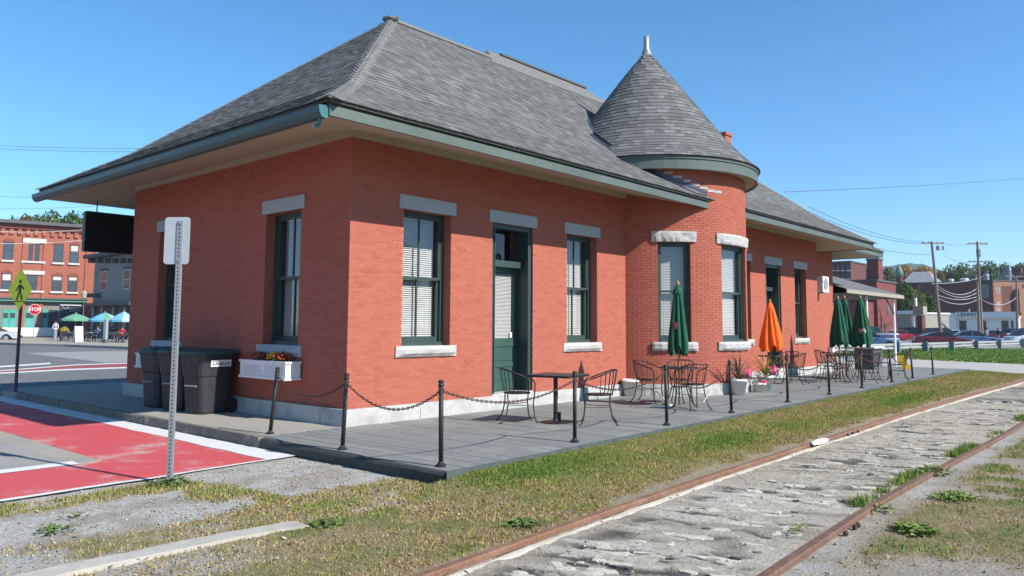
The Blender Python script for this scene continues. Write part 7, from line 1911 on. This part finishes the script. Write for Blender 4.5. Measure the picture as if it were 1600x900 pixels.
upole((1534, 0), (1527, 377.5), 96, [(381, 1512, 1543), (409, 1513, 1543)], 'utility pole with two crossarms and a transformer', [(1529.5, 390, 401, 7)])
upole((1530, 0), (1527, 440), 93, [], 'short second pole close beside the one with two crossarms')
upole((1589, 0), (1588, 430), 110, [(432, 1570, 1606)], 'thin dark utility pole near the right edge')
wr = {}
m_wire = simple('wire', (.10, .10, .11), .6, .1); m_wire2 = simple('pale_wire', (.38, .38, .38), .6, .1)
def wire(p, q, sag, label, r=.018, mat=None):
    p = np.array(p, float); q = np.array(q, float); m = MB(); m.tube([p * (1 - f) + q * f - np.array([0, 0, sag * 4 * f * (1 - f)]) for f in np.linspace(0, 1, 13)], r, 4)
    return tag(m.build('overhead_wire', mat or m_wire), label, 'wire', 'overhead wires')
W_ = [((1463, 445), 86, (1529, 449), 95, 1.0, 'top pale cable sagging between the two main utility poles'), ((1464, 450), 86, (1530, 455), 95, .9, 'second pale cable sagging between the two main utility poles'), ((1465, 461), 86, (1531, 462), 95, .5, 'third pale cable between the two main utility poles'), ((1466, 466), 86, (1531, 466), 95, .7, 'lowest pale cable between the two main utility poles'), ((1532, 467), 95, (1588, 465), 110, .9, 'pale cable from the double pole to the thin right pole'), ((1456, 443), 86, (1535, 432), 170, .4, 'thin cable rising from the leaning pole toward the mill roof')]
for a, da, b, db, sg_, lb in W_: wire(at(*a, da), at(*b, db), sg_, lb, .04, m_wire2)
for a, da, b, db, sg_, lb, rr in (((1225, 300), 60, (1640, 275), 120, .2, 'single wire high across the right sky', .022), ((1262, 322), 60, (1442, 378), 86, .6, 'upper of the two close wires from the roof to the leaning pole', .022), ((1262, 330), 60, (1444, 381), 86, .6, 'lower of the two close wires from the roof to the leaning pole', .022), ((1362, 386), 70, (1455, 398), 86, .2, 'thin wire reaching the leaning pole from the eave end', .02), ((1475, 381), 86, (1512, 382), 96, .1, 'short wire between the two pole crossarms', .022), ((1475, 400), 86, (1513, 410), 96, .2, 'slack wire between the poles below the crossarms', .02),
                        ((-30, 226), 60, (230, 232), 60, .1, 'upper of the twin wires in the left sky', .015), ((-30, 231), 60, (230, 237), 60, .1, 'lower of the twin wires in the left sky', .015), ((-30, 306), 60, (150, 309), 60, .05, 'lone wire beside the left eave end', .012), ((-30, 326), 70, (150, 322), 70, .1, 'faint wire below the left eave end', .012)):
    wire(at(*a, da), at(*b, db), sg_, lb, rr)
for a, b, lb in (((-20, 361), (143, 358), 'pale wire crossing the top of the brick facade'), ((-20, 380), (143, 374), 'pale wire crossing the upper windows of the brick facade')): wire(at(*a, 74), at(*b, 76), .2, lb, .03, simple('white_wire', (.62, .60, .58), .6))

# ------------------------------------------------------------------ canopy beyond the station end
cn = empty('platform_canopy', (X3, .6, 0), 0, 'low shingled canopy on the far end of the station', 'canopy')
m = MB(); a = 2.95; ym = 3.2
E4 = [(.02, -.45, a), (7.4, -.45, a), (7.4, 6.9, a), (.02, 6.9, a)]; R4 = [(.02, ym, 4.25), (4.8, ym, 4.25)]
m.add(E4 + R4, [(0, 1, 5, 4), (1, 2, 5), (2, 3, 4, 5)]); m.build('roof', simple('canopy_shingle', (.13, .13, .135), .95, .2, 9, .4, 60, world_pos=True), cn)
m = MB(); m.box(.02, 7.42, -.50, -.455, a - .16, a - .01); m.build('front_fascia', m_tan, cn); m = MB(); m.box(7.405, 7.45, -.455, 6.9, a - .16, a - .01); m.build('end_fascia', m_tan, cn); m = MB(); m.box(.02, 7.4, -.45, 6.9, a - .17, a - .15); m.build('ceiling', m_roofd, cn)
for xx in (3.2, 6.9): m = MB(); m.tube([(xx, -.2, -.2), (xx, -.2, a - .175)], .05, 8); m.build('post', m_white, cn)
br = MB(); br.tube([(6.9, -.2, 2.1), (6.4, -.2, 2.45), (5.8, -.2, 2.76)], .04, 6); br.build('brace', m_slate, cn)
tb2 = empty('serving_table', (23.4, -.3, -.135), .1, 'white topped serving table below the canopy', 'table'); m = MB(); m.box(-.9, .9, -.4, .4, .9, .96); m.build('table_top', m_white, tb2); m = MB(); m.box(-.8, .8, -.32, .32, 0, .895); m.build('cabinet', m_roofd, tb2)
m_yb = simple('yellow_plastic', (.75, .48, .02), .5, .1)
for x, y, lb in ((24.3, -1.35, 'yellow box under the canopy by the umbrellas'), (29.8, .2, 'yellow barrel block near the crossing road'), (34.6, 1.6, 'yellow kerb block at the edge of the lawn')):
    r = empty('yellow_block', (x, y, -.14), .3, lb, 'block', 'yellow blocks by the crossing'); r.scale = (.7, .7, .7); m = MB(); m.add([(-.3, -.25, 0), (.3, -.25, 0), (.3, .25, 0), (-.3, .25, 0), (-.24, -.2, .42), (.24, -.2, .42), (.24, .2, .42), (-.24, .2, .42)], [(0, 1, 5, 4), (1, 2, 6, 5), (2, 3, 7, 6), (3, 0, 4, 7), (4, 5, 6, 7)]); m.build('body', m_yb, r); m = MB(); m.box(-.1, .1, -.06, .06, .42, .47); m.build('lifting_lug', m_roofd, r)

# ------------------------------------------------------------------ what the windows mirror: trees and a house behind the photographer
gB = 'trees mirrored in the window panes'
for i, (x, y, h, k_) in enumerate(((2, -48, 9, 'green'), (10, -52, 11, 'dark'), (19, -50, 9.5, 'olive'), (27, -54, 12, 'green'), (36, -50, 9, 'rust'), (45, -53, 11, 'dark'), (56, -50, 10, 'green'), (-6, -52, 10, 'olive'))):
    src = TREE.get((k_, 0)) or TREE.get((k_, 1)); o = copy_tree(src); o.location = (x, y, -.15); o.scale = (1.35, 1.35, h / 9.7); o.rotation_euler = (0, 0, i * 1.3); o.name = 'leafy_tree'; tag(o, 'tree seen only mirrored in the station windows', 'tree', gB)
hs_ = empty('cream_house', (-34, 16, -.15), 0, 'cream house mirrored in the shaded end windows', 'house'); m = MB(); m.box(-4, 4, -9, 9, -.2, 6); m.build('wall', simple('cream_wall', (.62, .55, .40), .8, .1), hs_); m = MB(); m.add([(-4.5, -9.5, 6), (4.5, -9.5, 6), (4.5, 9.5, 6), (-4.5, 9.5, 6), (0, -6, 8.6), (0, 6, 8.6)], [(0, 1, 4), (1, 2, 5, 4), (2, 3, 5), (3, 0, 4, 5)]); m.build('roof', m_roofd, hs_)
for y in (-6.5, -2.5, 2, 6):
    for z in (1.0, 3.7): m = MB(); m.box(4.0, 4.06, y - .6, y + .6, z, z + 1.5); m.build('window', m_fgl, hs_)

# ------------------------------------------------------------------ air
hz = MB(); hz.box(-1300, 2300, -1300, 2300, -3.5, 185)
ho = hz.build('haze', None)
tag(ho, kind='stuff')
hm = bpy.data.materials.new('haze'); hm.use_nodes = True; ht = hm.node_tree
ht.nodes.remove(ht.nodes['Principled BSDF'])
pv = ht.nodes.new('ShaderNodeVolumePrincipled'); pv.inputs['Color'].default_value = (.72, .84, 1.0, 1); pv.inputs['Density'].default_value = .00022; pv.inputs['Anisotropy'].default_value = .1
ht.links.new(pv.outputs[0], ht.nodes['Material Output'].inputs['Volume'])
ho.data.materials.clear(); ho.data.materials.append(hm)
print('objects', len(bpy.data.objects), 'tris', sum(len(m.polygons) for m in bpy.data.meshes) * 2)
